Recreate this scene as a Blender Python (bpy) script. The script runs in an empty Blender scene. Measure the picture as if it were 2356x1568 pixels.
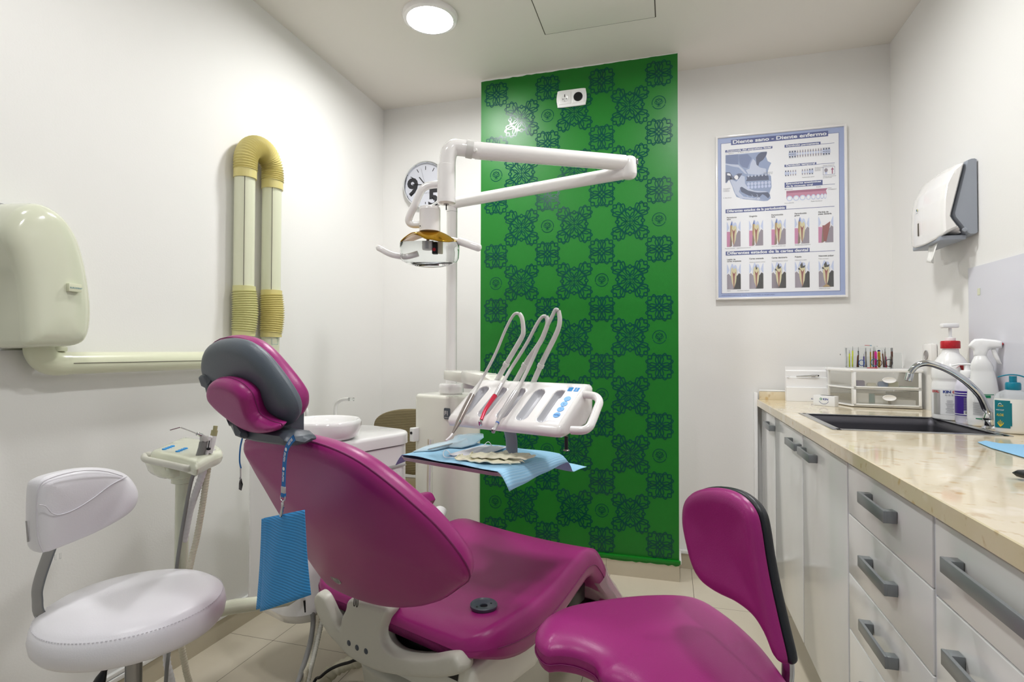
import bpy, bmesh, math, random
import numpy as np
from mathutils import Vector, Matrix
from mathutils.geometry import delaunay_2d_cdt

SC = bpy.context.scene
random.seed(7)
rad = math.radians

# ---------------------------------------------------------------- camera
cd = bpy.data.cameras.new('camera'); cam = bpy.data.objects.new('camera', cd)
SC.collection.objects.link(cam); SC.camera = cam
cd.sensor_width = 36.0; cd.sensor_fit = 'HORIZONTAL'
cd.lens = 1265.44 / 2356 * 36.0
cd.clip_start = 0.02
yaw, pitch, roll = rad(15.971), rad(1.005), rad(0.133)
fw = Vector((-math.sin(yaw)*math.cos(pitch), math.cos(yaw)*math.cos(pitch), math.sin(pitch)))
rt = Vector((math.cos(yaw), math.sin(yaw), 0)); up = rt.cross(fw)
R_ = rt*math.cos(roll) + up*math.sin(roll); U_ = -rt*math.sin(roll) + up*math.cos(roll)
mw = Matrix((R_, U_, -fw)).transposed().to_4x4(); mw.translation = (0, 0, 1.17)
cam.matrix_world = mw

# ---------------------------------------------------------------- world and exposure
world = bpy.data.worlds.new('World'); SC.world = world; world.use_nodes = True
bg = world.node_tree.nodes['Background']
bg.inputs['Color'].default_value = (0.86, 0.92, 1.0, 1); bg.inputs['Strength'].default_value = 0.26
vs = SC.view_settings
vs.view_transform = 'Standard'; vs.look = 'None'; vs.gamma = 1.0; vs.use_curve_mapping = False
vs.exposure = 0.0
LAMP_STRENGTH = 150.0

# ---------------------------------------------------------------- materials
def lin(c):
    if isinstance(c, str):
        c = [int(c[i:i+2], 16)/255 for i in (0, 2, 4)]
        c = [x/12.92 if x <= .04045 else ((x+.055)/1.055)**2.4 for x in c]
    return (c[0], c[1], c[2], 1.0)
MATS = {}
def M(name, col, rough=.5, metal=0., bump=0., bscale=200., coat=0., trans=0., ior=1.45, emis=0., var=0., vscale=6., alpha=1., sheen=0., spec=None, detail=4.):
    m = bpy.data.materials.new(name); m.use_nodes = True
    nt = m.node_tree; b = nt.nodes['Principled BSDF']
    b.inputs['Base Color'].default_value = lin(col)
    b.inputs['Roughness'].default_value = rough
    b.inputs['Metallic'].default_value = metal
    b.inputs['Coat Weight'].default_value = coat
    b.inputs['Coat Roughness'].default_value = .08
    b.inputs['Transmission Weight'].default_value = trans
    b.inputs['IOR'].default_value = ior
    b.inputs['Alpha'].default_value = alpha
    if spec is not None: b.inputs['Specular IOR Level'].default_value = spec
    if emis > 0:
        b.inputs['Emission Color'].default_value = lin(col); b.inputs['Emission Strength'].default_value = emis
    tc = nt.nodes.new('ShaderNodeTexCoord')
    if bump > 0:
        n = nt.nodes.new('ShaderNodeTexNoise'); n.inputs['Scale'].default_value = bscale; n.inputs['Detail'].default_value = detail
        nt.links.new(tc.outputs['Object'], n.inputs['Vector'])
        bp = nt.nodes.new('ShaderNodeBump'); bp.inputs['Strength'].default_value = bump; bp.inputs['Distance'].default_value = .002
        nt.links.new(n.outputs['Fac'], bp.inputs['Height']); nt.links.new(bp.outputs['Normal'], b.inputs['Normal'])
    if var > 0:
        n = nt.nodes.new('ShaderNodeTexNoise'); n.inputs['Scale'].default_value = vscale
        nt.links.new(tc.outputs['Object'], n.inputs['Vector'])
        mx = nt.nodes.new('ShaderNodeMix'); mx.data_type = 'RGBA'; mx.blend_type = 'MULTIPLY'
        mx.inputs['A'].default_value = lin(col); mx.inputs['B'].default_value = (1-var, 1-var, 1-var, 1)
        nt.links.new(n.outputs['Fac'], mx.inputs['Factor']); nt.links.new(mx.outputs['Result'], b.inputs['Base Color'])
    MATS[name] = m
    return m

M('wall paint', 'efeeeb', .6, bump=.12, bscale=160)
M('ceiling paint', 'e6e2da', .8, bump=.08, bscale=90)
M('green paint', '14731f', .38, bump=.15, bscale=220)
M('green trim paint', '0e7a1c', .3, bump=.3, bscale=60)
M('teal print', '04483f', .2, spec=.35)
M('white plastic', 'f3f3f2', .22, coat=.3)
M('white enamel', 'f3f1ef', .14, coat=.5)
M('ivory enamel', 'e9e8dd', .2, coat=.4)
M('warm grey cover', 'cfcec2', .35, bump=.05)
M('cream duct', 'dfe1c6', .28, coat=.2)
M('cream housing', 'dcdfc9', .16, coat=.5)
M('yellow bellows', 'd9cd88', .35)
M('pale bellows', 'd3d096', .35)
M('grout', '5a554c', .8)
M('magenta leather', '9c2674', .33, bump=.12, bscale=420, spec=.45)
M('magenta leather stool', '9c2676', .32, bump=.12, bscale=420, spec=.45)
M('magenta seam', '7d1c5e', .5)
M('grey leather', '5b646e', .4, bump=.15, bscale=500)
M('dark grey plastic', '4b525b', .38)
M('black plastic', '121316', .35)
M('black shell', '202429', .38, bump=.1, bscale=500)
M('white leather', 'f3f2f7', .3, bump=.12, bscale=350)
M('white stitch', 'e3e1e8', .5)
M('chrome', 'd4d6d8', .07, metal=1.)
M('steel', 'b9bbbe', .22, metal=1.)
M('brushed steel', '9a9a9a', .32, metal=1.)
M('sink steel', '55545a', .45, metal=.7)
M('silver paint', 'b9b7b8', .3, metal=.5)
M('bronze grey', '8e8681', .3, metal=.6)
M('grey hose', 'c9c7c4', .4)
M('light grey hose', 'd4d3cf', .35)
M('beige hose', 'dcd7c0', .45)
M('white hose', 'e6e4e6', .4)
M('mid grey hose', '8a8a88', .45)
M('red anodised', 'd42f4c', .22, metal=.35)
M('blue button', '2090d8', .4)
M('navy print', '223a88', .6)
M('blue print', '2b5cb0', .6)
M('dark print', '2c2c30', .6)
M('grey print', '8d8d92', .6)
M('red print', 'c22430', .6)
M('black paint', '0b0b0c', .4)
M('handle grey', '8b9093', .32, metal=.35)
M('door gloss', 'f1f2f1', .14, coat=.15)
M('door edge', 'd9dce4', .2)
M('kick plate', '8d8a80', .12, metal=.8)
M('olive plastic', '7d7051', .5)
M('clear glass', 'ffffff', .02, trans=1., ior=1.3)
M('clear acrylic', 'f6f8f8', .03, trans=1., ior=1.12)
M('frosted plastic', 'f0f0ea', .12, trans=.9, ior=1.12)
M('amber reflector', 'c79a2c', .12, metal=.85)
M('pearl reflector', 'e9c9b0', .18, metal=.55)
M('porcelain', 'f5f4f4', .08, coat=.6)
M('turquoise plastic', '0b7d96', .3)
M('turquoise label', '0c7480', .35)
M('purple label', '3a1d86', .35)
M('red plastic', 'bb1f2a', .3)
M('dark red plastic', '8c1f22', .35)
M('label paper', 'e8e9ea', .5)
M('green print', '12865a', .5)
M('yellow print', 'e5c62a', .5)
M('lotion', 'f1f0ec', .25, coat=.4)
M('lavender plastic', 'd9d6e4', .2, coat=.3)
M('blue strap', '1672bd', .6, bump=.4, bscale=900)
M('white print', 'f4f6f8', .5)
M('mask white', 'eeeef3', .8)
M('latex', 'fbf8dc', .55, sheen=0)
M('pouch film', 'cfe3ee', .18, alpha=.55)
M('pouch paper', 'b5dcec', .5)
M('towel paper', 'efeeea', .9, bump=.5, bscale=300)
M('grey panel', '9aa0aa', .4, bump=.1)
M('splash plastic', 'dfdfe8', .25)
M('tray metal', 'b7aeb8', .3, metal=.6)
for nm_, k_ in (('lamp diffuser', 1.), ('lamp diffuser dim', .5), ('lamp diffuser soft', .75)): M(nm_, 'ffffff', .5, emis=LAMP_STRENGTH*k_)
M('glazing', 'ffffff', .04, alpha=.07)
M('olive rubber', 'aaa57c', .5); M('clear film', 'e6ebee', .08, alpha=.38)
M('smoky film', 'd6d3c6', .18, alpha=.22)
M('recess grey', 'b2b3b9', .25)
M('clock face', 'd3d5de', .3)
M('light blue paper', '8fc3e6', .7)
M('mount white', 'f7f7f7', .4)
M('cable black', '17161a', .5)
M('plastic film', 'e8dfe2', .12, alpha=.38)
M('teal clip', '2aa59a', .4)
M('aluminium duct', 'cbc9bd', .3, metal=.2)
for nm, c in [('yellow pen','d3dc2a'),('black pen','3a302c'),('brown pen','6b3b2c'),('purple pen','50408e'),('pink pen','e2369b'),
              ('gold pen','cda12c'),('magenta pen','c632a0'),('orange pen','e6502e'),('blue pen','2b58a8'),('grey pen','8a8378'),('teal pen','1f8ca8')]:
    M(nm, c, .3)

def node_mat(name):
    m = bpy.data.materials.new(name); m.use_nodes = True; MATS[name] = m
    nt = m.node_tree
    return m, nt, nt.nodes['Principled BSDF']
def mathn(nt, op, a, b=None):
    n = nt.nodes.new('ShaderNodeMath'); n.operation = op
    for i, v in enumerate((a, b)):
        if v is None: continue
        if isinstance(v, (int, float)): n.inputs[i].default_value = v
        else: nt.links.new(v, n.inputs[i])
    return n.outputs[0]
def mixc(nt, fac, a, b):
    mx = nt.nodes.new('ShaderNodeMix'); mx.data_type = 'RGBA'
    if isinstance(fac, (int, float)): mx.inputs['Factor'].default_value = fac
    else: nt.links.new(fac, mx.inputs['Factor'])
    for k, v in (('A', a), ('B', b)):
        if isinstance(v, tuple): mx.inputs[k].default_value = v
        else: nt.links.new(v, mx.inputs[k])
    return mx.outputs['Result']
def noise(nt, vec, scale, detail=3., rough=.5):
    n = nt.nodes.new('ShaderNodeTexNoise'); n.inputs['Scale'].default_value = scale
    n.inputs['Detail'].default_value = detail; n.inputs['Roughness'].default_value = rough
    nt.links.new(vec, n.inputs['Vector']); return n.outputs['Fac']
def ramp(nt, fac, stops):
    r = nt.nodes.new('ShaderNodeValToRGB'); nt.links.new(fac, r.inputs['Fac'])
    e = r.color_ramp.elements
    e[0].position, e[0].color = stops[0]; e[1].position, e[1].color = stops[-1]
    for p, c in stops[1:-1]:
        k = e.new(p); k.color = c
    return r.outputs['Color']

# floor tiles 0.41 x 0.80 m
m, nt, b = node_mat('floor tile')
geo = nt.nodes.new('ShaderNodeNewGeometry'); sep = nt.nodes.new('ShaderNodeSeparateXYZ')
nt.links.new(geo.outputs['Position'], sep.inputs[0])
def gridline(sock, off, size, w):
    a = mathn(nt, 'FRACT', mathn(nt, 'DIVIDE', mathn(nt, 'SUBTRACT', sock, off - size*20.5), size))
    return mathn(nt, 'LESS_THAN', mathn(nt, 'ABSOLUTE', mathn(nt, 'SUBTRACT', a, .5)), w/size)
gl = mathn(nt, 'MAXIMUM', gridline(sep.outputs[0], -1.539, .4122, .0011), gridline(sep.outputs[1], 1.888, .801, .0011))
n1 = noise(nt, geo.outputs['Position'], 2.2, 5.)
n2 = noise(nt, geo.outputs['Position'], 30., 3.)
c1 = mixc(nt, n1, lin('d8cfbd'), lin('cec4b0')); 
cf = mixc(nt, mathn(nt, 'MULTIPLY', n2, .25), c1, lin('c3b8a2'))
nt.links.new(mixc(nt, gl, cf, lin('5d5548')), b.inputs['Base Color'])
nt.links.new(mathn(nt, 'ADD', mathn(nt, 'MULTIPLY', gl, .5), .16), b.inputs['Roughness'])
# skirting tile, same stone
m, nt, b = node_mat('skirting tile')
geo = nt.nodes.new('ShaderNodeNewGeometry')
nt.links.new(mixc(nt, noise(nt, geo.outputs['Position'], 4., 5.), lin('cfc6b2'), lin('bfb49d')), b.inputs['Base Color'])
b.inputs['Roughness'].default_value = .2
# marble worktop
m, nt, b = node_mat('cream marble')
geo = nt.nodes.new('ShaderNodeNewGeometry')
P0 = geo.outputs['Position']
base = mixc(nt, noise(nt, P0, 9., 6., .6), lin('ebdfc6'), lin('dccba6'))
vo = nt.nodes.new('ShaderNodeTexVoronoi'); vo.inputs['Scale'].default_value = 22.; vo.feature = 'F1'
nt.links.new(P0, vo.inputs['Vector'])
chip = ramp(nt, vo.outputs['Distance'], [(.0, (1,1,1,1)), (.18, (1,1,1,1)), (.30, (0,0,0,1)), (1., (0,0,0,1))])
sel = ramp(nt, noise(nt, P0, 14., 2.), [(.0, (0,0,0,1)), (.56, (0,0,0,1)), (.62, (1,1,1,1)), (1., (1,1,1,1))])
f = mathn(nt, 'MULTIPLY', mathn(nt, 'MULTIPLY', chip, sel), .75)
base = mixc(nt, f, base, lin('cfae74'))
sel2 = ramp(nt, noise(nt, P0, 34., 3.), [(.0, (0,0,0,1)), (.62, (0,0,0,1)), (.70, (1,1,1,1)), (1., (1,1,1,1))])
base = mixc(nt, mathn(nt, 'MULTIPLY', sel2, .45), base, lin('b9945c'))
sel3 = ramp(nt, noise(nt, P0, 12., 2.), [(.0, (1,1,1,1)), (.36, (1,1,1,1)), (.42, (0,0,0,1)), (1., (0,0,0,1))])
base = mixc(nt, mathn(nt, 'MULTIPLY', sel3, .5), base, lin('f3ead8'))
nt.links.new(base, b.inputs['Base Color']); b.inputs['Roughness'].default_value = .1
b.inputs['Coat Weight'].default_value = .3
# ribbed bib paper
def bib_mat(name, c1, c2, axis, pitch, rough=.65, strength=.7):
    m, nt, b = node_mat(name)
    tc = nt.nodes.new('ShaderNodeTexCoord'); w = nt.nodes.new('ShaderNodeTexWave')
    w.bands_direction = axis; w.inputs['Scale'].default_value = .31416/ pitch / 2 * 2
    w.inputs['Distortion'].default_value = .06
    nt.links.new(tc.outputs['Object'], w.inputs['Vector'])
    nt.links.new(mixc(nt, w.outputs['Fac'], lin(c1), lin(c2)), b.inputs['Base Color'])
    bp = nt.nodes.new('ShaderNodeBump'); bp.inputs['Strength'].default_value = strength; bp.inputs['Distance'].default_value = .001
    nt.links.new(w.outputs['Fac'], bp.inputs['Height']); nt.links.new(bp.outputs['Normal'], b.inputs['Normal'])
    b.inputs['Roughness'].default_value = rough
bib_mat('blue bib paper', '2a8bcf', '3a9bdb', 'Z', .005)
bib_mat('tray bib paper', '93c9ea', 'a5d3ef', 'X', .005, strength=.4)
bib_mat('ribbed olive', '6d6245', '8a7d5a', 'Z', .009, .45, 1.)

# ---------------------------------------------------------------- mesh tools
CA, SA = math.cos(rad(-20)), math.sin(rad(-20))
def FW(p):                     # dental chair axes (across, along, up) -> room
    return (p[0]*CA - p[1]*SA, p[0]*SA + p[1]*CA, p[2])
def V3(p): return np.array(p, float)
BASE = {}
class MB:
    def __init__(s, frame=None): s.v = []; s.f = []; s.m = []; s.frame = frame; s.mats = []
    def add(s, vs, fs, mat):
        if mat not in s.mats: s.mats.append(mat)
        mi = s.mats.index(mat); o = len(s.v)
        s.v.extend([tuple(map(float, p)) for p in vs])
        for f in fs: s.f.append([i+o for i in f]); s.m.append(mi)
        return s
    def build(s, name, parent=None, label=None, cat=None, group=None, kind=None, angle=40, loc=None, rotz=0., subsurf=0, solid=0., flip=False):
        vs = np.array(s.v)
        if s.frame: vs = np.array([s.frame(p) for p in vs])
        if parent is None:
            if loc is None: loc = (float((vs[:,0].min()+vs[:,0].max())/2), float((vs[:,1].min()+vs[:,1].max())/2), float(vs[:,2].min()))
            Mx = Matrix.Translation(loc) @ Matrix.Rotation(rotz, 4, 'Z')
        else: Mx = BASE[parent.name]
        inv = np.array(Mx.inverted())
        loc_v = vs @ inv[:3,:3].T + inv[:3,3]
        me = bpy.data.meshes.new(name)
        me.from_pydata([tuple(p) for p in loc_v], [], s.f)
        for mn in s.mats: me.materials.append(MATS[mn])
        me.polygons.foreach_set('material_index', s.m)
        me.update()
        bm = bmesh.new(); bm.from_mesh(me)
        bmesh.ops.remove_doubles(bm, verts=bm.verts, dist=1e-6)
        bmesh.ops.recalc_face_normals(bm, faces=bm.faces)
        if flip: bmesh.ops.reverse_faces(bm, faces=bm.faces)
        bm.to_mesh(me); bm.free()
        me.shade_smooth()
        if angle < 179: me.set_sharp_from_angle(angle=rad(angle))
        o = bpy.data.objects.new(name, me); SC.collection.objects.link(o)
        if parent is None: o.matrix_world = Mx
        else: o.parent = parent
        BASE[o.name] = Mx
        if solid:
            md = o.modifiers.new('solid', 'SOLIDIFY'); md.thickness = solid; md.offset = 0
        if subsurf:
            md = o.modifiers.new('sub', 'SUBSURF'); md.levels = subsurf; md.render_levels = subsurf
        if label: o['label'] = label
        if cat: o['category'] = cat
        if group: o['group'] = group
        if kind: o['kind'] = kind
        return o
def thing(name, label, cat, loc, rotz=0., group=None):
    o = bpy.data.objects.new(name, None); SC.collection.objects.link(o)
    o.empty_display_size = .05
    Mx = Matrix.Translation(loc) @ Matrix.Rotation(rotz, 4, 'Z'); o.matrix_world = Mx
    BASE[o.name] = Mx
    o['label'] = label; o['category'] = cat
    if group: o['group'] = group
    return o

def box(mb, lo, hi, mat, bev=0., seg=2, fn=None):
    bm = bmesh.new(); bmesh.ops.create_cube(bm, size=1)
    lo = V3(lo); hi = V3(hi); c = (lo+hi)/2; d = np.abs(hi-lo)
    for v in bm.verts: v.co = Vector(c + np.array(v.co)*d)
    if bev > 0: bmesh.ops.bevel(bm, geom=list(bm.edges), offset=min(bev, d.min()*.49), segments=seg, profile=.5, affect='EDGES')
    vs = [tuple(v.co) for v in bm.verts]; bm.verts.index_update()
    fs = [[v.index for v in f.verts] for f in bm.faces]; bm.free()
    if fn: vs = [fn(p) for p in vs]
    return mb.add(vs, fs, mat)
def catmull(pts, k=6, closed=False):
    P = [V3(p) for p in pts]; n = len(P)
    if n < 3 and not closed: 
        return [P[0]+(P[-1]-P[0])*t for t in np.linspace(0, 1, k+1)]
    out = []
    rng = range(n) if closed else range(n-1)
    for i in rng:
        if closed: a, b, c, d = P[(i-1) % n], P[i], P[(i+1) % n], P[(i+2) % n]
        else: a, b, c, d = P[max(i-1, 0)], P[i], P[i+1], P[min(i+2, n-1)]
        for j in range(k):
            t = j/k
            out.append(.5*((2*b)+(c-a)*t+(2*a-5*b+4*c-d)*t*t+(3*b-a-3*c+d)*t**3))
    if not closed: out.append(P[-1])
    return out
def frames(path, closed=False):
    P = [V3(p) for p in path]; n = len(P); T = []
    for i in range(n):
        if closed: t = P[(i+1) % n]-P[i-1]
        else: t = P[min(i+1, n-1)]-P[max(i-1, 0)]
        l = np.linalg.norm(t); T.append(t/l if l > 1e-12 else np.array([0, 0, 1.]))
    ref = np.array([0, 0, 1.]) if abs(T[0][2]) < .9 else np.array([1., 0, 0])
    N = []; nrm = ref - T[0]*(ref@T[0]); nrm /= np.linalg.norm(nrm); N.append(nrm)
    for i in range(1, n):
        a = N[-1]-T[i]*(N[-1]@T[i]); l = np.linalg.norm(a)
        N.append(a/l if l > 1e-9 else N[-1])
    return P, T, N
def tube(mb, path, r, mat, seg=16, smooth=0, closed=False, cap=True, sx=1., sy=1.):
    if smooth: path = catmull(path, smooth, closed)
    P, T, N = frames(path, closed); n = len(P); vs = []; fs = []
    for i in range(n):
        rr = r(i/(n-1)) if callable(r) else (r[i] if isinstance(r, (list, tuple)) and len(r) == n else r)
        if isinstance(rr, (list, tuple)): rr = rr[0]
        B = np.cross(T[i], N[i])
        for j in range(seg):
            a = 2*math.pi*j/seg; vs.append(P[i]+N[i]*math.cos(a)*rr*sx+B*math.sin(a)*rr*sy)
    m_ = n if closed else n-1
    for i in range(m_):
        for j in range(seg):
            a = i*seg+j; b_ = i*seg+(j+1) % seg; c = ((i+1) % n)*seg+(j+1) % seg; d = ((i+1) % n)*seg+j
            fs.append([a, b_, c, d])
    if cap and not closed: fs.append(list(range(seg))[::-1]); fs.append([(n-1)*seg+j for j in range(seg)])
    return mb.add(vs, fs, mat)
def cyl(mb, a, b, r, mat, seg=28, r2=None, bev=0.):
    a = V3(a); b = V3(b); r2 = r if r2 is None else r2
    L = np.linalg.norm(b-a); d = (b-a)/L
    if bev > 0:
        k = 4; pts = []; rs = []
        for i in range(k+1):
            t = math.pi/2*i/k; pts.append(a+d*bev*(1-math.cos(math.pi/2-t+0) if False else bev*0+ (1-math.cos(t))*0)) ; rs.append(0)
        pts = [a+d*(bev*(1-math.cos(math.pi/2*i/k))) for i in range(k+1)]
        # quarter round: offset along axis = bev*(1-sin), radius = r-bev+bev*cos
        pts = [a+d*(bev*(1-math.sin(math.pi/2*i/k))) for i in range(k, -1, -1)]
        rs = [r-bev+bev*math.cos(math.pi/2*i/k) for i in range(k, -1, -1)]
        pts += [b-d*(bev*(1-math.sin(math.pi/2*i/k))) for i in range(k+1)]
        rs += [r2-bev+bev*math.cos(math.pi/2*i/k) for i in range(k+1)]
        return tube(mb, pts, rs, mat, seg)
    return tube(mb, [a, b], [r, r2], mat, seg)
def lathe(mb, prof, org, mat, seg=32, axis=(0, 0, 1), sx=1., sy=1., rot=0., cap0=True, cap1=True):
    ax = V3(axis); ax /= np.linalg.norm(ax); o = V3(org)
    ref = np.array([1., 0, 0]) if abs(ax[0]) < .9 else np.array([0, 1., 0])
    e1 = ref-ax*(ref@ax); e1 /= np.linalg.norm(e1); e2 = np.cross(ax, e1)
    vs = []; fs = []
    for (r, h) in prof:
        for j in range(seg):
            a = 2*math.pi*j/seg+rot; vs.append(o+ax*h+e1*math.cos(a)*r*sx+e2*math.sin(a)*r*sy)
    for i in range(len(prof)-1):
        for j in range(seg): fs.append([i*seg+j, i*seg+(j+1) % seg, (i+1)*seg+(j+1) % seg, (i+1)*seg+j])
    if prof[0][0] > 1e-5 and cap0: fs.append(list(range(seg))[::-1])
    if prof[-1][0] > 1e-5 and cap1: fs.append([(len(prof)-1)*seg+j for j in range(seg)])
    return mb.add(vs, fs, mat)
def plane_basis(n):
    n = V3(n); n /= np.linalg.norm(n)
    ref = np.array([0, 0, 1.]) if abs(n[2]) < .8 else np.array([0, 1., 0])
    e1 = np.cross(ref, n); e1 /= np.linalg.norm(e1); e2 = np.cross(n, e1)
    return n, e1, e2
def seglen2d(px, py, B):
    # distance of points to closed polygon B
    A = B; C = np.roll(B, -1, 0); d = C-A; L = (d**2).sum(1)+1e-18
    P_ = np.stack([px, py], -1)[:, None, :]
    t = np.clip(((P_-A)*d).sum(2)/L, 0, 1)
    q = A+t[..., None]*d
    return np.sqrt(((P_-q)**2).sum(2)).min(1)
def inside2d(px, py, B):
    x1, y1 = B[:, 0], B[:, 1]; x2, y2 = np.roll(x1, -1), np.roll(y1, -1)
    res = np.zeros(len(px), bool)
    for a, b_, c, d in zip(x1, y1, x2, y2):
        if b_ == d: continue
        k = ((b_ > py) != (d > py)) & (px < (c-a)*(py-b_)/(d-b_)+a); res ^= k
    return res
def pad(mb, outline, n, h_up, h_dn, r, mat, smooth=4, grid=.014, dome=0., dome_dn=0., warp=None, mat_dn=None, rings=5, bfun=None, r_dn=None):
    """upholstered slab: closed outline in a plane, rounded over radius r towards +n (h_up) and -n (h_dn)"""
    n, e1, e2 = plane_basis(n); O = V3(outline).mean(0)
    pts = catmull(outline, smooth, True) if smooth > 1 else [V3(p) for p in outline]
    B = np.array([[(p-O)@e1, (p-O)@e2] for p in pts])
    if smooth <= 1:
        q = []
        for a_, b_ in zip(B, np.roll(B, -1, 0)):
            k_ = max(1, int(np.linalg.norm(b_-a_)/max(min(grid*.5, .008), .002))); k_ = min(k_, 60); q += [a_+(b_-a_)*i/k_ for i in range(k_)]
        B = np.array(q)
    area = .5*np.sum(B[:, 0]*np.roll(B[:, 1], -1)-np.roll(B[:, 0], -1)*B[:, 1])
    if area < 0: B = B[::-1].copy()
    nb = len(B)
    tan = np.roll(B, -1, 0)-np.roll(B, 1, 0); tan /= np.linalg.norm(tan, axis=1)[:, None]+1e-12
    inn = np.stack([-tan[:, 1], tan[:, 0]], 1)
    P_ = []
    for i in range(1, rings+1):
        th = math.pi/2*i/rings; d = r*(1-math.cos(th))
        q = B+inn*d
        dd = seglen2d(q[:, 0], q[:, 1], B); ok = (dd > d*.93-1e-6) & inside2d(q[:, 0], q[:, 1], B)
        P_.append(q[ok])
    gx = np.arange(B[:, 0].min(), B[:, 0].max(), grid); gy = np.arange(B[:, 1].min(), B[:, 1].max(), grid)
    G = np.array([(x+(grid/2 if k % 2 else 0), y) for k, y in enumerate(gy) for x in gx])
    ok = inside2d(G[:, 0], G[:, 1], B); G = G[ok]
    if len(G): 
        dd = seglen2d(G[:, 0], G[:, 1], B); G = G[dd > r+grid*.45]
        P_.append(G)
    Q = np.concatenate([B]+P_)
    vs2, es, fs2, ov, oe, of = delaunay_2d_cdt([Vector(p) for p in Q], [], [list(range(nb))], 1, 1e-7)
    W = np.array([tuple(v) for v in vs2]); D = seglen2d(W[:, 0], W[:, 1], B)
    dm = max(D.max(), 1e-6)
    isb = D < 1e-6
    def prof(D, rr): 
        t = np.clip(D/rr, 0, 1); return np.sqrt(np.clip(1-(1-t)**2, 0, 1))
    sd = np.sin(np.clip(D/dm, 0, 1)*math.pi/2)
    zu = h_up*prof(D, r)+dome*sd; zd = -(h_dn*prof(D, r_dn or r)+dome_dn*sd)
    if bfun is not None: zb = np.array([bfun(a, b_) for a, b_ in W]); zu = zu+zb; zd = zd+zb
    def mk(z):
        o_ = [O+e1*a+e2*b_+n*c for (a, b_), c in zip(W, z)]
        return [warp(p) for p in o_] if warp else o_
    nv = len(W); fs = [list(f) for f in fs2]
    if mat_dn and mat_dn != mat:
        mb.add(mk(zu), fs, mat); mb.add(mk(zd), [f[::-1] for f in fs], mat_dn)
    else: mb.add(mk(zu)+mk(zd), fs+[[i+nv for i in f[::-1]] for f in fs], mat)
    return mb
def slab(mb, outline, n, depth, mat, bev=.004, smooth=1, **k):
    """prism with rounded edges, outline at mid plane"""
    return pad(mb, outline, n, depth/2, depth/2, max(bev, 1e-4), mat, smooth=smooth, grid=k.pop('grid', .03), rings=k.pop('rings', 3), **k)
def prism(mb, outline, vec, mat):
    P_ = [V3(p) for p in outline]; v = V3(vec); n = len(P_)
    vs = P_+[p+v for p in P_]
    fs = [list(range(n))[::-1], [n+i for i in range(n)]]+[[i, (i+1) % n, n+(i+1) % n, n+i] for i in range(n)]
    return mb.add(vs, fs, mat)
def loft(mb, secs, mat, closed=True, caps=True):
    n = len(secs[0]); vs = [p for s in secs for p in s]; fs = []
    for i in range(len(secs)-1):
        for j in range(n if closed else n-1):
            fs.append([i*n+j, i*n+(j+1) % n, (i+1)*n+(j+1) % n, (i+1)*n+j])
    if caps: fs.append(list(range(n))[::-1]); fs.append([(len(secs)-1)*n+j for j in range(n)])
    return mb.add(vs, fs, mat)
def grid_mesh(mb, nu, nv, fn, mat):
    vs = [fn(i/(nu-1), j/(nv-1)) for i in range(nu) for j in range(nv)]
    fs = [[i*nv+j, i*nv+j+1, (i+1)*nv+j+1, (i+1)*nv+j] for i in range(nu-1) for j in range(nv-1)]
    return mb.add(vs, fs, mat)
def ribbon2d(mb, pts, w, mp, mat, closed=False, h=0.):
    """flat line of width w through 2-D points, mapped to the room by mp(x, y)"""
    P_ = [np.array(p[:2], float) for p in pts]; n = len(P_); L = []; R = []
    for i in range(n):
        t = (P_[(i+1) % n]-P_[i-1]) if closed else (P_[min(i+1, n-1)]-P_[max(i-1, 0)])
        l = np.linalg.norm(t); t = t/l if l > 1e-12 else np.array([1., 0]); q = np.array([-t[1], t[0]])*w/2
        L.append(mp(*(P_[i]+q))); R.append(mp(*(P_[i]-q)))
    fs = [[i, (i+1) % n, n+(i+1) % n, n+i] for i in range(n if closed else n-1)]
    return mb.add(L+R, fs, mat)
def poly2d(mb, pts, mp, mat): return mb.add([mp(*p[:2]) for p in pts], [list(range(len(pts)))], mat)
_TX = {}
def text2d(mb, s, x, y, size, mp, mat, bold=0., align='LEFT', shear=0., sx=1., space=1.):
    key = (s, round(bold, 4), align, shear, space)
    if key not in _TX:
        cu = bpy.data.curves.new('t', 'FONT'); cu.body = s; cu.size = 1; cu.offset = bold; cu.align_x = align; cu.shear = shear
        cu.space_character = space
        cu.resolution_u = 3; o = bpy.data.objects.new('t', cu); SC.collection.objects.link(o)
        dg = bpy.context.evaluated_depsgraph_get(); me = bpy.data.meshes.new_from_object(o.evaluated_get(dg))
        _TX[key] = ([tuple(v.co) for v in me.vertices], [list(p.vertices) for p in me.polygons])
        bpy.data.objects.remove(o); bpy.data.meshes.remove(me); bpy.data.curves.remove(cu)
    v, f = _TX[key]
    if not v: return mb
    return mb.add([mp(x+p[0]*size*sx, y+p[1]*size) for p in v], f, mat)
def flat_map(o, ex, ey, off=(0, 0, 0)):
    o = V3(o)+V3(off); ex = V3(ex); ey = V3(ey)
    return lambda a, b_: tuple(o+ex*a+ey*b_)
def rrect(w, h, r, k=5):
    out = []
    for cx, cy, a0 in ((w/2-r, h/2-r, 0), (-w/2+r, h/2-r, 90), (-w/2+r, -h/2+r, 180), (w/2-r, -h/2+r, 270)):
        for i in range(k+1):
            a = rad(a0+90*i/k); out.append((cx+r*math.cos(a), cy+r*math.sin(a)))
    return out
def circ(r, n=24, cx=0, cy=0, sx=1., sy=1.): return [(cx+r*sx*math.cos(2*math.pi*i/n), cy+r*sy*math.sin(2*math.pi*i/n)) for i in range(n)]

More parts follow.
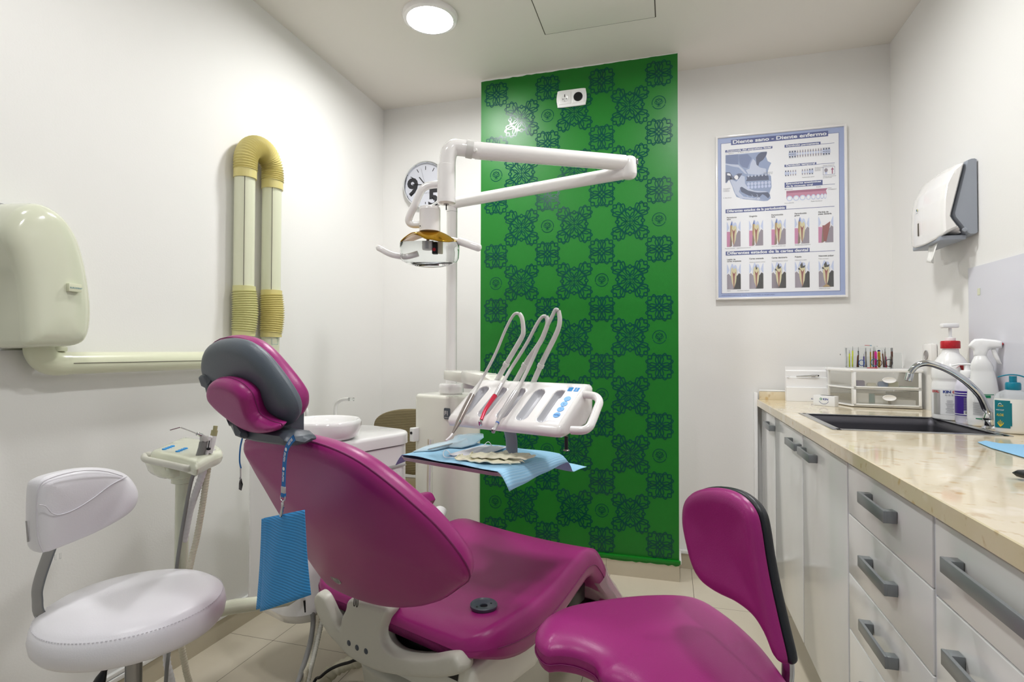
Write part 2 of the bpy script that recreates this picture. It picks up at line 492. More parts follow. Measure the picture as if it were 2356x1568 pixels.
# ================================================================= room shell
XL, XR, YB, YP, YG, ZC = -1.763, 1.067, 3.150, 3.135, 2.945, 2.713
YN = -1.4
def struct(name, mb, **k): return mb.build(name, kind='structure', angle=30, **k)
b_ = MB(); box(b_, (XL-.1, YN, -.06), (XR+.1, 3.4, 0), 'floor tile'); struct('floor', b_)
b_ = MB(); box(b_, (XL-.1, YN, ZC), (XR+.1, 3.4, ZC+.08), 'ceiling paint'); struct('ceiling', b_)
b_ = MB(); box(b_, (XL-.1, YN, 0), (XL, 3.4, ZC), 'wall paint'); struct('wall_left', b_)
b_ = MB(); box(b_, (XR, YN, 0), (XR+.1, 3.4, ZC), 'wall paint'); struct('wall_right', b_)
b_ = MB(); box(b_, (XL, 3.145, 0), (XR, 3.4, ZC), 'wall paint'); struct('wall_back', b_)
# green chimney breast that stands proud of the back wall
GX0, GX1 = -1.029, .0457
b_ = MB()
box(b_, (GX0, YG+.001, 0), (GX1, 3.145, ZC), 'wall paint')
b_.add([(GX0, YG, .100), (GX1-.001, YG, .100), (GX1-.001, YG, ZC-.004), (GX0, YG, ZC-.012)], [[0, 1, 2, 3]], 'green paint')
# slightly ragged hand-cut paint line at the top
random.seed(3)
top = [(GX0+i*(GX1-GX0-.001)/40, YG-.0004, ZC-.010+random.uniform(-.003, .003)+.004*(i/40)) for i in range(41)]
b_.add(top+[(p[0], YG-.0004, ZC-.03) for p in top], [[i, i+1, 42+i, 41+i] for i in range(40)], 'green paint')
struct('wall_accent', b_)

def lotus(full):
    """line work of one lotus flower pointing to +y, unit height"""
    L = []
    def sym(p): L.append(p); L.append([(-x, y) for x, y in p])
    sym([(0, 0), (.06, .20), (.15, .38), (.26, .46), (.36, .47)])                                     # upper edge of the leaf
    sym([(0, .62), (.09, .70), (.20, .78), (.31, .74), (.37, .62), (.37, .47), (.345, .30), (.25, .13), (0, 0)])   # heart and lower edge of the leaf
    sym([(.22, .79), (.32, .82), (.43, .82)]); sym([(.43, .82), (.455, .68), (.44, .55), (.37, .47)])   # pointed tip
    sym([(0, 1.0), (.19, .82)]); sym([(.19, .82), (.10, .74), (0, .62)])                                 # top diamond
    if full: sym([(.40, .52), (.50, .51), (.61, .48)]); sym([(.61, .48), (.57, .30), (.46, .15), (.27, .04), (0, 0)])   # outer leaf
    return L
def draw_lotus(mb, cx, cy, size, ang, mp, full, w=.0054, mat='teal print'):
    ca, sa = math.cos(ang), math.sin(ang)
    for ln in lotus(full):
        LV[0] += 1
        q = catmull([(x, y, 0) for x, y in ln], 3) if len(ln) > 2 else [(x, y) for x, y in ln]
        ribbon2d(mb, [(cx+size*(p[0]*ca+p[1]*sa), cy+size*(-p[0]*sa+p[1]*ca)) for p in q], w, mp, mat)
LV = [0]
pm = MB(); mp = lambda x, z: (x, YG-.0005-.00005*(LV[0] % 24), z)
CXS = [-.938, -.642, -.346, -.050]; RZ = .3055
def arc(cx, cy, r, a0, a1, w, n=24): ribbon2d(pm, [(cx+r*math.cos(rad(a0+(a1-a0)*i/n)), cy+r*math.sin(rad(a0+(a1-a0)*i/n))) for i in range(n+1)], w, mp, 'teal print')
for i in range(9):
    z = 2.617-RZ*i
    for x in CXS:
        for k in range(4):
            a = rad(45+90*k); ca, sa = math.sin(a), math.cos(a)
            draw_lotus(pm, x+.013*ca, z+.013*sa, .068, a, mp, True, .0050)
        for k in range(2):
            a = rad(45+90*k); ribbon2d(pm, [(x-.014*math.sin(a), z-.014*math.cos(a)), (x+.014*math.sin(a), z+.014*math.cos(a))], .004, mp, 'teal print')
for i in range(8):
    z = 2.617-RZ*(i+.5)
    for x in (-.790, -.494, -.198):
        for k in range(4):
            a = rad(90*k); draw_lotus(pm, x+.019*math.sin(a), z+.019*math.cos(a), .058, a, mp, False, .0052)
            a = rad(45+90*k); draw_lotus(pm, x+.058*math.sin(a), z+.062*math.cos(a), .066, a, mp, True, .0052)
            ribbon2d(pm, [(x+.020*math.sin(a), z+.02*math.cos(a)), (x+.06*math.sin(a), z+.064*math.cos(a))], .0044, mp, 'teal print')
            a = rad(90*k); ribbon2d(pm, [(x, z), (x+.02*math.sin(a), z+.02*math.cos(a))], .004, mp, 'teal print')
        s4 = [(x+.02, z), (x, z+.02), (x-.02, z), (x, z-.02)]; ribbon2d(pm, s4, .004, mp, 'teal print', closed=True)
    for x in (CXS[1::2] if i % 2 == 0 else CXS[0::2]):
        arc(x, z, .034, -16, 196, .0036); arc(x, z, .034, 204, 336, .0036)
        draw_lotus(pm, x, z-.011, .034, 0, mp, True, .0024)
        for dx in (-.009, 0, .009): ribbon2d(pm, [(x, z-.011), (x+dx, z-.024+abs(dx)*.2)], .0024, mp, 'teal print')
wa = bpy.data.objects['wall_accent']
pm.build('floral_print', wa, angle=180)

# skirting and cable trunking
def run(name, lo, hi, mat, bev=.0): b = MB(); box(b, lo, hi, mat, bev); struct(name, b)
run('baseboard_left', (XL, YN, 0), (-1.748, 3.135, .078), 'skirting tile')
b_ = MB(); box(b_, (XL, YN, .082), (-1.742, 3.135, .097), 'white plastic', .002); box(b_, (XL, YN, .099), (-1.747, 3.135, .112), 'white plastic', .002); struct('trim_1', b_)
run('baseboard_back', (.048, 3.125, 0), (.46, 3.145, .078), 'skirting tile')
b_ = MB(); box(b_, (.046, 3.118, .08), (.46, 3.145, .097), 'white plastic', .002); box(b_, (GX1-.0005, YG+.01, .08), (GX1+.011, 3.125, .099), 'white plastic', .002); struct('trim_2', b_)
b_ = MB(); box(b_, (GX0, 2.9332, 0), (GX1+.0005, YG+.001, .082), 'skirting tile'); box(b_, (-.3225, 2.9331, 0), (-.321, 2.934, .082), 'grout'); struct('baseboard_accent', b_)
b_ = MB()
random.seed(5)
zz = [.083+random.uniform(-.004, .003) for _ in range(61)]
xx = [GX0+i*(GX1-GX0)/60 for i in range(61)]
box(b_, (GX0, 2.927, .088), (GX1+.006, YG, .106), 'green trim paint', .003)
b_.add([(x, 2.9329, .090) for x in xx]+[(x, 2.9329, z-.003) for x, z in zip(xx, zz)], [[i, i+1, 62+i, 61+i] for i in range(60)], 'green trim paint')
struct('trim_3', b_)
run('baseboard_corner', (XL, 3.125, 0), (GX0, 3.145, .078), 'skirting tile')
# white corner trunking beside the worktop end
b_ = MB(); box(b_, (.425, 3.10, 0), (.44, 3.145, .955), 'white plastic', .003); struct('trim_4', b_)
# ceiling hatch
b_ = MB()
hx0, hx1, hy0, hy1 = -.579, -.058, 2.05, 2.60
for lo, hi in (((hx0-.002, hy0, ZC-.0012), (hx0+.001, hy1, ZC+.001)), ((hx1-.002, hy0, ZC-.0012), (hx1+.0025, hy1, ZC+.001)), ((hx0, hy1-.001, ZC-.0012), (hx1, hy1+.0012, ZC+.001)), ((hx0, hy0-.001, ZC-.0012), (hx1, hy0+.001, ZC+.001))):
    box(b_, lo, hi, 'grout')
box(b_, (hx0+.003, hy0+.003, ZC-.003), (hx1-.003, hy1-.003, ZC+.001), 'ceiling paint', .001)
struct('trim_5', b_)

# ----------------------------------------------------------------- downlights
def downlight(x, y, label, mt='lamp diffuser'):
    t = thing('ceiling_light', label, 'ceiling light', (x, y, ZC-.03), group='recessed ceiling downlights')
    m_ = MB(); lathe(m_, [(.128, .030), (.128, .022), (.122, .012), (.106, .008), (.104, .016), (.104, .030)], (x, y, ZC-.03), 'white enamel', 48, cap0=False, cap1=False); m_.build('trim_ring', t)
    m_ = MB(); lathe(m_, [(.0, .0145), (.05, .0148), (.103, .018), (.103, .026)], (x, y, ZC-.03), mt, 40); m_.build('diffuser', t, label='glowing white diffuser')
downlight(-1.058, 2.310, 'round white downlight glowing in the ceiling, the one in view')
downlight(-1.058, .78, 'round white downlight over the left side of the room, behind the frame edge', 'lamp diffuser dim')
downlight(.20, 2.05, 'round white downlight over the worktop side, above the frame edge')
downlight(.20, .62, 'round white downlight nearest the entrance on the worktop side', 'lamp diffuser soft')

# ----------------------------------------------------------------- socket
t = thing('wall_socket', 'white double wall socket with one dark insert, high on the green wall', 'wall socket', (-.508, YG, 2.49))
cx, cz = -.508, 2.5425
mpw = lambda y: (lambda a, b: (cx+a, y, cz+b))
out = [(-.070, .046), (0, .047), (.070, .046), (.078, .036), (.083, 0), (.078, -.036), (.070, -.046), (0, -.047), (-.070, -.046), (-.078, -.036), (-.083, 0), (-.078, .036)]
m_ = MB(); slab(m_, [(cx+a, YG-.005, cz+b) for a, b in out], (0, -1, 0), .0098, 'white plastic', .003, smooth=3); m_.build('face_plate', t)
for k, sx_ in enumerate((-.036, .037)):
    m_ = MB(); box(m_, (cx+sx_-.033, YG-.0125, cz-.031), (cx+sx_+.033, YG-.0095, cz+.031), 'white plastic', .001)
    if k == 0:
        lathe(m_, [(.0195, 0), (.0195, .002), (.0175, .0015), (.016, .0003), (0, .0002)], (cx+sx_, YG-.0125, cz), 'white plastic', 32, axis=(0, -1, 0))
        for dx, dz, r in ((-.0095, -.004, .0026), (.0095, -.004, .0026)): cyl(m_, (cx+sx_+dx, YG-.0130, cz+dz), (cx+sx_+dx, YG-.0138, cz+dz), r, 'black paint', 12)
        cyl(m_, (cx+sx_, YG-.0130, cz-.004), (cx+sx_, YG-.0138, cz-.004), .0024, 'steel', 12)
        box(m_, (cx+sx_-.002, YG-.0146, cz+.006), (cx+sx_+.002, YG-.0128, cz+.021), 'black paint')
        box(m_, (cx+sx_-.002, YG-.0146, cz-.0165), (cx+sx_+.002, YG-.0128, cz-.014), 'steel')
    else:
        lathe(m_, [(.0245, 0), (.0245, .003), (.0225, .0045), (.0215, .0035), (0, .0035)], (cx+sx_, YG-.0122, cz), 'black plastic', 32, axis=(0, -1, 0))
        for dx in (-.0125, .0125): lathe(m_, [(.005, 0), (.005, .001), (.003, .0012), (.003, .0002), (0, .0002)], (cx+sx_+dx, YG-.0157, cz+dx*.25), 'black paint', 14, axis=(0, -1, 0))
    m_.build('socket_insert', t, label='dark grey blanked insert' if k else None)

# ----------------------------------------------------------------- clock
cx, cy_, cz = -1.458, 3.145, 2.20
t = thing('wall_clock', 'round chrome wall clock with bold black numerals, half hidden behind the lamp arm', 'clock', (cx, cy_, cz-.147))
m_ = MB(); lathe(m_, [(.145, 0), (.147, .012), (.147, .028), (.143, .034), (.137, .034), (.134, .028), (.134, .017)], (cx, cy_, cz), 'chrome', 56, axis=(0, -1, 0), cap1=False); m_.build('rim', t)
m_ = MB(); lathe(m_, [(0, .017), (.135, .017)], (cx, cy_, cz), 'clock face', 48, axis=(0, -1, 0), cap1=False)
mpc = lambda a, b: (cx+a, cy_-.0176, cz+b)
for h in range(12):
    if h in (3, 9): continue
    a = rad(30*h); s0, s1 = (.094, .118)
    if h == 6: s0, s1 = .106, .12
    ribbon2d(m_, [(s0*math.sin(a), s0*math.cos(a)), (s1*math.sin(a), s1*math.cos(a))], .0045, mpc, 'dark print')
text2d(m_, '9', -.125, -.058, .15, mpc, 'dark print', bold=.035)
text2d(m_, '5', .018, -.135, .15, mpc, 'dark print', bold=.04)
text2d(m_, 'QUARTZ', -.02, -.055, .012, mpc, 'grey print')
m_.build('dial', t)
m_ = MB(); mph = lambda a, b: (cx+a, cy_-.0196, cz+b)
ribbon2d(m_, [(.01, -.012), (-.042, .052)], .005, mph, 'black paint'); ribbon2d(m_, [(.016, -.002), (-.088, .010)], .0042, mph, 'black paint')
ribbon2d(m_, [(.004, -.02), (-.03, .105)], .0015, mph, 'grey print'); lathe(m_, [(.006, .017), (.006, .021), (0, .0215)], (cx, cy_, cz), 'black paint', 16, axis=(0, -1, 0))
m_.build('clock_hand', t)

# ----------------------------------------------------------------- poster
t = thing('framed_poster', 'framed blue bordered dental anatomy poster on the white wall', 'poster', (.5535, 3.145, 1.443))
PX0, PX1, PZ0, PZ1, PY = .2405, .8655, 1.443, 2.322, 3.1205
m_ = MB()
for lo, hi in (((PX0, 3.116, PZ0), (PX0+.012, 3.1445, PZ1)), ((PX1-.012, 3.116, PZ0), (PX1, 3.1445, PZ1)), ((PX0+.0105, 3.1165, PZ0+.0003), (PX1-.0105, 3.1445, PZ0+.012)), ((PX0+.0105, 3.1165, PZ1-.012), (PX1-.0105, 3.1445, PZ1-.0003))):
    box(m_, lo, hi, 'white enamel', .003)
m_.build('frame', t)
m_ = MB(); Y0 = 3.124
M('poster blue', '9fb0dc', .45, var=.12, vscale=3.); M('poster white', 'f3f4f8', .4)
M('skull blue', '8c9ec4', .5); M('skull light', 'c3cce2', .5); M('skull dark', '36456b', .5); M('skull mid', '6a7ca8', .5); M('gum pink', 'c67f9d', .5); M('gum dark', 'a4557c', .5)
M('dentine', 'd8cfa3', .5); M('pulp', '8f3a36', .5); M('bone print', '8d8390', .5); M('pink tissue', 'c77aa4', .5); M('enamel print', 'c4cfee', .5); M('brown print', '7c6754', .5); M('ochre print', 'a98746', .5)
m_.add([(PX0+.01, Y0+.002, PZ0+.01), (PX1-.01, Y0+.002, PZ0+.01), (PX1-.01, Y0+.002, PZ1-.01), (PX0+.01, Y0+.002, PZ1-.01)], [[0, 1, 2, 3]], 'poster blue')
lay = [0]
def mpl(level=0): 
    y = Y0+.0014-.00025*level
    return lambda a, b: (a, y, b)
def xz(L): return [(p[0], p[2]) for p in L]
def rect(x0, z0, x1, z1, mat, lv): poly2d(m_, [(x0, z0), (x1, z0), (x1, z1), (x0, z1)], mpl(lv), mat)
inx0, inx1, inz0, inz1 = .268, .832, 1.476, 2.282
rect(inx0, inz0, inx1, inz1, 'navy print', 0); rect(inx0+.002, inz0+.002, inx1-.002, inz1-.002, 'poster white', 1)
def banner(x0, z0, x1, z1, s, size, lines=1):
    rect(x0, z0, x1, z1, 'navy print', 2)
    ss = s.split('\n')
    for i, q in enumerate(ss):
        text2d(m_, q, x0+.007, z1-(i+1)*(z1-z0)/len(ss)+(z1-z0)/len(ss)*.24, size, mpl(3), 'white print', bold=.028, sx=(x1-x0-.014)/(size*wd(q)) if i == 0 or len(ss) == 1 else (x1-x0-.014)/(size*wd(ss[0])))
def wd(s):
    tmp = MB(); text2d(tmp, s, 0, 0, 1, lambda a, b: (a, b, 0), 'white print', bold=.028)
    a = np.array(tmp.v); return a[:, 0].max()
A_, B_ = (0.3186, 3.1200, 2.2661), (0.7802, 3.1200, 2.2953)
banner(.319, 2.268, .782, 2.2965, 'Diente sano - Diente enfermo', .026)
banner(.290, 2.231, .521, 2.2435, 'Anatomía del esqueleto facial', .0125)
banner(.579, 2.229, .747, 2.2435, 'Dentición permanente', .0135); rect(.747, 2.2295, .810, 2.2315, 'navy print', 2)
banner(.578, 2.127, .727, 2.1395, 'Dentición temporal', .0135); rect(.727, 2.1275, .811, 2.1295, 'navy print', 2)
banner(.578, 2.019, .755, 2.046, 'Estructuras anatómicas\nde la mucosa oral', .0125); rect(.755, 2.0195, .811, 2.0215, 'navy print', 2)
banner(.290, 1.905, .585, 1.926, 'Diferentes estados de la periodontitis', .0175); rect(.585, 1.9055, .808, 1.908, 'navy print', 2)
banner(.290, 1.679, .693, 1.701, 'Diferentes estados de la caries dental', .0205); rect(.693, 1.6795, .809, 1.682, 'navy print', 2)
# skull picture, traced in the poster plane
def q1(mat, L, lv): poly2d(m_, catmull_xz(L), mpl(lv), mat)
def catmull_xz(L): return [(p[0], p[2]) for p in L]
q1('skull blue', [(0.2912, 3.1255, 2.2172), (0.4900, 3.1255, 2.2175), (0.4956, 3.1255, 2.2101), (0.4898, 3.1255, 2.1919), (0.4982, 3.1255, 2.1662), (0.5152, 3.1255, 2.1553), (0.5052, 3.1255, 2.1344), (0.4994, 3.1255, 2.1163), (0.4979, 3.1255, 2.0977), (0.5134, 3.1255, 2.0871), (0.5147, 3.1255, 2.0590), (0.5159, 3.1255, 2.0278), (0.5058, 3.1255, 1.9976), (0.5114, 3.1255, 1.9692), (0.4971, 3.1255, 1.9579), (0.4772, 3.1255, 1.9578), (0.4314, 3.1255, 1.9658), (0.3795, 3.1255, 1.9743), (0.3446, 3.1255, 1.9895), (0.3316, 3.1255, 2.0205), (0.3243, 3.1255, 2.0463), (0.3083, 3.1255, 2.0856), (0.2979, 3.1255, 2.0675), (0.2906, 3.1255, 2.0665)], 2)
q1('skull mid', [(0.2912, 3.1255, 2.2172), (0.3544, 3.1255, 2.2159), (0.3572, 3.1255, 2.1919), (0.3541, 3.1255, 2.1607), (0.3249, 3.1255, 2.1665), (0.2910, 3.1255, 2.1728)], 3)
q1('skull mid', [(0.3573, 3.1255, 2.2109), (0.4009, 3.1255, 2.2130), (0.4210, 3.1255, 2.1891), (0.4093, 3.1255, 2.1619), (0.4005, 3.1255, 2.1376), (0.3745, 3.1255, 2.1462), (0.3600, 3.1255, 2.1664)], 3)
q1('skull light', [(0.4268, 3.1255, 2.1854), (0.4382, 3.1255, 2.1718), (0.4439, 3.1255, 2.1525), (0.4610, 3.1255, 2.1353), (0.4895, 3.1255, 2.1265), (0.4894, 3.1255, 2.1047), (0.4551, 3.1255, 2.0983), (0.4033, 3.1255, 2.1059), (0.3918, 3.1255, 2.1289), (0.4092, 3.1255, 2.1336), (0.4151, 3.1255, 2.1614)], 3)
q1('skull dark', [(0.4412, 3.1255, 2.1903), (0.4528, 3.1255, 2.2080), (0.4671, 3.1255, 2.2160), (0.4957, 3.1255, 2.2163), (0.4898, 3.1255, 2.1950), (0.4755, 3.1255, 2.1746), (0.4583, 3.1255, 2.1637), (0.4524, 3.1255, 2.1454), (0.4610, 3.1255, 2.1353), (0.4439, 3.1255, 2.1525)], 4)
q1('skull light', [(0.2910, 3.1255, 2.1728), (0.3160, 3.1255, 2.1657), (0.3541, 3.1255, 2.1607), (0.3802, 3.1255, 2.1331), (0.3975, 3.1255, 2.1064), (0.3859, 3.1255, 2.1106), (0.3570, 3.1255, 2.1446), (0.3248, 3.1255, 2.1538), (0.2910, 3.1255, 2.1664)], 4)
q1('skull dark', [(0.2908, 3.1255, 2.1252), (0.3129, 3.1255, 2.1232), (0.3275, 3.1255, 2.0998), (0.3245, 3.1255, 2.0874), (0.3334, 3.1255, 2.1025), (0.3539, 3.1255, 2.1133), (0.3743, 3.1255, 2.1116), (0.3567, 3.1255, 2.0847), (0.3421, 3.1255, 2.0796), (0.3245, 3.1255, 2.0842), (0.3068, 3.1255, 2.0826), (0.2906, 3.1255, 2.0681)], 4)
q1('poster white', [(0.2982, 3.1255, 2.1182), (0.3070, 3.1255, 2.1190), (0.3158, 3.1255, 2.1135), (0.3172, 3.1255, 2.1038), (0.3099, 3.1255, 2.1061), (0.2996, 3.1255, 2.1085)], 5)
q1('poster white', [(0.3363, 3.1255, 2.1038), (0.3480, 3.1255, 2.1059), (0.3553, 3.1255, 2.0943), (0.3508, 3.1255, 2.0820), (0.3421, 3.1255, 2.0812), (0.3333, 3.1255, 2.0930)], 5)
q1('skull light', [(0.3128, 3.1255, 2.1011), (0.3274, 3.1255, 2.0808), (0.3449, 3.1255, 2.0699), (0.3684, 3.1255, 2.1026), (0.3859, 3.1255, 2.0948), (0.3871, 3.1255, 2.0570), (0.4029, 3.1255, 2.0306), (0.4317, 3.1255, 2.0158), (0.4889, 3.1255, 2.0082), (0.5058, 3.1255, 1.9976), (0.5002, 3.1255, 2.0011), (0.4317, 3.1255, 2.0080), (0.3739, 3.1255, 2.0235), (0.3652, 3.1255, 2.0399), (0.3564, 3.1255, 2.0154), (0.3795, 3.1255, 1.9884), (0.4315, 3.1255, 1.9752), (0.4772, 3.1255, 1.9655), (0.4142, 3.1255, 1.9702), (0.3621, 3.1255, 1.9819), (0.3388, 3.1255, 2.0073), (0.3302, 3.1255, 2.0364), (0.3156, 3.1255, 2.0755)], 4)
q1('skull dark', [(0.3945, 3.1255, 2.0941), (0.4893, 3.1255, 2.0954), (0.5007, 3.1255, 2.0882), (0.5034, 3.1255, 2.0662), (0.3915, 3.1255, 2.0692), (0.3974, 3.1255, 2.0813)], 5)
q1('skull dark', [(0.3623, 3.1255, 2.0370), (0.3711, 3.1255, 2.0410), (0.4029, 3.1255, 2.0181), (0.4489, 3.1255, 2.0035), (0.4974, 3.1255, 2.0029), (0.5086, 3.1255, 1.9850), (0.5000, 3.1255, 1.9701), (0.4831, 3.1255, 1.9869), (0.4717, 3.1255, 1.9940), (0.4544, 3.1255, 1.9766), (0.4027, 3.1255, 1.9930), (0.3680, 3.1255, 2.0145)], 5)
for k in range(7):
    a, b = (0.4043, 3.1255, 2.0882), (0.5055, 3.1255, 2.0865)
    x = a[0]+(b[0]-a[0])*k/6
    poly2d(m_, [(x-.004, a[2]+.004), (x, a[2]+.016), (x+.004, a[2]+.004), (x, a[2])], mpl(6), 'skull light')
    z0 = 2.052
    poly2d(m_, circ(.0068, 12, x, z0+.001, 1, 1.3), mpl(6), 'enamel print'); poly2d(m_, circ(.0066, 12, x, z0-.017, 1, 1.25), mpl(6), 'enamel print')
    poly2d(m_, circ(.0068, 12, x, z0+.001, .55, .7), mpl(7), 'skull light')
for k in range(4):
    x = .372+.024*k; ribbon2d(m_, [(x, 1.995), (x+.006, 1.985), (x-.01, 1.975)], .0022, mpl(7), 'enamel print')
poly2d(m_, circ(.008, 14, .452, 1.972), mpl(7), 'skull light')
# rows of little teeth
def tooth(x, z, w, h, updir, lv=3):
    s = 1 if updir else -1
    poly2d(m_, [(x-w/2, z), (x-w*.3, z+s*h*.4), (x-w*.25, z+s*h), (x, z+s*h*.6), (x+w*.25, z+s*h), (x+w*.3, z+s*h*.4), (x+w/2, z)], mpl(lv), 'skull dark' if w > .0095 else 'bone print')
    poly2d(m_, circ(w*.55, 10, x, z-s*h*.08, 1, .8), mpl(lv+1), 'enamel print')
for k in range(16):
    w = .0125 if k in (0, 1, 2, 13, 14, 15) else .0075
    x = .604+.0121*k
    tooth(x, 2.196, w, .017, True); tooth(x, 2.186, w, .017, False)
for grp in (.584, .662):
    for k in range(5):
        kk = k if grp < .6 else 4-k; w = .0105 if kk < 2 else .007
        tooth(grp+.0115*k, 2.098, w, .013, True); tooth(grp+.0115*k, 2.089, w, .012, False)
rect(.757, 2.070, .811, 2.112, 'navy print', 2); rect(.7585, 2.0715, .8095, 2.1105, 'poster white', 3)
poly2d(m_, [(.797, 2.074), (.802, 2.074), (.802, 2.094), (.807, 2.094), (.800, 2.108), (.793, 2.094), (.797, 2.094)], mpl(4), 'gum dark')
poly2d(m_, circ(.008, 12, .771, 2.094, 1, 1.3), mpl(4), 'bone print'); poly2d(m_, circ(.006, 12, .771, 2.080, 1, 1), mpl(4), 'enamel print')
# gum strip
poly2d(m_, [(.586, 2.002), (.778, 2.002), (.770, 1.992), (.774, 1.972), (.586, 1.966)], mpl(3), 'gum dark')
poly2d(m_, [(.586, 1.990), (.769, 1.990), (.774, 1.970), (.586, 1.960)], mpl(4), 'gum pink')
for k, (x, w) in enumerate([(.601, .028), (.632, .028), (.662, .028), (.689, .021), (.712, .021), (.734, .019), (.752, .015), (.766, .012)]):
    poly2d(m_, circ(w/2, 16, x, 1.962, 1, 1.0*.014/(w/2)), mpl(5), 'enamel print'); poly2d(m_, circ(w/2*.7, 14, x, 1.962, 1, 1.0*.010/(w/2*.7)), mpl(6), 'poster white')
# ten tooth sections
TXC = [.3135, .3875, .4605, .5340, .6095, ]
TXC = [.330, .440, .548, .658, .768]
for row, z0 in ((0, 1.7245), (1, 1.498)):
    for k, x in enumerate(TXC):
        w = .068; h = .102
        if row == 0:
            poly2d(m_, [(x-w/2, z0), (x-w/2+.022, z0), (x-w/2+.022, z0+h*.78), (x-w/2, z0+h*.80)], mpl(3), 'pink tissue')
            poly2d(m_, [(x-w/2+.014, z0), (x-w/2+.026, z0+.004), (x-w/2+.026, z0+h*.72), (x-w/2+.018, z0+h*.70)], mpl(4), 'brown print')
        else: poly2d(m_, [(x-w/2, z0), (x+w/2, z0), (x+w/2, z0+h*.76), (x+w/2-.008, z0+h*.82), (x+w/2-.018, z0+h*.7), (x-w/2+.018, z0+h*.7), (x-w/2+.008, z0+h*.82), (x-w/2, z0+h*.76)], mpl(3), 'bone print')
        poly2d(m_, [(x-.004, z0), (x+w/2, z0), (x+w/2, z0+h*.78), (x+w/2-.009, z0+h*.84), (x+w/2-.018, z0+h*.7)], mpl(3), 'bone print')
        for sx_ in (-1, 1):
            poly2d(m_, [(x+sx_*w/2, z0+h*.80), (x+sx_*(w/2-.006), z0+h*.86), (x+sx_*(w/2-.012), z0+h*1.0), (x+sx_*(w/2-.004), z0+h*1.25), (x+sx_*w/2, z0+h*1.32)], mpl(4), 'enamel print')
        if row == 0 and k == 4:
            poly2d(m_, [(x-.010, z0+.006), (x+.002, z0+.006), (x+.018, z0+h*.8), (x+.020, z0+h*1.05), (x-.006, z0+h*.86), (x-.016, z0+h*.86)], mpl(6), 'pulp'); continue
        cr = [(x-.019, z0+h*.78), (x-.018, z0+h*1.1), (x-.010, z0+h*1.34), (x-.004, z0+h*1.30), (x, z0+h*1.18), (x+.006, z0+h*1.28), (x+.013, z0+h*1.22), (x+.018, z0+h*1.0), (x+.017, z0+h*.78)]
        poly2d(m_, cr, mpl(5), 'enamel print')
        dn = [(x, z0+.005), (x-.010, z0+h*.35), (x-.016, z0+h*.8), (x-.014, z0+h*1.04), (x-.007, z0+h*1.16), (x, z0+h*1.02), (x+.008, z0+h*1.12), (x+.014, z0+h*1.0), (x+.015, z0+h*.8), (x+.010, z0+h*.35)]
        poly2d(m_, dn, mpl(6), 'dentine')
        if row == 0: poly2d(m_, [(x-.018, z0+h*.6), (x-.012, z0+h*.5), (x-.008, z0+h*1.1), (x-.010, z0+h*1.33), (x-.017, z0+h*1.1)], mpl(7), 'ochre print'); poly2d(m_, [(x-.015, z0+h*1.12), (x-.007, z0+h*1.12), (x-.009, z0+h*1.36)], mpl(8), 'blue print')
        poly2d(m_, [(x-.0015, z0+.008), (x+.0015, z0+.008), (x+.004, z0+h*.65), (x+.010, z0+h*.92), (x+.001, z0+h*.80), (x-.008, z0+h*.92), (x-.004, z0+h*.65)], mpl(8), 'pulp')
        if row == 1 and k > 0:
            r = (0, .004, .009, .012, .013)[k]; poly2d(m_, [(x-r*.6, z0+h*.98), (x+r*.8, z0+h*1.0), (x+r*1.3, z0+h*1.12), (x+r*.3, z0+h*1.08), (x, z0+h*1.28), (x-r*.8, z0+h*1.14)], mpl(9), 'black paint')
            if k > 1: poly2d(m_, [(x-.020, z0+h*.92), (x-.008, z0+h*.88), (x-.012, z0+h*.98), (x-.018, z0+h*1.0)], mpl(9), 'black paint')
        if row == 1 and k == 4: poly2d(m_, [(x-.018, z0), (x+.02, z0), (x+.006, z0+.012), (x-.004, z0+.012)], mpl(9), 'ochre print')
cap = [['Periodonto\nsano', 'Gingivitis', 'Periodontitis\nleve', 'Periodontitis\ngrave', 'Pérdida de\npieza dentaria'], ['Lesión de\ncaries incipiente', 'Caries avanzada', 'Caries dentinaria', 'Pulpitis', 'Necrosis pulpar']]
for row, z in ((0, 1.886), (1, 1.662)):
    for k in range(5):
        for j, q in enumerate(cap[row][k].split('\n')): text2d(m_, q, TXC[k]-.034, z-.0085-.0095*j, .0108, mpl(3), 'dark print', bold=.03)
small = [(.285, 1.714, 'Proceso alveolar'), (.345, 1.714, 'Ligamento periodontal'), (.514, 1.715, 'Inicio de pérdida ósea'), (.624, 1.716, 'Pérdida ósea progresiva'), (.296, 1.488, 'Ápice'), (.346, 1.488, 'Conducto radicular'), (.735, 1.488, 'Inflamación ósea'), (.291, 2.222, 'N. Trigémino'), (.352, 2.223, 'N. Maxilar superior'), (.478, 2.105, 'Ramificaciones'), (.478, 2.098, 'alveolares sup.'),
         (.278, 2.035, 'Articulación'), (.278, 2.028, 'temporo-'), (.278, 2.021, 'mandibular'), (.278, 1.985, 'N. Mandibular'), (.578, 2.008, 'Mucosa oral'), (.725, 2.009, 'Frenillo'), (.779, 2.000, 'Línea'), (.779, 1.993, 'mucogingival'), (.577, 1.936, 'Encía adherida'), (.700, 1.937, 'Papila interdental'), (.660, 2.064, 'Reabsorción apical'), (.757, 2.116, 'Diente temporal'), (.757, 2.061, 'Diente permanente'), (.757, 2.054, 'en desarrollo'),
         (.719, 2.108, 'Reabsorción'), (.719, 2.101, 'de piezas'), (.719, 2.094, 'dentarias'), (.406, 1.636, 'Caries proximal y oclusal'), (.514, 1.637, 'Caries proximal y oclusal'), (.624, 1.638, 'Inflamación pulpar'), (.733, 1.640, 'Pulpa necrótica')]
for x, z, q in small: text2d(m_, q, x, z, .0075, mpl(3), 'grey print', bold=.01, shear=.2)
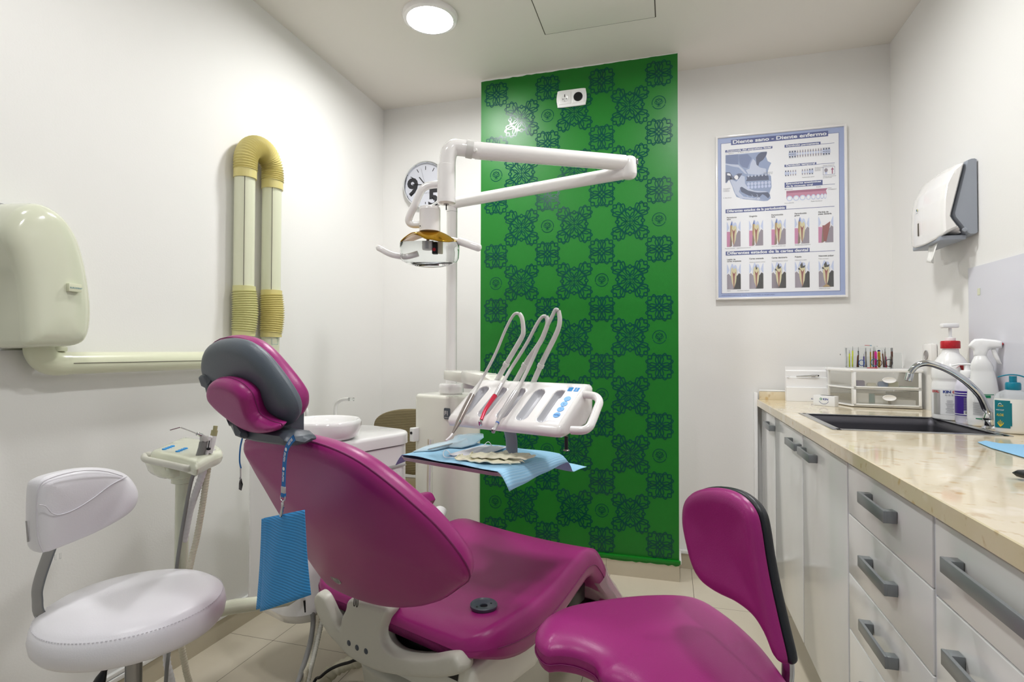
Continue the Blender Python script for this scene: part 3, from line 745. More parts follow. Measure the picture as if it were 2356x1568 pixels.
text2d(m_, 'HAGER & WERKEN GmbH & Co. KG   Duisburg   Tel. +49 (0)203 99269-0   Fax +49 (0)203 2992837', .268, 1.4640, .0062, mpl(1), 'navy print', bold=.01)
m_.build('print', t, angle=180)
m_ = MB(); box(m_, (PX0+.010, 3.1190, PZ0+.010), (PX1-.010, 3.1203, PZ1-.010), 'glazing'); m_.build('glazing', t)

# ================================================================= left wall: suction motor housing and ducts
t = thing('suction_motor_housing', 'cream glossy wall-mounted suction motor housing with rounded top', 'motor housing', (XL, 1.12, 1.18))
front = [(-1.6100, 0.9788, 1.4812), (-1.6100, 1.0031, 1.5280), (-1.6100, 1.0409, 1.5546), (-1.6100, 1.0768, 1.5568), (-1.6100, 1.1193, 1.5361), (-1.6100, 1.1550, 1.4888), (-1.6100, 1.1766, 1.4243), (-1.6100, 1.1913, 1.3510), (-1.6100, 1.1987, 1.2759), (-1.6100, 1.1898, 1.2101), (-1.6100, 1.1598, 1.1834), (-1.6100, 1.0914, 1.1791), (-1.6100, 1.0345, 1.1798), (-1.6100, 1.0240, 1.2079), (-1.6100, 1.0188, 1.2866), (-1.6100, 1.0098, 1.3531), (-1.6100, 0.9933, 1.4065), (-1.6100, 0.9794, 1.4427)]
fr = V3(front); c0 = fr.mean(0)
def hsec(x, k, dy=0):
    return [(x, c0[1]+(p[1]-c0[1])*k+dy, c0[2]+(p[2]-c0[2])*k) for p in catmull(front, 4, True)]
m_ = MB()
pad(m_, [(-1.625, p[1], p[2]) for p in front], (1, 0, 0), .022, 0.001, .035, 'cream housing', smooth=5, dome=.012)
secs = [hsec(-1.625, 1.0), hsec(-1.64, 1.012), hsec(-1.68, 1.02, -.004), hsec(XL+.012, 1.03, -.008), hsec(XL+.006, 1.02, -.008)]
loft(m_, secs, 'cream housing')
m_.build('housing', t, angle=60)
m_ = MB(); loft(m_, [hsec(XL+.0005, 1.06, -.008), hsec(XL+.008, 1.06, -.008)], 'steel'); m_.build('wall_plate', t)
a = (-1.5940, 1.1295, 1.3412)
m_ = MB(); box(m_, (-1.600, a[1]-.018, a[2]-.011), (-1.5800, a[1]+.016, a[2]+.011), 'cream duct', .0008)
text2d(m_, 'EURODENT', a[1]-.0155, a[2]-.003, .0056, lambda q, r: (-1.5797, q, r), 'turquoise plastic', bold=.02, space=1.15)
m_.build('name_plate', t, label='small cream plate with teal lettering')
a = (-1.6600, 0.9996, 1.3614)
m_ = MB(); lathe(m_, [(.009, 0), (.009, .003), (.006, .003), (.006, .001), (0, .001)], (-1.66, .985, a[2]), 'steel', 20, axis=(.35, -1, 0)); m_.build('screw', t)

t = thing('suction_duct', 'cream round suction duct on the left wall with yellow ribbed bellows and hairpin bend', 'duct', (-1.70, 1.9, 1.05))
RX = -1.711; r0 = .0335
m_ = MB()
zc_ = 1.130
tube(m_, [(RX, 1.19, zc_), (RX, 1.60, zc_), (RX, 1.86, zc_)], r0, 'cream duct', 28, 4); m_.build('horizontal_pipe', t)
m_ = MB(); box(m_, (RX+r0*.93, 1.19, zc_-.001), (RX+r0+.001, 1.86, zc_+.001), 'grout'); m_.build('seam', t)
m_ = MB(); tube(m_, [(RX, 1.125, 1.185), (RX, 1.127, 1.165), (RX, 1.140, 1.143), (RX, 1.163, 1.131), (RX, 1.195, zc_)], r0+.002, 'cream duct', 28, 5); m_.build('elbow', t)
m_ = MB(); box(m_, (XL+.001, 1.15, 1.165), (RX+.02, 1.19, 1.178), 'cream duct', .003); m_.build('wall_clip', t)
y1, y2 = 1.898, 2.062; rv = .0405
def seg_pipe(y, z0, z1, nm, r=rv, mat='cream duct'):
    m_ = MB(); cyl(m_, (RX, y, z0), (RX, y, z1), r, mat, 28); o = m_.build(nm, t)
    s_ = MB(); box(s_, (RX+r*.66, y-r*.78, z0), (RX+r*.70, y-r*.74, z1), 'grout'); s_.build('seam', o)
seg_pipe(y1, 1.43, 1.905, 'riser_pipe'); seg_pipe(y2, 1.43, 1.905, 'riser_pipe')
m_ = MB(); tube(m_, [(RX, 1.84, zc_), (RX, 1.885, zc_+.012), (RX, y1, zc_+.05), (RX, y1, 1.24)], [r0, r0+.002, rv-.003, rv-.002], 'cream duct', 28); m_.build('elbow', t)
m_ = MB(); tube(m_, [(XL+.004, y2, 1.055), (RX-.012, y2, 1.055), (RX, y2, 1.09), (RX, y2, 1.24)], [rv-.003]*4, 'cream duct', 28); m_.build('elbow', t)
s_ = MB(); mq = lambda a_, b_: (RX+rv*math.cos(a_/rv), y2-rv*math.sin(a_/rv), b_)
mq = lambda a_, b_: (RX+(rv+.0004)*math.cos(-.75+a_/rv), y2+(rv+.0004)*math.sin(-.75+a_/rv), b_)
for q in ([(0, 1.195), (.03, 1.195)], [(.03, 1.195), (.03, 1.222)], [(0, 1.195), (0, 1.222)], [(.03, 1.222), (.02, 1.222)]):
    ribbon2d(s_, [(q[0][0]+(q[1][0]-q[0][0])*k/6, q[0][1]+(q[1][1]-q[0][1])*k/6) for k in range(7)], .0012, mq, 'turquoise plastic')
s_.build('printed_mark', t)
def bellows(path, n, r, nm, mat, amp=.0035):
    P_ = catmull(path, 40); L = [0]
    for a_, b_ in zip(P_, P_[1:]): L.append(L[-1]+np.linalg.norm(b_-a_))
    L = np.array(L)/L[-1]; N = n*6; q = []
    for i in range(N+1):
        s = i/N; k = min(np.searchsorted(L, s), len(P_)-1); k = max(k, 1)
        f = (s-L[k-1])/max(L[k]-L[k-1], 1e-9); q.append(P_[k-1]*(1-f)+P_[k]*f)
    rs = [(r(i/N) if callable(r) else r)+amp*math.cos(2*math.pi*i/6) for i in range(N+1)]
    m_ = MB(); tube(m_, q, rs, mat, 28)
    return m_
for y, mt in ((y1, 'pale bellows'), (y2, 'yellow bellows')):
    m_ = bellows([(RX+.004, y, 1.25), (RX+.006, y+.004, 1.33), (RX+.004, y, 1.415)], 17, lambda s: .0455+.006*math.sin(s*math.pi)*.5, 'b', mt)
    cyl(m_, (RX+.003, y, 1.228), (RX+.003, y, 1.252), .0445, mt); cyl(m_, (RX+.003, y, 1.413), (RX+.003, y, 1.436), .0445, mt)
    m_.build('bellows', t)
R2 = (y2-y1)/2; yc = (y1+y2)/2; zt = 1.945
path = [(RX+.003, y1, 1.925)]+[(RX+.003, yc-R2*math.cos(math.pi*i/10), zt+.01+R2*1.12*math.sin(math.pi*i/10)) for i in range(11)]+[(RX+.003, y2, 1.925)]
m_ = bellows(path, 34, .0445, 'b', 'yellow bellows', .0032)
for y in (y1, y2): cyl(m_, (RX+.002, y, 1.888), (RX+.002, y, 1.926), .0452, 'yellow bellows')
m_.build('hairpin_bellows', t)

# ================================================================= right wall
t = thing('paper_towel_dispenser', 'white and grey folded paper towel dispenser on the right wall', 'towel dispenser', (XR, 2.45, 1.58))
# side profile (distance from wall, height), body spans y0..y1
dy0, dy1 = 2.345, 2.62
zt, zb = 1.868, 1.590
bp = [(0.0, zt), (.045, zt-.002), (.085, zt-.16), (.044, zb+.012), (.03, zb), (0, zb)]
m_ = MB(); slab(m_, [(XR-a, (dy0+dy1)/2, b) for a, b in [(0.001, zt), (.03, zt), (.034, zt-.006), (.078, zt-.205), (.05, zb+.03), (.035, zb), (.001, zb)]], (0, 1, 0), dy1-dy0, 'grey panel', .004, grid=.02); m_.build('back_housing', t, label='grey back housing')
cov = [(.028, zt+.003), (.06, zt-.008), (.09, zt-.035), (.112, zt-.085), (.120, zt-.14), (.122, zt-.20), (.121, zb+.03), (.118, zb-.008), (.10, zb-.002), (.07, zb+.015), (.045, zb+.004), (.036, zb+.012), (.048, zb+.03), (.074, zt-.205), (.030, zt-.012)]
m_ = MB(); slab(m_, [(XR-a, (dy0+dy1)/2, b) for a, b in cov], (0, 1, 0), dy1-dy0+.012, 'white enamel', .018, rings=5, grid=.012); cv = m_.build('cover', t, angle=50)
m_ = MB(); box(m_, (XR-.112, dy0+.02, zb-.012), (XR-.03, dy1-.02, zb+.005), 'grey panel', .003); m_.build('bottom_tray', t)
m_ = MB(); cyl(m_, (XR-.046, dy0-.0075, zb+.018), (XR-.046, dy0-.001, zb+.018), .0075, 'grey panel', 20, bev=.002); m_.build('lock_button', t)
m_ = MB(); box(m_, (XR-.1232, 2.515, 1.625), (XR-.1205, 2.523, 1.675), 'grout', .001); m_.build('level_window', cv)
m_ = MB(); mq = lambda a_, b_: (XR-.1224, a_, b_)
for k, c in enumerate(('blue print', 'green print', 'yellow print')): poly2d(m_, [(2.535-.004*k, 1.725), (2.531-.004*k, 1.725), (2.531-.004*k, 1.733), (2.535-.004*k, 1.733)], mq, c)
poly2d(m_, [(2.537, 1.716), (2.521, 1.716), (2.521, 1.718), (2.537, 1.718)], mq, 'grey print')
m_.build('logo', cv)
m_ = MB()
def sheet(u_, v_):
    p0 = V3((XR-.085, 2.50-.08*u_, 1.60)); w = .012*math.sin(u_*5)
    return p0+V3((-.006-.02*v_+w*v_, -.02*v_, -.085*v_-.01*math.sin(u_*3)*v_))
grid_mesh(m_, 12, 8, sheet, 'towel paper')
m_.build('paper_towel', None, 'white paper towel sheet hanging out of the wall dispenser', 'paper towel', solid=.0006)
# splash panel behind the sink
m_ = MB(); box(m_, (XR-.006, .2, .925), (XR-.0005, 2.412, 1.477), 'splash plastic', .001)
m_.build('splash_panel', None, 'pale lilac plastic splash panel on the right wall behind the faucet', 'splash panel')
m_ = MB(); box(m_, (XR-.0072, 2.33, 1.372), (XR-.0062, 2.347, 1.396), 'cream duct'); m_.build('tape_patch', bpy.data.objects['splash_panel'], label='small yellowed patch')
# white wall plug adaptor behind the bottle
t = thing('wall_outlet', 'white plastic wall outlet with grey socket behind the red capped bottle', 'wall outlet', (XR, 2.72, 1.03))
oc = (1.0500, 2.7098, 1.1598); oy = oc[1]; oz = oc[2]
m_ = MB(); box(m_, (XR-.026, oy-.04, oz-.045), (XR-.0005, oy+.045, oz+.045), 'white enamel', .008); m_.build('outlet_body', t)
m_ = MB(); lathe(m_, [(.02, 0), (.02, .002), (.017, .002), (.016, -.001), (0, -.001)], (XR-.027, oy, oz-.004), 'silver paint', 24, axis=(-1, 0, 0)); m_.build('socket_hole', t)

# ================================================================= base cabinets and worktop
FX = .458; HX = .4315
def hbar(parent, yc, zc_, L=.17, h=.026):
    m_ = MB()
    box(m_, (HX, yc-L/2, zc_-h/2), (HX+.007, yc+L/2, zc_+h/2), 'handle grey', .0012)
    for s in (-1, 1): box(m_, (HX+.0066, yc+s*(L/2-.011)-.0108, zc_-h/2+.0003), (FX-.001, yc+s*(L/2-.011)+.0108, zc_+h/2-.0003), 'handle grey', .0008)
    m_.build('handle', parent, label='grey metal bar handle')
def carcass(t, y0, y1):
    m_ = MB(); box(m_, (FX+.019, y0+.0005, .125), (XR-.001, y1-.0005, .884 if (y1 < 1.9 or y0 > 2.6) else .70), 'white plastic'); m_.build('carcass', t)
    m_ = MB(); box(m_, (FX+.06, y0+.0005, 0), (FX+.07, y1-.0005, .125), 'kick plate'); m_.build('plinth', t)
def front(t, nm, y0, y1, z0, z1):
    m_ = MB(); box(m_, (FX, y0+.0012, z0+.0012), (FX+.018, y1-.0012, z1-.0012), 'door gloss', .0022, 3); return m_.build(nm, t)
def doors(y0, y1, hy, label):
    t = thing('base_cabinet', label, 'cabinet', ((FX+XR)/2, (y0+y1)/2, 0), group='white base cabinets'); carcass(t, y0, y1)
    d = front(t, 'door', y0+.008, y1-.002, .128, .872); m_ = MB(); box(m_, (FX+.003, y0, .128), (FX+.02, y0+.007, .872), 'door edge', .001); m_.build('side_edge', t)
    hbar(d, hy, .822); return t
doors(2.722, 3.10, 2.80, 'narrow white glossy cabinet at the far end, one handle')
doors(2.185, 2.722, 2.285, 'white glossy cabinet door, second from the back wall')
doors(1.668, 2.185, 2.065, 'white glossy cabinet door beside the drawers, under the sink')
def drawers(y0, y1, zs, hs, L, label):
    t = thing('drawer_cabinet', label, 'cabinet', ((FX+XR)/2, (y0+y1)/2, 0), group='white drawer cabinets'); carcass(t, y0, y1)
    m_ = MB(); box(m_, (FX+.003, y0, .128), (FX+.02, y0+.007, .872), 'door edge', .001); m_.build('side_edge', t)
    for (z0, z1), hz in zip(zip(zs[1:], zs), hs):
        d = front(t, 'drawer', y0+.008, y1-.002, z0, z1); hbar(d, (y0+y1)/2 if L < .2 else y1-.235, hz, L)
drawers(1.168, 1.668, [.872, .740, .583, .436, .128], [.822, .670, .519, .372], .17, 'white glossy drawer cabinet with four drawers beside the magenta stool')
drawers(.568, 1.168, [.872, .734, .436, .128], [.817, .665, .37], .30, 'white glossy drawer cabinet at the right edge, with the largest handles')
# worktop with sink cut-out
WX0 = .438; wz0, wz1 = .886, .920
t = thing('worktop', 'cream marble worktop with brown flecks along the right wall', 'worktop', ((WX0+XR)/2, 1.8, wz0))
sx0, sx1, sy0, sy1 = .512, .965, 1.985, 2.445
m_ = MB()
xs_, ys_ = [WX0, sx0, sx1, XR-.001], [.40, sy0, sy1, 3.118]
ch = .0018   # small arris on the front edge
for i in range(3):
    for j in range(3):
        if i == 1 and j == 1: continue
        x0_, x1_, y0_, y1_ = xs_[i]+(ch if i == 0 else 0), xs_[i+1], ys_[j], ys_[j+1]
        m_.add([(x0_, y0_, wz1), (x1_, y0_, wz1), (x1_, y1_, wz1), (x0_, y1_, wz1)], [[0, 1, 2, 3]], 'cream marble')
        m_.add([(xs_[i], y0_, wz0), (x1_, y0_, wz0), (x1_, y1_, wz0), (xs_[i], y1_, wz0)], [[3, 2, 1, 0]], 'cream marble')
for j in range(3):
    a_, b_ = ys_[j], ys_[j+1]
    m_.add([(WX0, a_, wz0), (WX0, b_, wz0), (WX0, b_, wz1-ch), (WX0, a_, wz1-ch)], [[0, 1, 2, 3]], 'cream marble')
    m_.add([(WX0, a_, wz1-ch), (WX0, b_, wz1-ch), (WX0+ch, b_, wz1), (WX0+ch, a_, wz1)], [[0, 1, 2, 3]], 'cream marble')
    m_.add([(XR-.001, a_, wz0), (XR-.001, b_, wz0), (XR-.001, b_, wz1), (XR-.001, a_, wz1)], [[0, 1, 2, 3]], 'cream marble')
for y_ in (ys_[0], ys_[3]): m_.add([(WX0, y_, wz0), (XR-.001, y_, wz0), (XR-.001, y_, wz1), (WX0+ch, y_, wz1), (WX0, y_, wz1-ch)], [[0, 1, 2, 3, 4]], 'cream marble')
for p_, q_ in (((sx0, sy0), (sx1, sy0)), ((sx1, sy0), (sx1, sy1)), ((sx1, sy1), (sx0, sy1)), ((sx0, sy1), (sx0, sy0))): m_.add([(*p_, wz0), (*q_, wz0), (*q_, wz1), (*p_, wz1)], [[0, 1, 2, 3]], 'cream marble')
m_.build('slab', t)
m_ = MB(); box(m_, (WX0+.01, 3.100, wz1), (XR-.001, 3.117, wz1+.042), 'cream marble', .001); m_.build('upstand', t)
m_ = MB(); box(m_, (WX0+.01, 3.098, wz1+.043), (XR-.001, 3.118, wz1+.050), 'white plastic', .002); m_.build('edge_strip', t)
# sink
t = thing('sink', 'rectangular dark steel sink set into the marble worktop', 'sink', (.74, 2.21, .715))
m_ = MB()
fw_ = .022; zr = wz1+.002
for lo, hi in (((sx0-.012, sy0-.012, wz1), (sx0+.014, sy1+.012, zr)), ((sx1-.014, sy0-.012, wz1), (sx1+.012, sy1+.012, zr)), ((sx0, sy0-.012, wz1), (sx1, sy0+.012, zr)), ((sx0, sy1-.012, wz1), (sx1, sy1+.012, zr))):
    box(m_, lo, hi, 'steel', .0006)
m_.build('rim', t)
m_ = MB(); zb_ = .715
secs = []
for k, (ins, z) in enumerate([(.010, wz1), (.014, wz1-.03), (.018, zb_+.03), (.03, zb_+.004), (.06, zb_)]):
    w_, h_ = (sx1-sx0)-2*ins, (sy1-sy0)-2*ins
    secs.append([((sx0+sx1)/2+a, (sy0+sy1)/2+b, z) for a, b in rrect(w_, h_, .02)])
loft(m_, secs, 'sink steel', caps=False); m_.add(secs[-1], [list(range(len(secs[-1])))], 'sink steel'); m_.build('basin', t, solid=.0012)
m_ = MB(); lathe(m_, [(.04, 0), (.04, .003), (.03, .002), (0, .001)], ((sx0+sx1)/2, (sy0+sy1)/2, zb_), 'steel', 24); m_.build('drain', t)
# faucet: base by the wall side, arching towards the back wall
t = thing('faucet', 'chrome arched faucet reaching over the sink', 'faucet', (1.004, 2.150, wz1))
fx, fy = 1.004, 2.150
m_ = MB(); lathe(m_, [(.026, 0), (.026, .003), (.0225, .006), (.0185, .010), (.0185, .024), (.021, .028), (.0225, .036), (.0185, .048), (.0155, .056)], (fx, fy, wz1), 'chrome', 32); m_.build('base_collar', t)
m_ = MB()
spout = [(fx, fy, wz1+.05), (0.9893, 2.1460, 0.9846), (0.9714, 2.1420, 1.0268), (0.9373, 2.1420, 1.0685), (0.8960, 2.1460, 1.1034), (0.8558, 2.1520, 1.1243), (0.8247, 2.1580, 1.1312), (0.8001, 2.1630, 1.1206), (0.7858, 2.1660, 1.0998)]
tube(m_, spout, lambda s: .0118-.002*s, 'chrome', 24, 6); m_.build('spout', t)
a, b = (0.7845, 2.1660, 1.0968), (0.7787, 2.1680, 1.0701)
m_ = MB(); cyl(m_, a, b, .0115, 'chrome', 24, bev=.002); m_.build('aerator', t)

# ================================================================= things on the worktop
WZ = .9205
# white display card / booklet holder
t = thing('booklet_holder', 'white stepped booklet holder with a chrome torch-like pen on its ledge, against the back wall', 'booklet holder', (.645, 3.06, WZ))
m_ = MB(); y = 3.045
x0, x1 = .566, .752
prof = [(0, 0), (0, .068), (.010, .070), (.010, .118), (.018, .120), (.018, .150), (.026, .155), (.026, .172), (.034, .172), (.034, 0)]
vs = [(x, y+a, WZ+b) for x in (x0, x1) for a, b in prof]; n = len(prof)
m_.add(vs, [list(range(n)), [n+i for i in range(n)][::-1]]+[[i, (i+1) % n, n+(i+1) % n, n+i] for i in range(n)], 'mount white')
text2d(m_, 'Kleos Pak', x1-.075, WZ+.010, .011, lambda a, b: (a, y-.0004, b), 'navy print', bold=.01)
m_.build('holder_body', t)
p = thing('polishing_pen', 'slim chrome instrument lying on the ledge of the white booklet holder', 'instrument', (.69, 3.045, WZ+.122))
m_ = MB(); cyl(m_, (.612, y+.006, WZ+.1235), (.680, y+.005, WZ+.127), .0022, 'chrome', 14, r2=.0045); cyl(m_, (.680, y+.005, WZ+.127), (.698, y+.005, WZ+.128), .0062, 'silver paint', 16, bev=.001)
cyl(m_, (.698, y+.005, WZ+.128), (.708, y+.005, WZ+.1285), .0055, 'chrome', 16); m_.build('pen_barrel', p)
m_ = MB(); cyl(m_, (.708, y+.005, WZ+.1285), (.714, y+.005, WZ+.1287), .004, 'black plastic', 14); m_.build('pen_tip', p)
m_ = MB(); lathe(m_, [(.006, 0), (.005, .002), (.003, .0025), (.003, 0.0002)], (.575, y+.008, WZ+.122), 'silver paint', 16); m_.build('steel_ring', None, 'tiny steel ring on the ledge of the white booklet holder', 'ring')
# small box
t = thing('product_box', 'small white carton printed with a smile, standing before the plastic drawers', 'box', (.70, 2.93, WZ))
bp0, bp1 = (0.6436, 2.8554, 0.9205), (0.7240, 2.7770, 0.9205)
d = V3(bp1)-V3(bp0); d /= np.linalg.norm(d); nn = np.array([d[1], -d[0], 0]); W_ = .100; H_ = .047; D_ = .03
o_ = V3(bp0)
def bx(a, b, c): return tuple(o_+d*a-nn*b+np.array([0, 0, c]))
m_ = MB(); box(m_, (0, 0, 0), (W_, D_, H_), 'label paper', .0006, fn=lambda p: bx(*p))
mq = lambda a, b: bx(a, -.0006, b)
poly2d(m_, circ(.0055, 16, .037, .031), mq, 'green print'); poly2d(m_, circ(.003, 12, .037, .031), lambda a, b: bx(a, -.0009, b), 'label paper')
text2d(m_, 'KIN', .046, .0265, .0125, mq, 'navy print', bold=.03, sx=1.2)
ribbon2d(m_, [(.050+.022*math.sin(rad(a)), .026-.017*math.cos(rad(a))) for a in range(-75, 80, 10)], .0015, mq, 'navy print')
poly2d(m_, [(.03, H_+.0006), (.08, H_+.0006), (.08, H_+.0006), (.03, H_+.0006)], mq, 'dark print')
box(m_, (.03, .008, H_), (.085, .022, H_+.001), 'dark print', fn=lambda p: bx(*p))
m_.build('carton', t)

# two-drawer plastic organizer, turned so a slanted corner faces the camera
t = thing('plastic_drawer_unit', 'white two-drawer plastic organizer with smoky clear drawers by the sink', 'drawer unit', (.93, 2.95, WZ))
A0 = V3((0.7686, 2.7516, 0.9205)); A1 = V3((1.0233, 2.7197, 0.9205)); Lc = V3((0.8726, 3.4105, 0.9205))
A1 = V3((1.050, 2.775, WZ)); A0 = V3((.792, 2.815, WZ)); Lc = V3((.742, 3.00, WZ))
e1 = A1-A0; wf = np.linalg.norm(e1); e1 /= wf; bk = np.array([-e1[1], e1[0], 0])
H = .172
def un(a, b, c):
    if c > H+.0002: c = H+.0002+(c-H-.0002)*1.2; a = a*1.12+.006
    return tuple(A0+e1*a+bk*b+np.array([0, 0, c]))
fl = [(0, 0), (wf, 0), (wf, .28), (-.06, .28), (-.062, .17)]
Lcl = ((Lc-A0)@e1, (Lc-A0)@bk)
fl = [(0, 0), (wf, 0), (wf, .275), (Lcl[0], .275), Lcl]
def plate(mb, z0, z1, mat, grow=0.):
    c = np.mean(fl, 0); q = [(c[0]+(a-c[0])*(1+grow), c[1]+(b-c[1])*(1+grow)) for a, b in fl]
    slab(mb, [un(a, b, (z0+z1)/2) for a, b in q], (0, 0, 1), z1-z0, mat, .002)
m_ = MB(); plate(m_, .158, H, 'white plastic', .03); m_.build('top_panel', t)
m_ = MB(); plate(m_, .002, .010, 'white plastic'); plate(m_, .080, .088, 'white plastic')
for a, b in ((0.004, .004), (wf-.006, .004), (Lcl[0]+.004, Lcl[1])): box(m_, (a-.005, b-.002, .002), (a+.005, b+.010, .16), 'white plastic', .001, fn=lambda p: un(*p))
m_.build('frame', t)
sl = np.array(Lcl); sln = np.linalg.norm(sl)
for z0 in (.010, .088):
    m_ = MB(); box(m_, (.012, -.004, z0+.002), (wf-.010, .000, z0+.068), 'smoky film', .001, fn=lambda p: un(*p))
    for lo, hi in (((.006, -.007, z0), (wf-.004, -.001, z0+.006)), ((.006, -.007, z0), (.016, -.001, z0+.069)), ((wf-.014, -.007, z0), (wf-.004, -.001, z0+.069))): box(m_, lo, hi, 'white plastic', .001, fn=lambda p: un(*p))
    dr = m_.build('drawer', t, label='smoky clear plastic drawer')
    m_ = MB(); lathe(m_, [(.0250, 0), (.0262, .006), (.0245, .011), (.0220, .010), (0, .006)], un(wf*.535, -.006, z0+.036), 'mount white', 32, axis=tuple(-bk), sx=1.0 if abs(bk[0]) < .9 else 1, sy=.5)
    m_.build('pull_knob', dr)
    m_ = MB(); box(m_, (0, 0, z0+.002), (.001, sln, z0+.068), 'smoky film', fn=lambda p: un(sl[0]*p[1]/sln+p[0], sl[1]*p[1]/sln, p[2])); m_.build('side_window', t)
# contents of the drawers
def cont(nm, lo, hi, mat, label, cat, bev=.002):
    m_ = MB(); box(m_, lo, hi, mat, bev, fn=lambda p: un(*p)); return m_.build(nm, None, label, cat)
cont('carton', (.020, .02, .0105), (.068, .05, .062), 'label paper', 'white carton in the lower plastic drawer, leftmost', 'box')
cont('carton', (.0685, .02, .0105), (.090, .05, .060), 'turquoise label', 'teal carton in the lower plastic drawer', 'box')
cont('carton', (.0905, .02, .0105), (.140, .05, .052), 'label paper', 'cream carton beside the teal one in the lower plastic drawer', 'box')
cont('carton', (.150, .03, .0105), (.244, .06, .036), 'label paper', 'long printed carton on the right of the lower plastic drawer', 'box')
cont('packet', (.03, .008, .0105), (.15, .018, .022), 'frosted plastic', 'flat clear packet at the front of the lower plastic drawer', 'packet')
cont('instrument_case', (.150, .10, .0405), (.24, .14, .066), 'dark grey plastic', 'dark case at the back of the lower plastic drawer', 'case')
cont('tape_roll', (.105, .03, .0885), (.145, .06, .116), 'blue strap', 'blue roll in the upper plastic drawer', 'roll', .010)
cont('carton', (.146, .03, .0885), (.182, .06, .116), 'cream duct', 'cream box beside the blue roll in the upper plastic drawer', 'box', .004)
cont('clip', (.180, .015, .0885), (.235, .024, .0955), 'green print', 'green plastic clip in the upper plastic drawer', 'clip', .003)
cont('packet', (.020, .03, .0885), (.055, .06, .118), 'purple label', 'dark bundle at the left of the upper plastic drawer', 'bundle', .006)
cont('packet', (.062, .03, .0885), (.098, .05, .108), 'beige hose', 'olive and clear wrapped bundle in the upper plastic drawer', 'bundle', .006)

# acrylic pen box on top
t = thing('acrylic_organizer', 'clear acrylic box holding coloured pens on top of the plastic drawers', 'organizer', un(.06, .14, H))
zt0 = H+.0005
def ac(lo, hi, mb, mat='clear acrylic'): box(mb, lo, hi, mat, .0004, fn=lambda p: un(*p))
m_ = MB()
ax0, ax1, ay0, ay1 = -.012, .150, .10, .18
ac((ax0, ay0, zt0), (ax1, ay1, zt0+.002), m_)
ac((ax0, ay0, zt0+.002), (ax1, ay0+.002, zt0+.045), m_); ac((ax0, ay1-.002, zt0+.002), (ax1, ay1, zt0+.080), m_)
ac((ax0, ay0, zt0+.002), (ax0+.002, ay1, zt0+.078), m_); ac((ax1-.002, ay0, zt0+.002), (ax1, ay1, zt0+.078), m_)
m_.build('box_walls', t)
m_ = MB(); lathe(m_, [(0, 0), (.0035, .001), (.0035, .003), (0, .004)], un(ax0-.022, ay0+.03, zt0+.052), 'bronze grey', 14, axis=tuple(e1)); ac((ax0-.02, ay0+.029, zt0+.0535), (ax0, ay0+.031, zt0+.0545), m_); m_.build('lid_pin', t)
random.seed(11)
pens = [(.0, 'yellow pen', .070, 'pale yellow'), (.012, 'yellow pen', .084, 'lime green'), (.030, 'brown pen', .062, 'brown'), (.036, 'black pen', .082, 'dark'), (.051, 'purple pen', .056, 'violet'), (.059, 'grey pen', .080, 'grey'),
        (.063, 'blue pen', .078, 'blue'), (.079, 'gold pen', .078, 'amber'), (.0835, 'brown pen', .082, 'maroon'), (.094, 'pink pen', .062, 'pink flat'), (.0975, 'black pen', .083, 'black'), (.109, 'gold pen', .062, 'gold flat'),
        (.120, 'brown pen', .070, 'dark red'), (.124, 'grey pen', .080, 'taupe'), (.128, 'magenta pen', .056, 'magenta'), (.134, 'orange pen', .074, 'orange'), (.141, 'grey pen', .056, 'slim grey'), (.1445, 'brown pen', .080, 'russet')]
nmap = {}
for k, (a, mt, h, desc) in enumerate(pens):
    b = .115+.012*(k % 4); tilt = random.uniform(-.06, .06)
    lab = desc+' pen standing in the clear acrylic box, '+['at its left end', 'second from its left end', 'left of the middle', 'left of the middle, in front', 'near the left middle', 'behind the violet one', 'beside the violet one', 'in the middle', 'beside the amber one', 'front and centre', 'behind the pink one', 'right of the pink one', 'right of the middle', 'right of the middle, behind', 'to the right', 'near the right end', 'near the right end, short', 'at the right end'][k]
    t = thing('pen', lab, 'pen', un(a, b, zt0+.003), group=None)
    m_ = MB(); p0 = un(a, b, zt0+.0035); p1 = un(a+tilt*h, b, zt0+h*.8)
    flatp = 'flat' in desc
    if flatp: slab(m_, [un(a+x, b, zt0+.0035+z) for x, z in [(-.0045, 0), (.0045, 0), (.005, h-.008), (.003, h-.001), (-.003, h-.001), (-.005, h-.008)]], tuple(bk), .003, mt, .001)
    else: cyl(m_, p0, p1, .0028, mt, 12)
    m_.build('barrel', t)
    if not flatp:
        m_ = MB(); q = un(a+tilt*h*1.25, b, zt0+h); cyl(m_, p1, q, .0018, 'steel', 10, r2=.0008); m_.build('tip', t)
    elif 'gold' in desc:
        m_ = MB(); lathe(m_, [(.0055, 0), (.0055, .002), (.0025, .002), (.0025, 0)], un(a, b+.002, zt0+h+.004), 'navy print', 18, axis=tuple(-bk)); m_.build('tip', t)
def loops(a, col, r, zz, label):
    m_ = MB(); tube(m_, [un(a+r*math.cos(rad(q)), .108, zt0+zz+r*math.sin(rad(q))*1.1) for q in range(0, 360, 20)], .0016, col, 8, closed=True); m_.build('rubber_loop', None, label, 'loop')
loops(.042, 'blue pen', .010, .020, 'blue and white coiled loop in the acrylic box, left of the middle')
loops(.087, 'teal pen', .012, .022, 'teal coiled loop in the acrylic box behind the pink pen')
loops(.103, 'brown pen', .010, .020, 'maroon coiled loop in the acrylic box between the pink and gold pens')
loops(.137, 'dark grey plastic', .012, .021, 'dark coiled loop in the acrylic box near its right end')
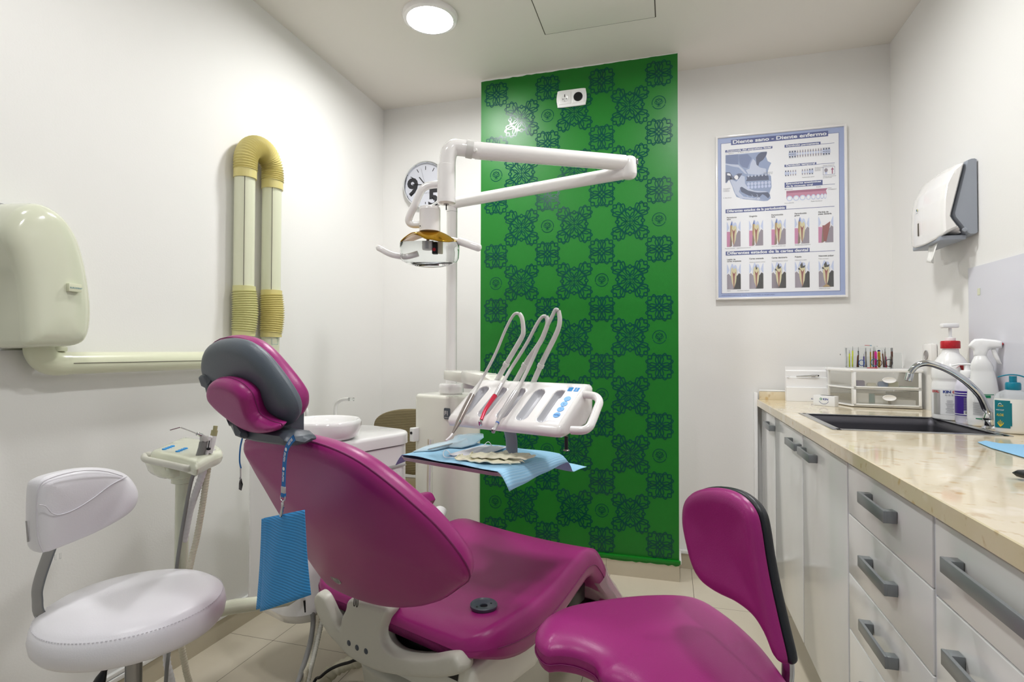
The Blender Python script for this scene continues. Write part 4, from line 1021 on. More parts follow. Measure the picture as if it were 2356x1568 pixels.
m_ = MB(); cyl(m_, un(.056, .13, zt0+.0885), un(.074, .13, zt0+.0875), .0012, 'red plastic', 8); cyl(m_, un(.074, .13, zt0+.0875), un(.081, .13, zt0+.087), .0014, 'teal pen', 8); box(m_, (.04, .12, zt0+.083), (.1, .14, zt0+.0855), 'clear acrylic', fn=lambda p: un(*p))
m_.build('marker', None, 'tiny red and blue marker lying across the top of the acrylic box', 'marker')
cont('red_card', (.06, .098, H+.0005), (.098, .104, H+.0032), 'red plastic', 'small red card in front of the acrylic box', 'card', .0005)
m_ = MB(); box(m_, (.166, .20, H+.0005), (.196, .206, H+.060), 'clear acrylic', .0005, fn=lambda p: un(*p)); m_.build('acrylic_block', None, 'small clear acrylic stand beside the pen box on the plastic drawers', 'stand')

# ---- bottles
def cmap(cx, cy, r, a0, z0, sx=1., sy=1., rot=0.):
    # wrap: x along the surface (metres) centred on bearing a0 (degrees, from +x)
    def f(a, b):
        q = rad(a0)+a/r; x_, y_ = r*sx*math.cos(q), r*sy*math.sin(q)
        return (cx+x_*math.cos(rot)-y_*math.sin(rot), cy+x_*math.sin(rot)+y_*math.cos(rot), z0+b)
    return f
def wrap_patch(mb, f, x0, x1, z0, z1, mat, n=14):
    q = [(x0+(x1-x0)*i/n) for i in range(n+1)]
    mb.add([f(a, z0) for a in q]+[f(a, z1) for a in q], [[i, i+1, n+2+i, n+1+i] for i in range(n)], mat)
# large white rinse canister with red cap
bx_, by_ = 0.986, 2.395
SA_ = (lambda cx_, cy_: (lambda p: (cx_+(p[0]-cx_)*1.18+0.010, cy_+(p[1]-cy_)*1.18, WZ+(p[2]-WZ)*1.22)))(bx_, by_)
t = thing('rinse_bottle', 'large white round bottle with red cap and white pump top', 'bottle', (bx_, by_, WZ))
m_ = MB(SA_); s = 1.0
r = .0495
prof = [(0, 0), (r*.86, 0), (r*.97, .004), (r, .012), (r, .108), (r*.985, .112), (r*.985, .118), (r*.95, .124), (r*.95, .128), (r*.985, .134), (r, .138), (r, .158), (r*.97, .168), (r*.86, .186), (r*.66, .204), (r*.46, .217), (.0215, .222), (.0205, .232)]
prof = [(a, b*.92) for a, b in prof]
lathe(m_, prof, (bx_, by_, WZ), 'white plastic', 44)
m_.build('body', t)
m_ = MB(SA_); lathe(m_, [(.0245, .214), (.0252, .216), (.0252, .234), (.0235, .237), (.012, .238)], (bx_, by_, WZ), 'red plastic', 36); m_.build('cap', t, label='red screw cap')
m_ = MB(SA_); lathe(m_, [(.014, .238), (.014, .246), (.006, .247), (.0045, .252), (.0045, .278)], (bx_, by_, WZ), 'mount white', 24)
box(m_, (bx_-.024, by_-.014, WZ+.276), (bx_+.020, by_+.012, WZ+.290), 'mount white', .004); m_.build('pump', t)
fm = cmap(bx_, by_, r+.0006, math.degrees(math.atan2(-by_, -bx_)), WZ)
m_ = MB(SA_); wrap_patch(m_, fm, -.062, .070, .018, .094, 'label paper')
fm2 = cmap(bx_, by_, r+.0010, math.degrees(math.atan2(-by_, -bx_)), WZ)
wrap_patch(m_, fm2, -.050, -.028, .018, .090, 'silver paint')
fm3 = cmap(bx_, by_, r+.0013, math.degrees(math.atan2(-by_, -bx_)), WZ)
text2d(m_, 'KIN', -.020, .082, .0105, fm3, 'navy print', bold=.04, sx=1.15); text2d(m_, 'GINGIVAL', .0035, .082, .0105, fm3, 'red print', bold=.04, sx=1.0)
text2d(m_, 'GIVAL', -.058, .082, .0100, fm3, 'red print', bold=.03)
text2d(m_, '0.12 % Chlorhexidine', -.014, .074, .0062, fm3, 'grey print', bold=.01, sx=1.2)
random.seed(4)
for k in range(13): 
    w_ = random.uniform(.012, .022); x_ = random.uniform(-.010, -.004); wrap_patch(m_, fm3, -.003-w_/2, -.003+w_/2, .060-.0030*k-.0004, .060-.0030*k+.0004, 'grey print', 4)
for k in range(8): wrap_patch(m_, fm3, .022, .040-.003*(k % 3), .062-.0042*k-.0005, .062-.0042*k+.0004, 'grey print', 4)
m_.build('printed_label', t)
# lotion bottle, purple label, pump
bx_, by_ = 1.000, 2.292
SB_ = (lambda cx_, cy_: (lambda p: (cx_+(p[0]-cx_)*1.20+0.004, cy_+(p[1]-cy_)*1.20, WZ+(p[2]-WZ)*1.28)))(bx_, by_)
t = thing('lotion_bottle', 'pump bottle with purple label between the large white bottle and the spray bottle', 'bottle', (bx_, by_, WZ))
r = .031; m_ = MB(SB_); lathe(m_, [(0, 0), (r*.9, 0), (r, .006), (r, .098), (r*.96, .104), (r*.80, .118), (.0155, .124), (.0155, .130)], (bx_, by_, WZ), 'lavender plastic', 36); m_.build('body', t)
m_ = MB(SB_); lathe(m_, [(.0175, .124), (.018, .126), (.018, .142), (.0165, .144), (.009, .1445), (.009, .158)], (bx_, by_, WZ), 'mount white', 28)
tube(m_, [(bx_+.014, by_-.004, WZ+.160), (bx_-.004, by_, WZ+.1605), (bx_-.022, by_+.004, WZ+.160), (bx_-.036, by_+.008, WZ+.1565)], [.006, .007, .0055, .004], 'mount white', 14, sx=.45); m_.build('pump', t)
a0 = math.degrees(math.atan2(-by_, -bx_))
m_ = MB(SB_); fm = cmap(bx_, by_, r+.0006, a0, WZ); wrap_patch(m_, fm, -.04, .04, .022, .088, 'purple label')
fm = cmap(bx_, by_, r+.001, a0, WZ)
for z in (.075, .081, .0245): wrap_patch(m_, fm, -.04, .04, z, z+.0017, 'white print')
for k in range(14): wrap_patch(m_, fm, -.010, .020-.004*(k*7 % 3)*.5, .0695-.0024*k, .0704-.0024*k, 'grey print', 4)
wrap_patch(m_, fm, -.010, .018, .026, .036, 'white print', 6)
fm = cmap(bx_, by_, r+.0013, a0, WZ)
for k in range(11): wrap_patch(m_, fm, -.008+.0022*k, -.0072+.0022*k+(.0005 if k % 3 else 0), .027, .035, 'black paint', 1)
m_.build('printed_label', t)
# red trigger tool behind it
m_ = MB(); slab(m_, [(x, 2.335, WZ+z*1.22) for x, z in [(.985, .155), (.999, .162), (1.006, .150), (1.000, .142), (1.006, .120), (1.001, .09), (1.012, .09), (1.014, .128), (1.012, .150), (1.012, .166), (1.002, .166)]], (0, 1, 0), .01, 'dark red plastic', .002)
slab(m_, [(x, 2.345, WZ+z) for x, z in [(1.025, 0), (1.045, 0), (1.045, .14), (1.027, .14)]], (0, 1, 0), .02, 'dark red plastic', .003)
m_.build('trigger_sprayer', None, 'dark red trigger sprayer mostly hidden behind the purple labelled bottle', 'sprayer')
# white spray bottle
bx_, by_ = 1.013, 2.216
SC_ = (lambda cx_, cy_: (lambda p: (cx_+(p[0]-cx_)*1.12+0.000, cy_+(p[1]-cy_)*1.12, WZ+(p[2]-WZ)*1.24)))(bx_, by_)
t = thing('spray_bottle', 'tall white trigger spray bottle with green edged label', 'spray bottle', (bx_, by_, WZ))
rotb = rad(-22)
def ell(z, rx, ry, k=30, dx=0): 
    q = [];
    for i in range(k):
        a = 2*math.pi*i/k; x_, y_ = rx*math.copysign(abs(math.cos(a))**.8, math.cos(a))+dx, ry*math.copysign(abs(math.sin(a))**.8, math.sin(a))
        q.append((bx_+x_*math.cos(rotb)-y_*math.sin(rotb), by_+x_*math.sin(rotb)+y_*math.cos(rotb), WZ+z))
    return q
m_ = MB(SC_)
loft(m_, [ell(0, .033, .022), ell(.004, .037, .026), ell(.02, .038, .027), ell(.075, .038, .027), ell(.098, .036, .026), ell(.125, .031, .024, dx=.001), ell(.145, .028, .021, dx=.0), ell(.152, .0265, .021, dx=-.001), ell(.160, .0275, .022, dx=-.002), ell(.170, .024, .021, dx=-.003), ell(.180, .019, .019, dx=-.004), ell(.184, .017, .017, dx=-.004), ell(.190, .015, .015, dx=-.004)], 'white plastic'); m_.build('body', t, angle=60)
def sp(a, b, c): return (bx_+a*math.cos(rotb)-b*math.sin(rotb), by_+a*math.sin(rotb)+b*math.cos(rotb), WZ+c)
m_ = MB(SC_); 
hd = [(-.020, .186), (.010, .186), (.010, .196), (.014, .205), (.022, .210), (.045, .211), (.045, .229), (.030, .233), (.000, .237), (-.018, .236), (-.026, .229), (-.034, .216), (-.022, .207)]
slab(m_, [sp(a, 0, c) for a, c in hd], tuple(V3(sp(0, 1, 0))-V3(sp(0, 0, 0))), .026, 'mount white', .006, rings=4, grid=.01); m_.build('spray_head', t)
m_ = MB(SC_); slab(m_, [sp(a, 0, c) for a, c in [(.018, .210), (.030, .210), (.044, .168), (.034, .170), (.024, .190)]], tuple(V3(sp(0, 1, 0))-V3(sp(0, 0, 0))), .014, 'mount white', .003); m_.build('trigger', t)
m_ = MB(SC_); cyl(m_, sp(.0445, -.004, .222), sp(.0465, -.004, .222), .0032, 'red plastic', 14); m_.build('nozzle', t, label='small red nozzle')
def spm(r): 
    return lambda a, b: sp(.038*math.sin(a/.045)*1.012, -math.cos(a/.045)*.0285*r, b)
m_ = MB(SC_); f = spm(1.0)
wrap_patch(m_, f, -.048, .030, .020, .088, 'green print'); f = spm(1.02); wrap_patch(m_, f, -.046, .028, .023, .086, 'label paper')
f = spm(1.04)
for k in range(16): wrap_patch(m_, f, -.034, .006-.003*(k*5 % 4), .064-.0022*k, .0648-.0022*k, 'grey print', 5)
wrap_patch(m_, f, -.01, .02, .078, .085, 'green print', 5)
m_.build('printed_label', t)
# hand soap
bx_, by_ = 1.012, 2.045
SD_ = (lambda cx_, cy_: (lambda p: (cx_+(p[0]-cx_)*1.03+0.000, cy_+(p[1]-cy_)*1.03, WZ+(p[2]-WZ)*1.20)))(bx_, by_)
t = thing('soap_bottle', 'white hand soap bottle with turquoise pump and turquoise label, right of the faucet', 'soap bottle', (bx_, by_, WZ))
rotb = rad(-28)
def el2(z, rx, ry, k=36):
    return [(bx_+rx*math.cos(2*math.pi*i/k)*math.cos(rotb)-ry*math.sin(2*math.pi*i/k)*math.sin(rotb), by_+rx*math.cos(2*math.pi*i/k)*math.sin(rotb)+ry*math.sin(2*math.pi*i/k)*math.cos(rotb), WZ+z) for i in range(k)]
m_ = MB(SD_); loft(m_, [el2(0, .034, .018), el2(.003, .0405, .023), el2(.010, .0435, .026), el2(.04, .0445, .027), el2(.075, .0445, .027), el2(.088, .043, .026)], 'lotion'); m_.build('soap_fill', t)
m_ = MB(SD_); loft(m_, [el2(.088, .0436, .0265), el2(.098, .0395, .0245), el2(.106, .030, .021), el2(.110, .019, .017), el2(.113, .016, .016)], 'clear film', caps=False); m_.build('shoulder', t)
m_ = MB(SD_); lathe(m_, [(.0175, .111), (.0185, .113), (.0185, .126), (.0165, .130), (.009, .131), (.009, .146)], (bx_, by_, WZ), 'turquoise plastic', 28)
dr_ = (math.cos(rotb), math.sin(rotb))
tube(m_, [(bx_-.034*dr_[0], by_-.034*dr_[1]+.0, WZ+.1425), (bx_-.016*dr_[0], by_-.016*dr_[1], WZ+.148), (bx_, by_, WZ+.1495), (bx_+.014*dr_[0], by_+.014*dr_[1], WZ+.148), (bx_+.026*dr_[0], by_+.026*dr_[1], WZ+.144)], [.004, .0065, .008, .007, .005], 'turquoise plastic', 14, 3, sx=.42); m_.build('pump', t, label='turquoise pump')
def so(k): return lambda a, b: (bx_+.0445*k*math.sin(a/.045)*math.cos(rotb)+.027*k*math.cos(a/.045)*math.sin(rotb), by_+.0445*k*math.sin(a/.045)*math.sin(rotb)-.027*k*math.cos(a/.045)*math.cos(rotb), WZ+b)
m_ = MB(SD_); f = so(1.012); wrap_patch(m_, f, -.052, -.006, .014, .084, 'turquoise label')
wrap_patch(m_, f, -.006, -.002, .020, .078, 'turquoise label', 3)
f = so(1.03)
text2d(m_, 'HAND SOAP', -.044, .058, .0042, f, 'white print'); text2d(m_, 'ALOE', -.042, .044, .0085, f, 'yellow print', bold=.01)
for k in range(5): ribbon2d(m_, [(-.030, .017), (-.030+(k-2)*.004, .025), (-.030+(k-2)*.0042, .034-abs(k-2)*.003)], .0017, f, 'yellow print')
ribbon2d(m_, [(-.036, .0735), (-.030, .077), (-.026, .0735)], .0012, f, 'white print'); text2d(m_, 'Amalfi', -.038, .068, .0065, f, 'yellow print')
m_.build('printed_label', t)
# blue paper sheet and black object at the right edge
m_ = MB()
pts = [(0.8108, 1.8041, 0.9220), (0.8449, 1.8371, 0.9220), (0.8573, 1.7960, 0.9220), (0.9082, 1.7898, 0.9220), (1.035, 1.62, .922), (.93, 1.42, .922), (0.7997, 1.5768, 0.9220), (0.7968, 1.7085, 0.9220)]
prism(m_, pts, (0, 0, .0012), 'light blue paper'); m_.build('paper_bib', None, 'folded light blue paper bib on the worktop by the sink corner', 'paper bib')
m_ = MB()
a, b = V3((0.6486, 1.3185, 0.9205)), V3((0.6388, 1.2607, 0.9205))
slab(m_, [(a[0], a[1], .932), (a[0]+.045, a[1]+.015, .932), (a[0]+.11, a[1]-.10, .932), (a[0]+.03, a[1]-.13, .932)], (0, 0, 1), .012, 'black plastic', .003)
m_.build('black_tool', None, 'black plastic object at the right edge of the worktop', 'tool')

# ================================================================= dental chair (axes: across, along, up)
CH = FW((-1.16, 1.35, 0))
chair = thing('dental_chair', 'magenta upholstered reclining dental chair with grey headrest, in the middle of the room', 'dental chair', CH, rad(-20))
def cinterp(xs, ys, n):
    P_ = catmull([(a, b, 0) for a, b in zip(xs, ys)], n); return [(p[0], p[1]) for p in P_]
vc = -1.160
# spine of the top surface: (along, up, half width, crest, skirt depth)
ST = [(1.010, .452, .255, .000, .018), (1.018, .466, .300, .004, .034), (1.045, .478, .333, .010, .052), (1.10, .480, .350, .020, .072), (1.20, .468, .350, .030, .082), (1.32, .464, .338, .032, .080),
      (1.44, .474, .320, .028, .080), (1.55, .492, .303, .020, .084), (1.63, .500, .293, .014, .084), (1.705, .480, .288, .010, .078), (1.765, .425, .285, .008, .070), (1.815, .360, .283, .006, .062), (1.88, .296, .280, .005, .058), (1.965, .222, .272, .004, .052), (1.99, .196, .262, .0, .03)]
SP = catmull([(s[0], s[1], s[2]) for s in ST], 4); SQ = catmull([(s[3], s[4], 0) for s in ST], 4)
secs = []; seamR = []; seamL = []
for i in range(len(SP)):
    a, b = SP[max(i-1, 0)], SP[min(i+1, len(SP)-1)]
    du, dz = b[0]-a[0], b[1]-a[1]; l = math.hypot(du, dz); du /= l; dz /= l
    nu_, nz_ = -dz, du
    if i < 8: nu_, nz_ = 0, 1
    elif i < 16: k = (i-8)/8; nu_ *= k; l = math.hypot(nu_, nz_); nu_ /= l; nz_ /= l
    u0, z0, hw = SP[i]; cr, sk, _q = SQ[i]
    pr = []
    for t_ in np.linspace(-.9, .9, 19): pr.append((t_, cr*abs(t_)**2.2))
    R = [(.955, cr*.86), (.985, cr-.018-sk*.05), (.999, cr-.030-sk*.12), (1.0, -sk*.55+cr*.3), (.995, -sk*.8), (.975, -sk*.97), (.94, -sk), (.78, -sk*.85), (.5, -sk*.66), (0, -sk*.6)]
    Lp = [(-t_, h) for t_, h in R[:-1]][::-1]
    loop = pr+R+Lp
    sec = [FW((vc+hw*t_, u0+nu_*h, z0+nz_*h)) for t_, h in loop]; secs.append(sec)
    h = -sk*.55+cr*.3
    if 10 <= i: seamR.append(FW((vc+hw*1.001, u0+nu_*h, z0+nz_*h))); seamL.append(FW((vc-hw*1.001, u0+nu_*h, z0+nz_*h)))
m_ = MB(); loft(m_, secs, 'magenta leather')
for s in (seamR, seamL): tube(m_, s, .0016, 'magenta seam', 6)
m_.build('seat_cushion', chair, angle=75)
# plastic film over the foot end
m_ = MB(); fs_ = []
for i in range(len(SP)-16, len(SP)-1):
    c = V3(secs[i]).mean(0); fs_.append([tuple(c+(V3(p)-c)*1.022+np.array([.0015*math.sin(37*j+5*i), 0, .0015*math.cos(23*j+7*i)])) for j, p in enumerate(secs[i])])
loft(m_, fs_, 'plastic film', caps=False); m_.build('protective_film', chair, label='wrinkled clear protective film')
m_ = MB(); box(m_, (vc-.25, 1.90, .150), (vc+.25, 1.975, .180), 'bronze grey', .004, fn=lambda p: FW(p)); m_.build('footrest_edge', chair)
m_ = MB(); box(m_, (vc+.02, 1.66, .27), (vc+.20, 1.78, .37), 'black plastic', .008, fn=lambda p: FW(p)); box(m_, (vc+.10, 1.70, .235), (vc+.16, 1.84, .30), 'black plastic', .004, fn=lambda p: FW(p)); m_.build('footrest_hinge', chair)
# armrest socket cap
c = (-0.9237, 1.1479, 0.4920)
m_ = MB(FW); lathe(m_, [(.028, -.012), (.033, -.004), (.036, .0), (.0365, .006), (.0345, .008), (.031, .0045), (.012, .0035), (.0105, .0025), (.0105, -.002), (0, -.002)], c, 'dark grey plastic', 40); 
cyl(m_, (c[0], c[1], c[2]-.0015), (c[0], c[1], c[2]-.0010), .0095, 'black paint', 20)
for q in (60, 250): cyl(m_, (c[0]+.021*math.cos(rad(q)), c[1]+.021*math.sin(rad(q)), c[2]+.003), (c[0]+.021*math.cos(rad(q)), c[1]+.021*math.sin(rad(q)), c[2]+.0048), .0026, 'black paint', 12)
m_.build('armrest_socket', chair, label='round dark grey armrest socket cap')
# far armrest
m_ = MB(FW); slab(m_, [(-1.50+a, b, .603) for a, b in [(-.030, 1.15), (.030, 1.15), (.033, 1.49), (.022, 1.535), (0, 1.545), (-.022, 1.535), (-.033, 1.49)]], (0, 0, 1), .052, 'magenta leather', .022, rings=5, smooth=2, grid=.02); 
m_.build('armrest', chair, angle=70)
m_ = MB(FW); tube(m_, [(-1.50, 1.22, .58), (-1.50, 1.18, .50), (-1.46, 1.15, .40)], .018, 'ivory enamel', 16, 4); m_.build('armrest_post', chair)
# backrest
bo = (-1.06, 1.00, .46); bn = (0, -.852, -.524)
bout = [(-1.2924, 0.6961, 0.9541), (-1.3169, 0.7284, 0.9015), (-1.3262, 0.7673, 0.8384), (-1.3358, 0.8131, 0.7640), (-1.3402, 0.8736, 0.6655), (-1.3372, 0.9289, 0.5756), (-1.3165, 0.9612, 0.5231), (-1.2510, 0.9697, 0.5092), (-1.1643, 0.9684, 0.5114), (-1.0629, 0.9575, 0.5292), (-0.9502, 0.9332, 0.5686), (-0.8515, 0.9028, 0.6180), (-0.7612, 0.8641, 0.6809), (-0.7073, 0.8363, 0.7262), (-0.7046, 0.8045, 0.7779), (-0.7341, 0.7667, 0.8393), (-0.7785, 0.7379, 0.8862), (-0.8209, 0.7156, 0.9224), (-0.8687, 0.6968, 0.9530), (-0.9219, 0.6859, 0.9708), (-0.9849, 0.6797, 0.9808), (-1.0589, 0.6779, 0.9838), (-1.1666, 0.6821, 0.9769)]
m_ = MB(FW); pad(m_, bout, bn, .018, .040, .03, 'magenta leather', smooth=4, dome=.030, dome_dn=-.004, grid=.02, r_dn=.035, rings=6)
tube(m_, catmull([V3(p)+V3(bn)*.001 for p in bout], 3, True), .0022, 'magenta seam', 6, closed=True)
m_.build('backrest', chair, angle=75)
def on_back(px3, off): p = V3(px3)+V3(bn)*off; return tuple(p)
bc = (-1.1895, 0.8814, 0.5922)
m_ = MB(FW); ex = V3((1, 0, 0)); ey = V3((0, -.524, .852)); bcc = V3(bc)+V3(bn)*.006
fmp = lambda o: flat_map(bcc+V3(bn)*o, ex, ey)
poly2d(m_, circ(.0185, 28), fmp(0), 'grey hose'); poly2d(m_, circ(.016, 28), fmp(.0005), 'mid grey hose'); text2d(m_, 'F1', -.008, -.006, .014, fmp(.001), 'grey hose', bold=.03)
prism(m_, [tuple(fmp(-.012)(*p)) for p in circ(.0185, 28)], V3(bn)*.0119, 'mid grey hose')
m_.build('badge', chair, label='small oval maker badge')
# rear frame: hinge arm and curved rail
ur = .985
rail = [(-1.2676, 1.0050, 0.4805), (-1.1241, 1.0050, 0.4939), (-1.1289, 1.0050, 0.4548), (-1.1389, 1.0050, 0.4300), (-1.1370, 1.0050, 0.4053), (-1.1215, 1.0050, 0.3906), (-1.0848, 1.0050, 0.3852), (-1.0193, 1.0050, 0.3985), (-0.9617, 1.0050, 0.4181), (-0.9069, 1.0050, 0.4421), (-0.8762, 1.0050, 0.4457), (-0.8597, 1.0050, 0.4122), (-0.9293, 1.0050, 0.3749), (-1.0096, 1.0050, 0.3482), (-1.1209, 1.0050, 0.3201), (-1.1921, 1.0050, 0.3123), (-1.2676, 1.0050, 0.3136), (-1.3141, 1.0050, 0.3280), (-1.3809, 1.0050, 0.3549), (-1.4277, 1.0050, 0.3975), (-1.4411, 1.0050, 0.4325), (-1.4221, 1.0050, 0.4580), (-1.3884, 1.0050, 0.4539), (-1.3655, 1.0050, 0.4348), (-1.3208, 1.0050, 0.3875), (-1.3093, 1.0050, 0.4167), (-1.2921, 1.0050, 0.4447)]
m_ = MB(FW); slab(m_, catmull([(p[0], p[1]+.005, p[2]) for p in rail], 4, True), (0, -1, 0), .055, 'warm grey cover', .010, rings=4, grid=.010)
fr_ = m_.build('rear_frame', chair, angle=60)
m_ = MB(FW); 
m_ = MB(FW)
for p in [(-1.2700, 0.9840, 0.3580), (-1.2351, 0.9840, 0.3563), (-1.1976, 0.9840, 0.3586)]: 
    m2 = MB(FW); lathe(m2, [(.0078, 0), (.0078, .0015), (.006, .003), (0, .0032)], (p[0], p[1]-.0005, p[2]), 'dark grey plastic', 24, axis=(0, -1, 0)); m2.build('button', fr_)
for px_ in [(-1.2278, 0.9750, 0.4898), (-1.2168, 0.9750, 0.4904)]:
    m2 = MB(FW); tube(m2, [(px_[0]-.0025, px_[1]-.006, px_[2]+.010), (px_[0]-.003, px_[1]-.008, px_[2]-.008), (px_[0], px_[1]-.009, px_[2]-.0125), (px_[0]+.003, px_[1]-.008, px_[2]-.008), (px_[0]+.0025, px_[1]-.006, px_[2]+.010)], .0011, 'black paint', 8, 3); m2.build('zip_pull', chair)
m_ = MB(FW); box(m_, (-1.44, 1.05, .335), (-.90, 1.40, .402), 'black paint', .01); m_.build('under_seat_shade', chair)  # black box paints in the dark shaded void beneath the seat
m_ = MB(FW)
slab(m_, [(-.885, u, z) for u, z in [(1.015, .335), (1.03, .405), (1.10, .412), (1.40, .405), (1.42, .33), (1.30, .28), (1.05, .29)]], (1, 0, 0), .05, 'ivory enamel', .012)
slab(m_, [(-1.16, u, z) for u, z in [(1.06, .25), (1.06, .335), (1.42, .36), (1.42, .24)]], (1, 0, 0), .50, 'ivory enamel', .012)
m_.build('seat_frame', chair)
m_ = MB(FW)
slab(m_, [(-1.135, u, z) for u, z in [(1.09, .02), (1.04, .26), (1.10, .30), (1.36, .30), (1.38, .02)]], (1, 0, 0), .36, 'warm grey cover', .02); m_.build('lift_cover', chair)
m_ = MB(FW); box(m_, (-1.35, 1.385, .03), (-.995, 1.60, .385), 'warm grey cover', .018, 3); m_.build('pedestal', chair)
m_ = MB(FW); box(m_, (-1.37, 1.03, 0), (-.99, 1.63, .03), 'warm grey cover', .008); m_.build('base_plate', chair)
# headrest
hn = (0, -.928, -.371)
def hsh(L, off): return [tuple(V3(p)+V3(hn)*off) for p in L]
front_pad = [(-1.3874, 0.6479, 1.1272), (-1.3336, 0.6302, 1.1716), (-1.2498, 0.6196, 1.1980), (-1.1736, 0.6200, 1.1971), (-1.1158, 0.6279, 1.1772), (-1.0645, 0.6479, 1.1273), (-1.0340, 0.6670, 1.0796), (-1.0403, 0.6795, 1.0483), (-1.0714, 0.6895, 1.0231), (-1.1257, 0.6936, 1.0129), (-1.2195, 0.6912, 1.0190), (-1.3180, 0.6811, 1.0443), (-1.3879, 0.6651, 1.0841)]
m_ = MB(FW); pad(m_, front_pad, hn, .008, .032, .020, 'magenta leather', smooth=4, grid=.012); tube(m_, catmull(hsh(front_pad, .008), 3, True), .0012, 'magenta seam', 6, closed=True)
m_.build('headrest_cushion', chair, angle=75)
shell = [(-1.3023, 0.6061, 1.1448), (-1.2656, 0.5942, 1.1744), (-1.2145, 0.5883, 1.1894), (-1.1464, 0.5863, 1.1942), (-1.0917, 0.5894, 1.1866), (-1.0503, 0.5985, 1.1638), (-1.0188, 0.6126, 1.1285), (-0.9956, 0.6288, 1.0880), (-0.9908, 0.6393, 1.0617), (-1.0034, 0.6487, 1.0383), (-1.0328, 0.6559, 1.0203), (-1.0687, 0.6586, 1.0136), (-1.1248, 0.6573, 1.0167), (-1.1752, 0.6509, 1.0326), (-1.2314, 0.6412, 1.0571), (-1.2945, 0.6302, 1.0844), (-1.3128, 0.6191, 1.1123)]
m_ = MB(FW); pad(m_, shell, hn, .022, .020, .028, 'grey leather', smooth=4, grid=.012, dome=.006, rings=6); m_.build('headrest_shell', chair, label='grey leatherette back of the headrest', angle=75)
neck = [(-1.2141, 0.5774, 1.0839), (-1.1912, 0.5699, 1.1028), (-1.1524, 0.5661, 1.1123), (-1.1112, 0.5666, 1.1110), (-1.0777, 0.5704, 1.1015), (-1.0566, 0.5777, 1.0831), (-1.0584, 0.5870, 1.0600), (-1.0559, 0.5948, 1.0405), (-1.0228, 0.5995, 1.0287), (-0.9900, 0.6009, 1.0252), (-1.0046, 0.6053, 1.0142), (-1.0577, 0.6090, 1.0048), (-1.1065, 0.6086, 1.0060), (-1.1517, 0.6029, 1.0202), (-1.1950, 0.5942, 1.0419), (-1.2172, 0.5855, 1.0637)]
m_ = MB(FW); pad(m_, neck, hn, .020, .028, .018, 'magenta leather', smooth=4, grid=.01, rings=6)
tube(m_, catmull(hsh(neck, -.004), 3, True), .0012, 'magenta seam', 6, closed=True)
m_.build('neck_cushion', chair, angle=75)
m_ = MB(FW)
bar = [(-1.3044, 0.6000, 1.0974), (-1.3007, 0.6000, 1.1114), (-1.2825, 0.6000, 1.1177), (-1.2564, 0.6000, 1.1126), (-1.2400, 0.6000, 1.0787), (-1.1788, 0.6000, 1.0397), (-1.1144, 0.6000, 1.0036), (-1.1141, 0.6000, 0.9893), (-1.1384, 0.6000, 0.9897), (-1.1971, 0.6000, 1.0319), (-1.2653, 0.6000, 1.0727)]
slab(m_, bar, (0, -1, 0), .024, 'dark grey plastic', .006, smooth=2, grid=.01); m_.build('headrest_lever', chair)
blk = [(-1.1567, 0.6200, 0.9883), (-1.1516, 0.6200, 1.0017), (-1.1102, 0.6200, 1.0089), (-1.0212, 0.6200, 1.0094), (-0.9984, 0.6200, 1.0097), (-0.9744, 0.6200, 0.9999), (-0.9684, 0.6200, 0.9887), (-0.9919, 0.6200, 0.9804), (-1.0285, 0.6200, 0.9792), (-1.0928, 0.6200, 0.9780), (-1.1424, 0.6200, 0.9795)]
m_ = MB(FW); slab(m_, [(p[0], p[1]+.02, p[2]) for p in blk], (0, -1, 0), .07, 'dark grey plastic', .008, grid=.01)
box(m_, (-1.10, .64, .985), (-1.06, .70, 1.08), 'dark grey plastic', .004); m_.build('headrest_bracket', chair)

# ---------------------------------------------------------------- bib chain and bib
t = thing('bib_chain', 'blue lettered neck strap with metal clips hanging from the headrest bracket', 'bib chain', FW((-1.05, .60, .93)), rad(-20))
def strap(path, w, nm, u0):
    m_ = MB(FW); P_ = catmull(path, 5); L = []; Rr = []
    for i, p in enumerate(P_):
        a, b = P_[max(i-1, 0)], P_[min(i+1, len(P_)-1)]; d = b-a; q = np.array([-d[2], 0, d[0]]); q /= np.linalg.norm(q)+1e-12
        L.append(p+q*w/2); Rr.append(p-q*w/2)
    n = len(P_); vs = L+Rr+[a+np.array([0, .001, 0]) for a in L+Rr]; fs = []
    for i in range(n-1):
        fs += [[i, i+1, n+i+1, n+i], [2*n+i, 3*n+i, 3*n+i+1, 2*n+i+1], [i, 2*n+i, 2*n+i+1, i+1], [n+i, n+i+1, 3*n+i+1, 3*n+i]]
    m_.add(vs, fs, 'blue strap'); return m_, P_
pr_ = [(-0.9023, 0.5750, 1.0124), (-0.9145, 0.5750, 1.0034), (-0.9268, 0.5750, 0.9895), (-0.9321, 0.5750, 0.9706), (-0.9345, 0.5750, 0.9505), (-0.9356, 0.5750, 0.9304), (-0.9361, 0.5750, 0.9192)]
m_, P_ = strap(pr_, .0115, 's', .575)
def along(s0, yoff):
    return None
LL = [0]
for a, b in zip(P_, P_[1:]): LL.append(LL[-1]+np.linalg.norm(b-a))
LL = np.array(LL)
def smap(a, b):       # a metres along the strap from its top, b across
    k = min(max(int(np.searchsorted(LL, a)), 1), len(P_)-1); f = (a-LL[k-1])/(LL[k]-LL[k-1]); p = P_[k-1]*(1-f)+P_[k]*f
    d = P_[k]-P_[k-1]; q = np.array([-d[2], 0, d[0]]); q /= np.linalg.norm(q)
    return tuple(p+q*b+np.array([0, -.0006, 0]))
for s0 in (.006, .041, .078):
    text2d(m_, 'BRLIFEN', s0, -.0030, .0078, smap, 'white print', bold=.02, sx=.62)
